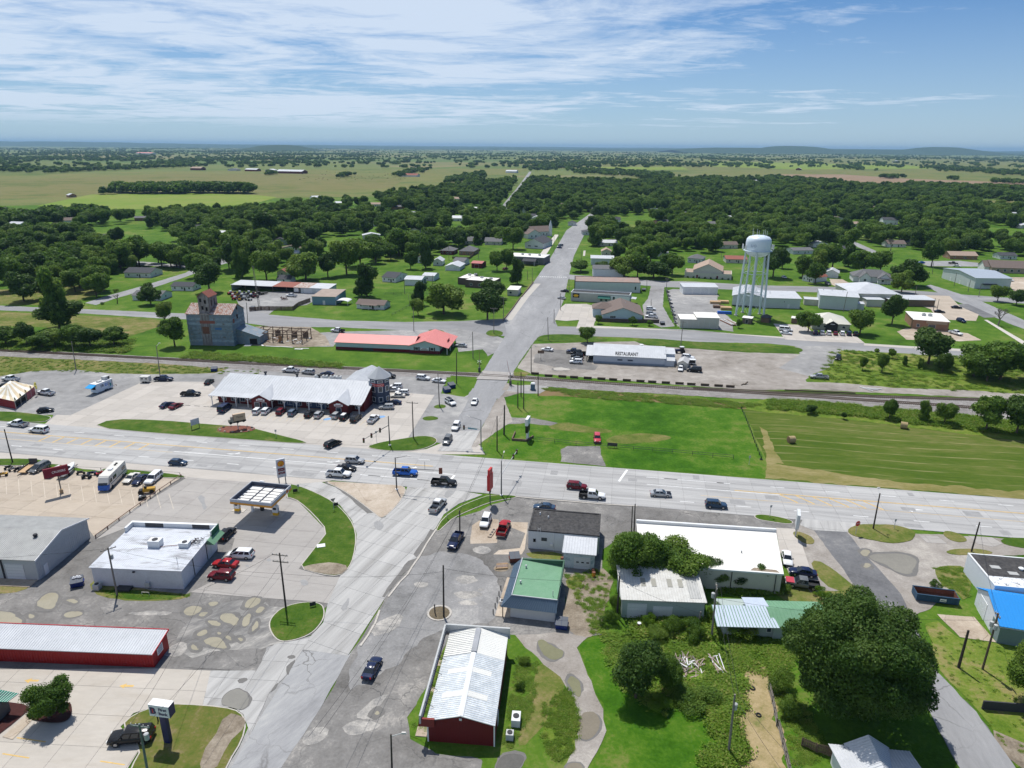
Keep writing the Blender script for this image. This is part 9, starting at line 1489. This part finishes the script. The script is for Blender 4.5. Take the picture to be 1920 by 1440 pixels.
for k,(x,y,w,tp,lb)in enumerate([(1152,1145,36,1092,'tall bush left of the grey workshop'),(1143,1170,44,1130,'pale bush below the tall one, left of the grey workshop'),(1215,1172,34,1138,'dark shrub before the middle of the grey workshop'),(1260,1186,54,1140,'leafy shrub in front of the white workshop door'),(1290,1186,60,1142,'wide shrub at the grey workshop right front'),(1232,1196,60,1164,'pale weed bush behind the red barrel'),(1305,1200,50,1160,'tall weeds at the foot of the stub pole'),(1385,1190,80,1152,'vine bush at the tin roofed house front'),(1340,1160,40,1110,'vine covered bush at the transformer pole'),(1300,1120,50,1076,'bush right of the grey workshop roof'),(1190,1240,80,1195,'broad pale bush at the top of the bright lawn'),(1300,1310,110,1275,'sprawling vine thicket below the debris heap'),(1240,1330,60,1300,'vines right of the dark bushy tree'),(1465,1290,70,1240,'bright bush at the top of the plank fence'),(1475,1335,60,1285,'bush along the plank fence'),(985,1245,30,1225,'dark weed tuft at the red shop wall'),(975,1290,26,1270,'weed tuft at the middle of the red shop wall'),(1540,1120,40,1095,'bush behind the red and black pickup'),(1470,1110,36,1086,'dark bush at the corner of the wide white roof'),(1755,1100,26,1080,'low scrub beside the roll off container')]):
 tree((x,y),w,tp,lb,k,True,bush=True)
MID=[((112,616),66,502,5,'tall dark ivy clad tree on the left field'),((120,614),92,556,3,'dense lower tree joined to the tall ivy clad one'),((328,650),60,592,0,'bushy tree left of the grain elevator'),((310,606),38,566,7,'small bright tree left of the elevator roof'),((283,571),46,526,4,'dome shaped tree on the curved lawn'),((393,548),66,488,3,'round grey green tree behind the elevator'),((215,648),58,612,0,'round bush tree at the right end of the rail hedge'),((170,652),60,612,3,'bush tree in the rail hedge, right part'),((140,650),50,608,1,'bush tree in the middle of the rail hedge'),((105,650),60,618,7,'pale bush tree in the rail hedge'),((52,648),44,602,3,'taller bush tree in the rail hedge, left part'),((12,648),60,612,0,'bush tree at the left end of the rail hedge'),((80,655),50,625,1,'low bush before the rail hedge'),
 ((500,525),62,470,7,'bright green tree behind the long sheds'),((574,526),76,463,8,'broad dark tree behind the long sheds'),((455,520),50,448,5,'tall tree left of the bright one behind the sheds'),((688,556),60,495,6,'grey green tree right of the blue workshop'),((787,572),38,528,6,'dark tree, left of the big pair by frontage street'),((784,592),34,560,7,'small bright tree below the left dark one'),((832,589),84,520,8,'large dark tree by frontage street, left of the pair'),((914,600),72,538,3,'large dark tree by frontage street, right of the pair'),((925,560),54,518,4,'dark tree behind the right one of the pair'),((970,533),38,485,6,'tree before the white roofed corner store'),((950,507),34,465,1,'tree at the corner store left end'),((932,508),34,465,2,'feathery tree beside the red barn lawn'),((798,504),40,450,6,'pine like tall tree by the garages'),((770,505),30,465,2,'thin tree left of the pine like one'),((962,467),46,425,7,'bright round tree before the church'),((860,466),40,430,3,'dark round tree behind the brown hip houses'),((748,480),66,418,8,'broad tree in the middle of the left town'),((442,508),60,438,3,'large dark tree left of the bright one behind the sheds'),((556,478),56,425,0,'round tree beyond the blue grey shed'),((497,462),70,398,6,'very large dark tree rising over the middle wood'),((650,515),64,448,7,'bright leafy tree behind the blue workshop'),((676,500),70,438,2,'broad tree behind the grey green one'),((615,520),46,470,3,'dark tree between the broad ones behind the sheds'),((794,478),44,435,0,'round tree behind the garages'),((378,520),54,466,2,'leafy tree behind the dome shaped one'),((227,505),70,440,2,'broad tree over the white shed roof'),((262,500),60,440,0,'broad tree right of the one over the white shed'),((321,502),46,455,1,'round tree by the branch street'),((68,535),70,470,3,'dark large tree in the left cluster, lower one'),((118,520),66,455,2,'grey green tree in the left cluster'),((45,565),64,500,4,'dark tree at the dry field edge, left'),((150,540),60,480,0,'leafy tree right in the left cluster'),((20,545),60,480,1,'leafy tree at the left edge of the cluster'),((188,548),48,498,7,'bright tree at the dry field corner'),((90,560),60,510,2,'front tree of the left cluster'),((30,500),70,440,3,'dark tree behind the left cluster'),
 ((1101,643),38,612,1,'small round tree on the grass verge by the restaurant'),((1089,510),44,485,2,'street tree left of the rusty brown roof'),((1130,505),36,490,3,'dark round shrub tree behind the rusty roof'),((1225,522),70,484,4,'dark spreading tree behind the alley'),((1195,520),50,470,0,'shade tree left of the dark spreading one'),((1122,607),16,590,1,'small tree at the office front left corner'),((1186,610),20,593,3,'round shrub before the office wall'),((1218,611),16,600,0,'low shrub before the office screen wall'),((1449,520),60,460,3,'round shade tree on the church lawn'),((1340,610),4,606,1,'tiny sapling by the storage block'),((1385,615),16,598,0,'shrub beside the pump hut'),((1672,608),50,549,3,'tall dark tree between clinic and brick office'),((1515,622),50,578,2,'leafy tree left of the clinic'),((1612,626),56,580,7,'bright leafy tree right of the clinic'),((1528,532),44,490,0,'tree hiding the red roofed house'),((1504,520),40,478,0,'leafy tree behind the red roofed house'),((1618,515),60,462,2,'broad tree behind the white porch house, left'),((1560,505),56,455,0,'broad tree behind the white gabled shed'),((1590,500),40,456,6,'tall tree behind the porch house'),((1650,512),44,468,1,'round tree behind the porch house, right'),((1746,500),46,448,0,'round tree at the school lot street'),((1170,520),60,470,8,'broad tree behind the rusty roofed hall, right'),((1260,515),50,468,2,'leafy tree left of the church hall'),((1700,535),70,478,4,'large dark round tree behind the white porch house'),((1690,548),46,500,8,'dark round tree at the street corner'),((1870,565),34,535,7,'bright tree on the right lawn'),((1905,572),40,542,3,'dark tree at the right edge behind the lawn'),((1633,454),40,418,1,'lone tree on the curving street lawn'),
 ((1740,683),90,614,3,'big dark round tree right of the weedy ground'),((1766,698),36,655,4,'lower part tree beside the big dark round one'),((1825,705),90,640,8,'leafy tree mass beside the gravel track, left part'),((1875,712),100,640,1,'leafy tree mass beside the gravel track, middle part'),((1925,712),80,645,0,'leafy tree mass beside the gravel track, right part'),((1850,715),70,665,3,'front tree of the leafy mass'),((1667,786),30,744,2,'small dark tree in the weed bank by the hay field'),((1730,790),30,752,5,'slim tree in the weed bank right of the second bale'),((1770,795),40,756,7,'pale tree in the weed bank'),((1848,808),70,738,0,'large tree at the right end of the weed bank'),((1905,815),80,742,3,'large dark tree at the right edge of the weed bank'),((1617,694),20,668,0,'round sapling on the weedy ground, left one'),((1653,698),26,662,1,'taller sapling on the weedy ground'),((1696,686),12,667,5,'slim sapling before the dark tree'),((1724,692),13,672,5,'slim sapling nearest the big dark tree'),((1672,672),16,651,2,'sapling by the road edge, right one'),((1644,664),12,652,2,'sapling by the road edge, left one'),((1520,776),26,758,3,'dark bush in the weed bank above the lone bale'),((1582,786),14,772,3,'small dark bush in the weed bank')]
for b_,w,tp,k,lb in MID:tree(b_,w,tp,lb,k)
def bare(base,top,label,spread,seed,m=DEADW,stub=False):
 A=P(*base);h=zat(A,top);rr=random.Random(seed);t_=thing('bare_tree',label,'tree',A);mb=MB()
 def br(p,d,l,r,n):
  q=p+d*l;mb.tube(p,q,r,r*.65,5)
  if n==0:return
  for k in range(3 if n>1 else 4):v=V((rr.uniform(-1,1)*spread,rr.uniform(-1,1)*spread,rr.uniform(.1,1))).normalized();br(q,(d*.55+v).normalized(),l*rr.uniform(.6,.8),r*.62,n-1)
 br(V((0,0,-.3)),V((.12,0,1)).normalized(),h*.3,h*.035,2 if stub else 5);mb.build('trunk',m,t_)
 return t_
bare((1871,610),568,'bare leaning dead tree by the right walk',1.3,3);bare((1669,471),443,'grey bare tree by the far street',1.2,5);bare((220,569),539,'cut back stumpy tree on the curved lawn',1.0,8,BARK,True)
tree((217,548),16,536,'leaf tuft sprouting above the cut back tree',0,bush=True);tree((192,571),12,562,'small twisted shrub beside the street sign',0,bush=True)
# ---- the wooded town: individual trees nearest, then one mass behind
CLEAR=[]
def clear(x,y,r):CLEAR.append((x,y,r))
for q in FH:clear((q[1]+q[2])/2,q[3]+5,(q[2]-q[1])*.62+5)
for x,y,r in((694,580,60),(735,525,40),(790,530,40),(860,500,60),(900,530,60),(985,490,60),(1000,460,40),(1030,440,34),(1330,505,70),(1380,490,34),(1300,490,22),(1420,560,90),(1560,560,80),(1640,540,80),(1700,600,110),(1560,615,90),(1860,530,80),(1130,500,40),(1140,540,90),(1300,560,90),(1260,535,50),(530,560,120),(400,600,100),(720,640,140),(1535,525,40),(1930,510,60),(300,540,60),(250,530,30),(590,440,24),(650,460,20),(1600,445,30),(1655,470,34),(1750,485,26),(615,470,14),(1490,465,12),(705,440,14),(470,400,6),(920,480,26),(1060,440,34),(960,350,4)):clear(x,y,r)
ROADS=[MSL+MSR,[(910,470),(1060,420),(1105,396),(1125,398),(1100,450),(1085,500),(1075,540),(990,560)],[(925,405),(940,380),(985,320),(1003,320),(985,352),(962,385),(950,408)],[(1000,512),(1240,522),(1420,528),(1730,542),(1990,560),(1990,576),(1420,552),(1000,530)],[(1555,432),(1660,470),(1650,485),(1545,445)],[(150,580),(345,505),(480,470),(490,485),(360,525),(190,585)],[(160,480),(430,475),(430,490),(160,495)],[(1700,484),(1860,486),(1860,505),(1700,502)]]
NH=[]
for k in range(52):
 for _ in range(60):
  Y=RU(430,1050);X=RU(-.72,.74)*Y;x,y=Q((X,Y,0))
  if any(inpoly(x,y,r)for r in ROADS)or any((x-a)**2+((y-d)*2.2)**2<(r*.8)**2 for a,d,r in CLEAR)or y>500 or any(abs(x-a)<28 and abs(y-d)<9 for a,d in NH):continue
  NH.append((x,y));break
for k,(x,y)in enumerate(NH):
 w_=RU(11,18)*FPX/P(x,y).length;rm,rn=random.choice(((SILVER,'white'),(SILVER,'white'),(GREYS,'grey'),(TANR,'tan'),(DARKS,'charcoal'),(BROWNR,'brown')));zn='far left by the pasture' if x<300 else 'behind the long sheds' if x<640 else 'left of main street' if x<1040 else 'right of main street' if x<1320 else 'behind the water tower' if x<1600 else 'behind the gymnasium'
 house('%s roofed house half hidden in the woods %s'%(rn,zn),(x-w_/2,y),(x+w_/2,y+RU(-1,1)),RU(8,12),RU(2.6,3.4),RU(1.4,2.4),random.choice('xy'),random.choice((WHT,WHT,CREAM,GREYW,BRICK)),rm,nw=2,group='%s roofs in the woods %s'%(rn,zn));clear(x,y+9*500/P(x,y).length,w_*1.3+6)
WOOD=[[(-60,440),(30,424),(60,428),(130,424),(200,415),(330,406),(420,405),(470,400),(560,390),(660,381),(760,367),(880,350),(1000,338),(1100,342),(1240,336),(1420,336),(1560,345),(1640,356),(1700,352),(1930,360),(2000,365),(2000,372),(1900,372),(1800,378),(1850,394),(2000,405),(2000,490),(1900,480),(1840,470),(1760,490),(1700,470),(1560,500),(1540,520),(1440,500),(1290,470),(1190,500),(1120,480),(1100,420),(1060,410),(1000,470),(930,455),(830,470),(760,490),(640,500),(560,520),(480,500),(430,520),(350,505),(290,500),(200,520),(180,560),(130,545),(-60,535)]]
MEADOW=[[(90,398),(300,392),(500,384),(480,392),(200,404)],[(1780,372),(2000,376),(2000,402),(1840,392)],[(1040,330),(1210,332),(1200,342),(1050,344)],[(1100,312),(1290,312),(1290,322),(1110,322)]]
cand=[];grid={}
for _ in range(60000):
 Y=RU(300,1750);X=RU(-.80,.80)*Y;px,py=Q((X,Y,0))
 if not(-50<px<1980)or not inpoly(px,py,WOOD[0]):continue
 if any(inpoly(px,py,r)for r in MEADOW):continue
 if any(inpoly(px,py,r)for r in ROADS):continue
 if any((px-x)**2+((py-y)*2.2)**2<(r*.55)**2 for x,y,r in CLEAR):continue
 dn=mnoise.noise((X*.012,Y*.009,2.0))
 if dn<(-.17 if Y<900 else-.3):continue
 sp=8.6+3.0*RR()+(3 if dn<-.15 else 0);k=(int(X//12),int(Y//12))
 if any((X-a)**2+(Y-d)**2<sp*sp for i in(-1,0,1)for j in(-1,0,1)for a,d in grid.get((k[0]+i,k[1]+j),())):continue
 grid.setdefault(k,[]).append((X,Y));cand.append((X,Y))
cand.sort(key=lambda p:p[1]);print('wood trees',len(cand))
NIND=140
JOINED={}
for k,(cm_,tm_)in KIND.items():pass
for k_,(X,Y)in enumerate(cand[:NIND]):
 k=random.choice((0,1,2,3,4,8,0,1,2,8,5,6,7));s_=RU(1.0,1.6);qx,qy=Q((X,Y,0));side='far left by the open pasture' if qx<180 else 'behind the curved left lawn' if qx<420 else 'behind the long shed row' if qx<660 else 'behind the brown hip roofed houses' if qx<1000 else 'right of the upper main street' if qx<1300 else 'behind the water tower' if qx<1560 else 'behind the gymnasium'
 kn={5:'tall narrow',6:'tall narrow',7:'bright green round',3:'dark round',4:'dark broad'}.get(k,'broad' if k in(2,8)else 'round')
 t_=thing('tree',kn+' leafy tree among the wooded blocks '+side,'tree',(X,Y,0),RR()*6.28,kn+' trees in the blocks '+side)
 me,tr=KIND[k];o=link('crown',me,t_);o.scale=(s_*1.05,s_*1.05,s_);o=link('trunk',tr,t_);o.scale=(s_,s_,s_)
def scatter(name,label,pts,meshes,cat=None):
 """one mass: points carry scale, stretch and turn; the pieces are placed by geometry nodes"""
 src=bpy.data.collections.new(name+'_pieces')
 for i,me in enumerate(meshes):src.objects.link(bpy.data.objects.new('piece',me))
 me=bpy.data.meshes.new(name);me.from_pydata([p[:3]for p in pts],[],[]);a=me.attributes.new('siz','FLOAT_VECTOR','POINT');a.data.foreach_set('vector',np.array([p[3]for p in pts],dtype=np.float32).reshape(-1));a=me.attributes.new('rot','FLOAT','POINT');a.data.foreach_set('value',np.array([p[4]for p in pts],dtype=np.float32));a=me.attributes.new('idx','INT','POINT');a.data.foreach_set('value',np.array([p[5]for p in pts],dtype=np.int32))
 o=link(name,me);g=bpy.data.node_groups.new(name,'GeometryNodeTree');g.interface.new_socket('Geometry',in_out='INPUT',socket_type='NodeSocketGeometry');g.interface.new_socket('Geometry',in_out='OUTPUT',socket_type='NodeSocketGeometry')
 gi,go=N(g,'NodeGroupInput'),N(g,'NodeGroupOutput');ip=N(g,'GeometryNodeInstanceOnPoints');ci=N(g,'GeometryNodeCollectionInfo');ci.inputs[0].default_value=src;ci.inputs['Separate Children'].default_value=True;ci.inputs['Reset Children'].default_value=True
 L(g,gi.outputs[0],ip.inputs['Points']);L(g,ci.outputs[0],ip.inputs['Instance']);ip.inputs['Pick Instance'].default_value=True
 def attr(nm,ty):n=N(g,'GeometryNodeInputNamedAttribute');n.data_type=ty;n.inputs[0].default_value=nm;return n.outputs[0]
 L(g,attr('idx','INT'),ip.inputs['Instance Index']);L(g,attr('siz','FLOAT_VECTOR'),ip.inputs['Scale']);cxyz=N(g,'ShaderNodeCombineXYZ');L(g,attr('rot','FLOAT'),cxyz.inputs[2]);er=N(g,'FunctionNodeEulerToRotation');L(g,cxyz.outputs[0],er.inputs[0]);L(g,er.outputs[0],ip.inputs['Rotation']);L(g,ip.outputs[0],go.inputs[0])
 md=o.modifiers.new('scatter','NODES');md.node_group=g;o['kind']='stuff';o['label']=label;return o
kinds=[KIND[k][0]for k in range(9)];pick=(0,1,2,3,4,8,0,1,2,8,5,6,7,3,4)
pts=[]
for X,Y in cand[NIND:]:s_=RU(1.0,1.6);pts.append((X,Y,0,(s_*1.1,s_*1.1,s_),RR()*6.28,random.choice(pick)))
scatter('woodland','mass of leafy trees filling the far blocks of the town',pts,kinds)
LOW=[crown('crown','round' if k%2 else 'spread',130+k,420,1.15,(LEAF,LEAF_D)[k%2],5,4.4,4.6)for k in range(4)]
far=[]
def run(x0,y0,x1,y1,n,jx,jy,s0=.9,s1=1.5,wide=1.2):
 for i in range(int(n*1.7)):
  t=RR();x,y=x0+(x1-x0)*t+random.gauss(0,jx),y0+(y1-y0)*t+random.gauss(0,jy)
  if y<277:continue
  p=P(x,y);s_=RU(s0,s1)
  if p.y<60000:far.append((p.x,p.y,0,(s_*wide,s_*wide,s_),RR()*6.28,random.randrange(4)))
for q in((215,361,345,362,60,3,1.0,1.5,2.1),(330,361,470,362,64,3,1.0,1.5,2.1),(-40,418,110,412,40,6,3),(100,414,200,405,30,6,3),(190,365,215,364,4,3,.5),(-60,318,130,322,110,10,2.2),(130,322,380,311,110,6,1.0),(-60,300,140,297,110,10,1.2),(150,302,290,299,60,8,.8),(270,309,350,305,70,8,1.6),(330,302,600,298,200,12,1.2),(60,288,330,287,160,12,.7),(230,285,560,284,220,14,.7),(460,308,600,305,50,8,.8),(500,328,520,326,10,3,.6),(640,333,660,330,8,4,1),(745,331,800,318,40,6,2),(840,342,905,330,70,8,2),(820,290,890,292,50,6,.6),(915,293,955,294,30,4,.6),(980,296,1030,297,30,5,.5),(1050,297,1090,299,20,5,.4),(945,308,1140,306,120,8,1.4),(1080,322,1260,332,260,8,2),(1000,318,1110,310,140,8,2),(1120,306,1330,312,130,9,1.6),(1130,300,1280,304,60,8,1),(1310,297,1440,302,110,8,1),(1350,306,1420,311,24,8,1.2),(1480,305,1535,308,40,5,1),(1430,316,1450,317,3,3,.6),(1575,314,1620,318,50,6,1.2),(1600,308,1690,313,40,8,1.2),(1640,320,1640,322,2,2,.5),(1655,334,1690,334,22,4,.6),(1735,314,1930,328,200,8,2.2),(1780,338,1795,337,6,3,.5),(1860,342,1920,344,18,5,1),(1340,289,1500,291,70,10,.6),(1500,288,1730,295,120,12,.9),(1560,294,1930,301,160,14,1.2),(1800,299,1990,304,110,10,1.0),(720,303,730,304,4,2,.4),(640,291,700,291,60,8,.6),(520,291,650,289,110,10,.6),(1700,350,1990,362,90,8,1.2),(1730,362,1990,376,130,10,2),(1580,352,1680,358,80,6,1.4),(1440,336,1560,346,70,6,1.4),(1510,346,1530,342,14,4,1),(1880,380,1990,384,12,6,.6)):run(*q)
for k in range(1500):                      # thin scatter of single trees and copses over the country
 y=279+36*RR()**1.5;x=RU(-60,1980);run(x,y,x+RU(4,30)*(320-y)/30,y+RU(-.3,.3),random.choice((1,1,2,5,9)),2,.15)
for k in range(1500):
 y=279+22*RR()**1.3;x=RU(-80,1990);l=RU(20,160);run(x,y,x+l,y+RU(-.5,.5),int(l*.10)+2,2,.12)if k%6==0 else 0
for k in range(420):                      # farthest bands merge into one dark line
 y=277.3+3.2*RR();x=RU(-80,2000);p=P(x,y)
 if p.y<42000:far.append((p.x,p.y,0,(p.y/900,6,1.3),0,random.randrange(4)))
print('far trees',len(far));scatter('far_woodland','hedgerows, groves and distant woods across the country',far,LOW)
TUFT=[]
for k in range(4):
 n=150;p=rng.normal(size=(n,3))*np.array([.42,.42,.0]);p[:,2]=rng.uniform(.03,.45,n);nr=rng.normal(size=(n,3))*.6;nr[:,2]+=1.5;nr/=np.linalg.norm(nr,axis=1,keepdims=True);TUFT.append(leafmesh('tuft',p,nr,rng.uniform(.05,.12,n),rng.uniform(0,1,n),WEEDL,1.8))
tf=[];KEEP=[(P(1283,1253),3.3),(P(1345,1248),1.8),(P(1418,1275),2.2),(P(1422,1310),2.5),(P(1420,1350),2.6)]
def weeds(poly,n,s0=.6,s1=1.5,flat_=1.0,z=.05):
 W_=[P(*p)for p in poly];x0,x1=min(p.x for p in W_),max(p.x for p in W_);y0,y1=min(p.y for p in W_),max(p.y for p in W_);q=[(p.x,p.y)for p in W_];c=0
 for _ in range(n*6):
  if c>=n:break
  x,y=RU(x0,x1),RU(y0,y1)
  if not inpoly(x,y,q)or any((x-a.x)**2+(y-a.y)**2<r*r for a,r in KEEP)or mnoise.noise((x*.3,y*.3,5))+.5*mnoise.noise((x*.9,y*.9,8))<RU(-.5,.1):continue
  s_=RU(s0,s1);tf.append((x,y,z,(s_,s_,s_*flat_),RR()*6.28,random.randrange(4)));c+=1
weeds([(1130,1190),(1300,1180),(1450,1200),(1500,1230),(1460,1260),(1440,1320),(1380,1350),(1310,1330),(1200,1320),(1150,1260)],800,.5,1.5,.6)
weeds([(1340,1350),(1375,1350),(1400,1440),(1320,1440)],220,.6,1.5);weeds([(1020,1320),(1068,1290),(1084,1340),(1082,1400),(1050,1430),(1015,1400)],300,.25,.7);weeds([(1062,1080),(1132,1066),(1150,1090),(1130,1170),(1110,1196)],130,.3,.8,.7);weeds([(1440,750),(1560,757),(1820,782),(1960,798),(1960,822),(1760,800),(1600,780),(1440,767)],1700,.7,1.8);weeds([(1560,655),(1760,668),(1940,672),(1960,742),(1700,728),(1530,714)],900,.5,1.5,.6)
weeds([(1005,727),(1220,741),(1430,758),(1395,767),(1080,744)],700,.6,1.3,.6);weeds([(340,672),(480,680),(640,692),(640,684),(480,668),(360,660)],380,.8,1.8);weeds([(-30,655),(240,662),(250,640),(180,625),(-30,625)],600,1,2.4);weeds([(1345,1080),(1440,1098),(1470,1112),(1350,1110)],120,.8,1.6);weeds([(1190,1165),(1330,1168),(1345,1195),(1180,1195)],240,.8,1.8);weeds([(1735,1170),(1870,1210),(1960,1240),(1960,1400),(1905,1430),(1840,1340),(1760,1255)],160,.15,.4,.5);weeds([(840,1210),(860,1190),(835,1290),(800,1370),(775,1360)],140,.2,.6,.6);weeds([(970,1230),(1010,1240),(1000,1330),(960,1400),(940,1400)],240,.2,.6,.6);weeds([(165,1095),(230,1104),(360,1116),(330,1126),(200,1120)],70,.2,.5,.5);weeds([(1450,1295),(1500,1310),(1560,1420),(1490,1440)],260,.2,.7,.6);weeds([(1750,1066),(1815,1062),(1815,1125),(1765,1100)],90,.3,.7,.5);weeds([(-40,668),(480,692),(500,702),(280,700),(60,696),(-40,712)],500,.4,.9,.5)
print('tufts',len(tf));scatter('weeds','weeds and tall grass in the rough corners',tf,TUFT)
HAZE=4.6e-5
# ------------------------------------------------------------------ air
hz=MB();hz.box(-45000,-1500,-1.2,45000,46000,190);hm=bpy.data.materials.new('haze_air');hm.use_nodes=True;t=hm.node_tree;t.nodes.clear()
o_=N(t,'ShaderNodeOutputMaterial');v_=N(t,'ShaderNodeVolumePrincipled');v_.inputs['Color'].default_value=(.32,.51,.78,1);v_.inputs['Density'].default_value=HAZE;v_.inputs['Anisotropy'].default_value=.1
L(t,v_.outputs[0],o_.inputs['Volume']);hz.build('haze',hm,kind='stuff')
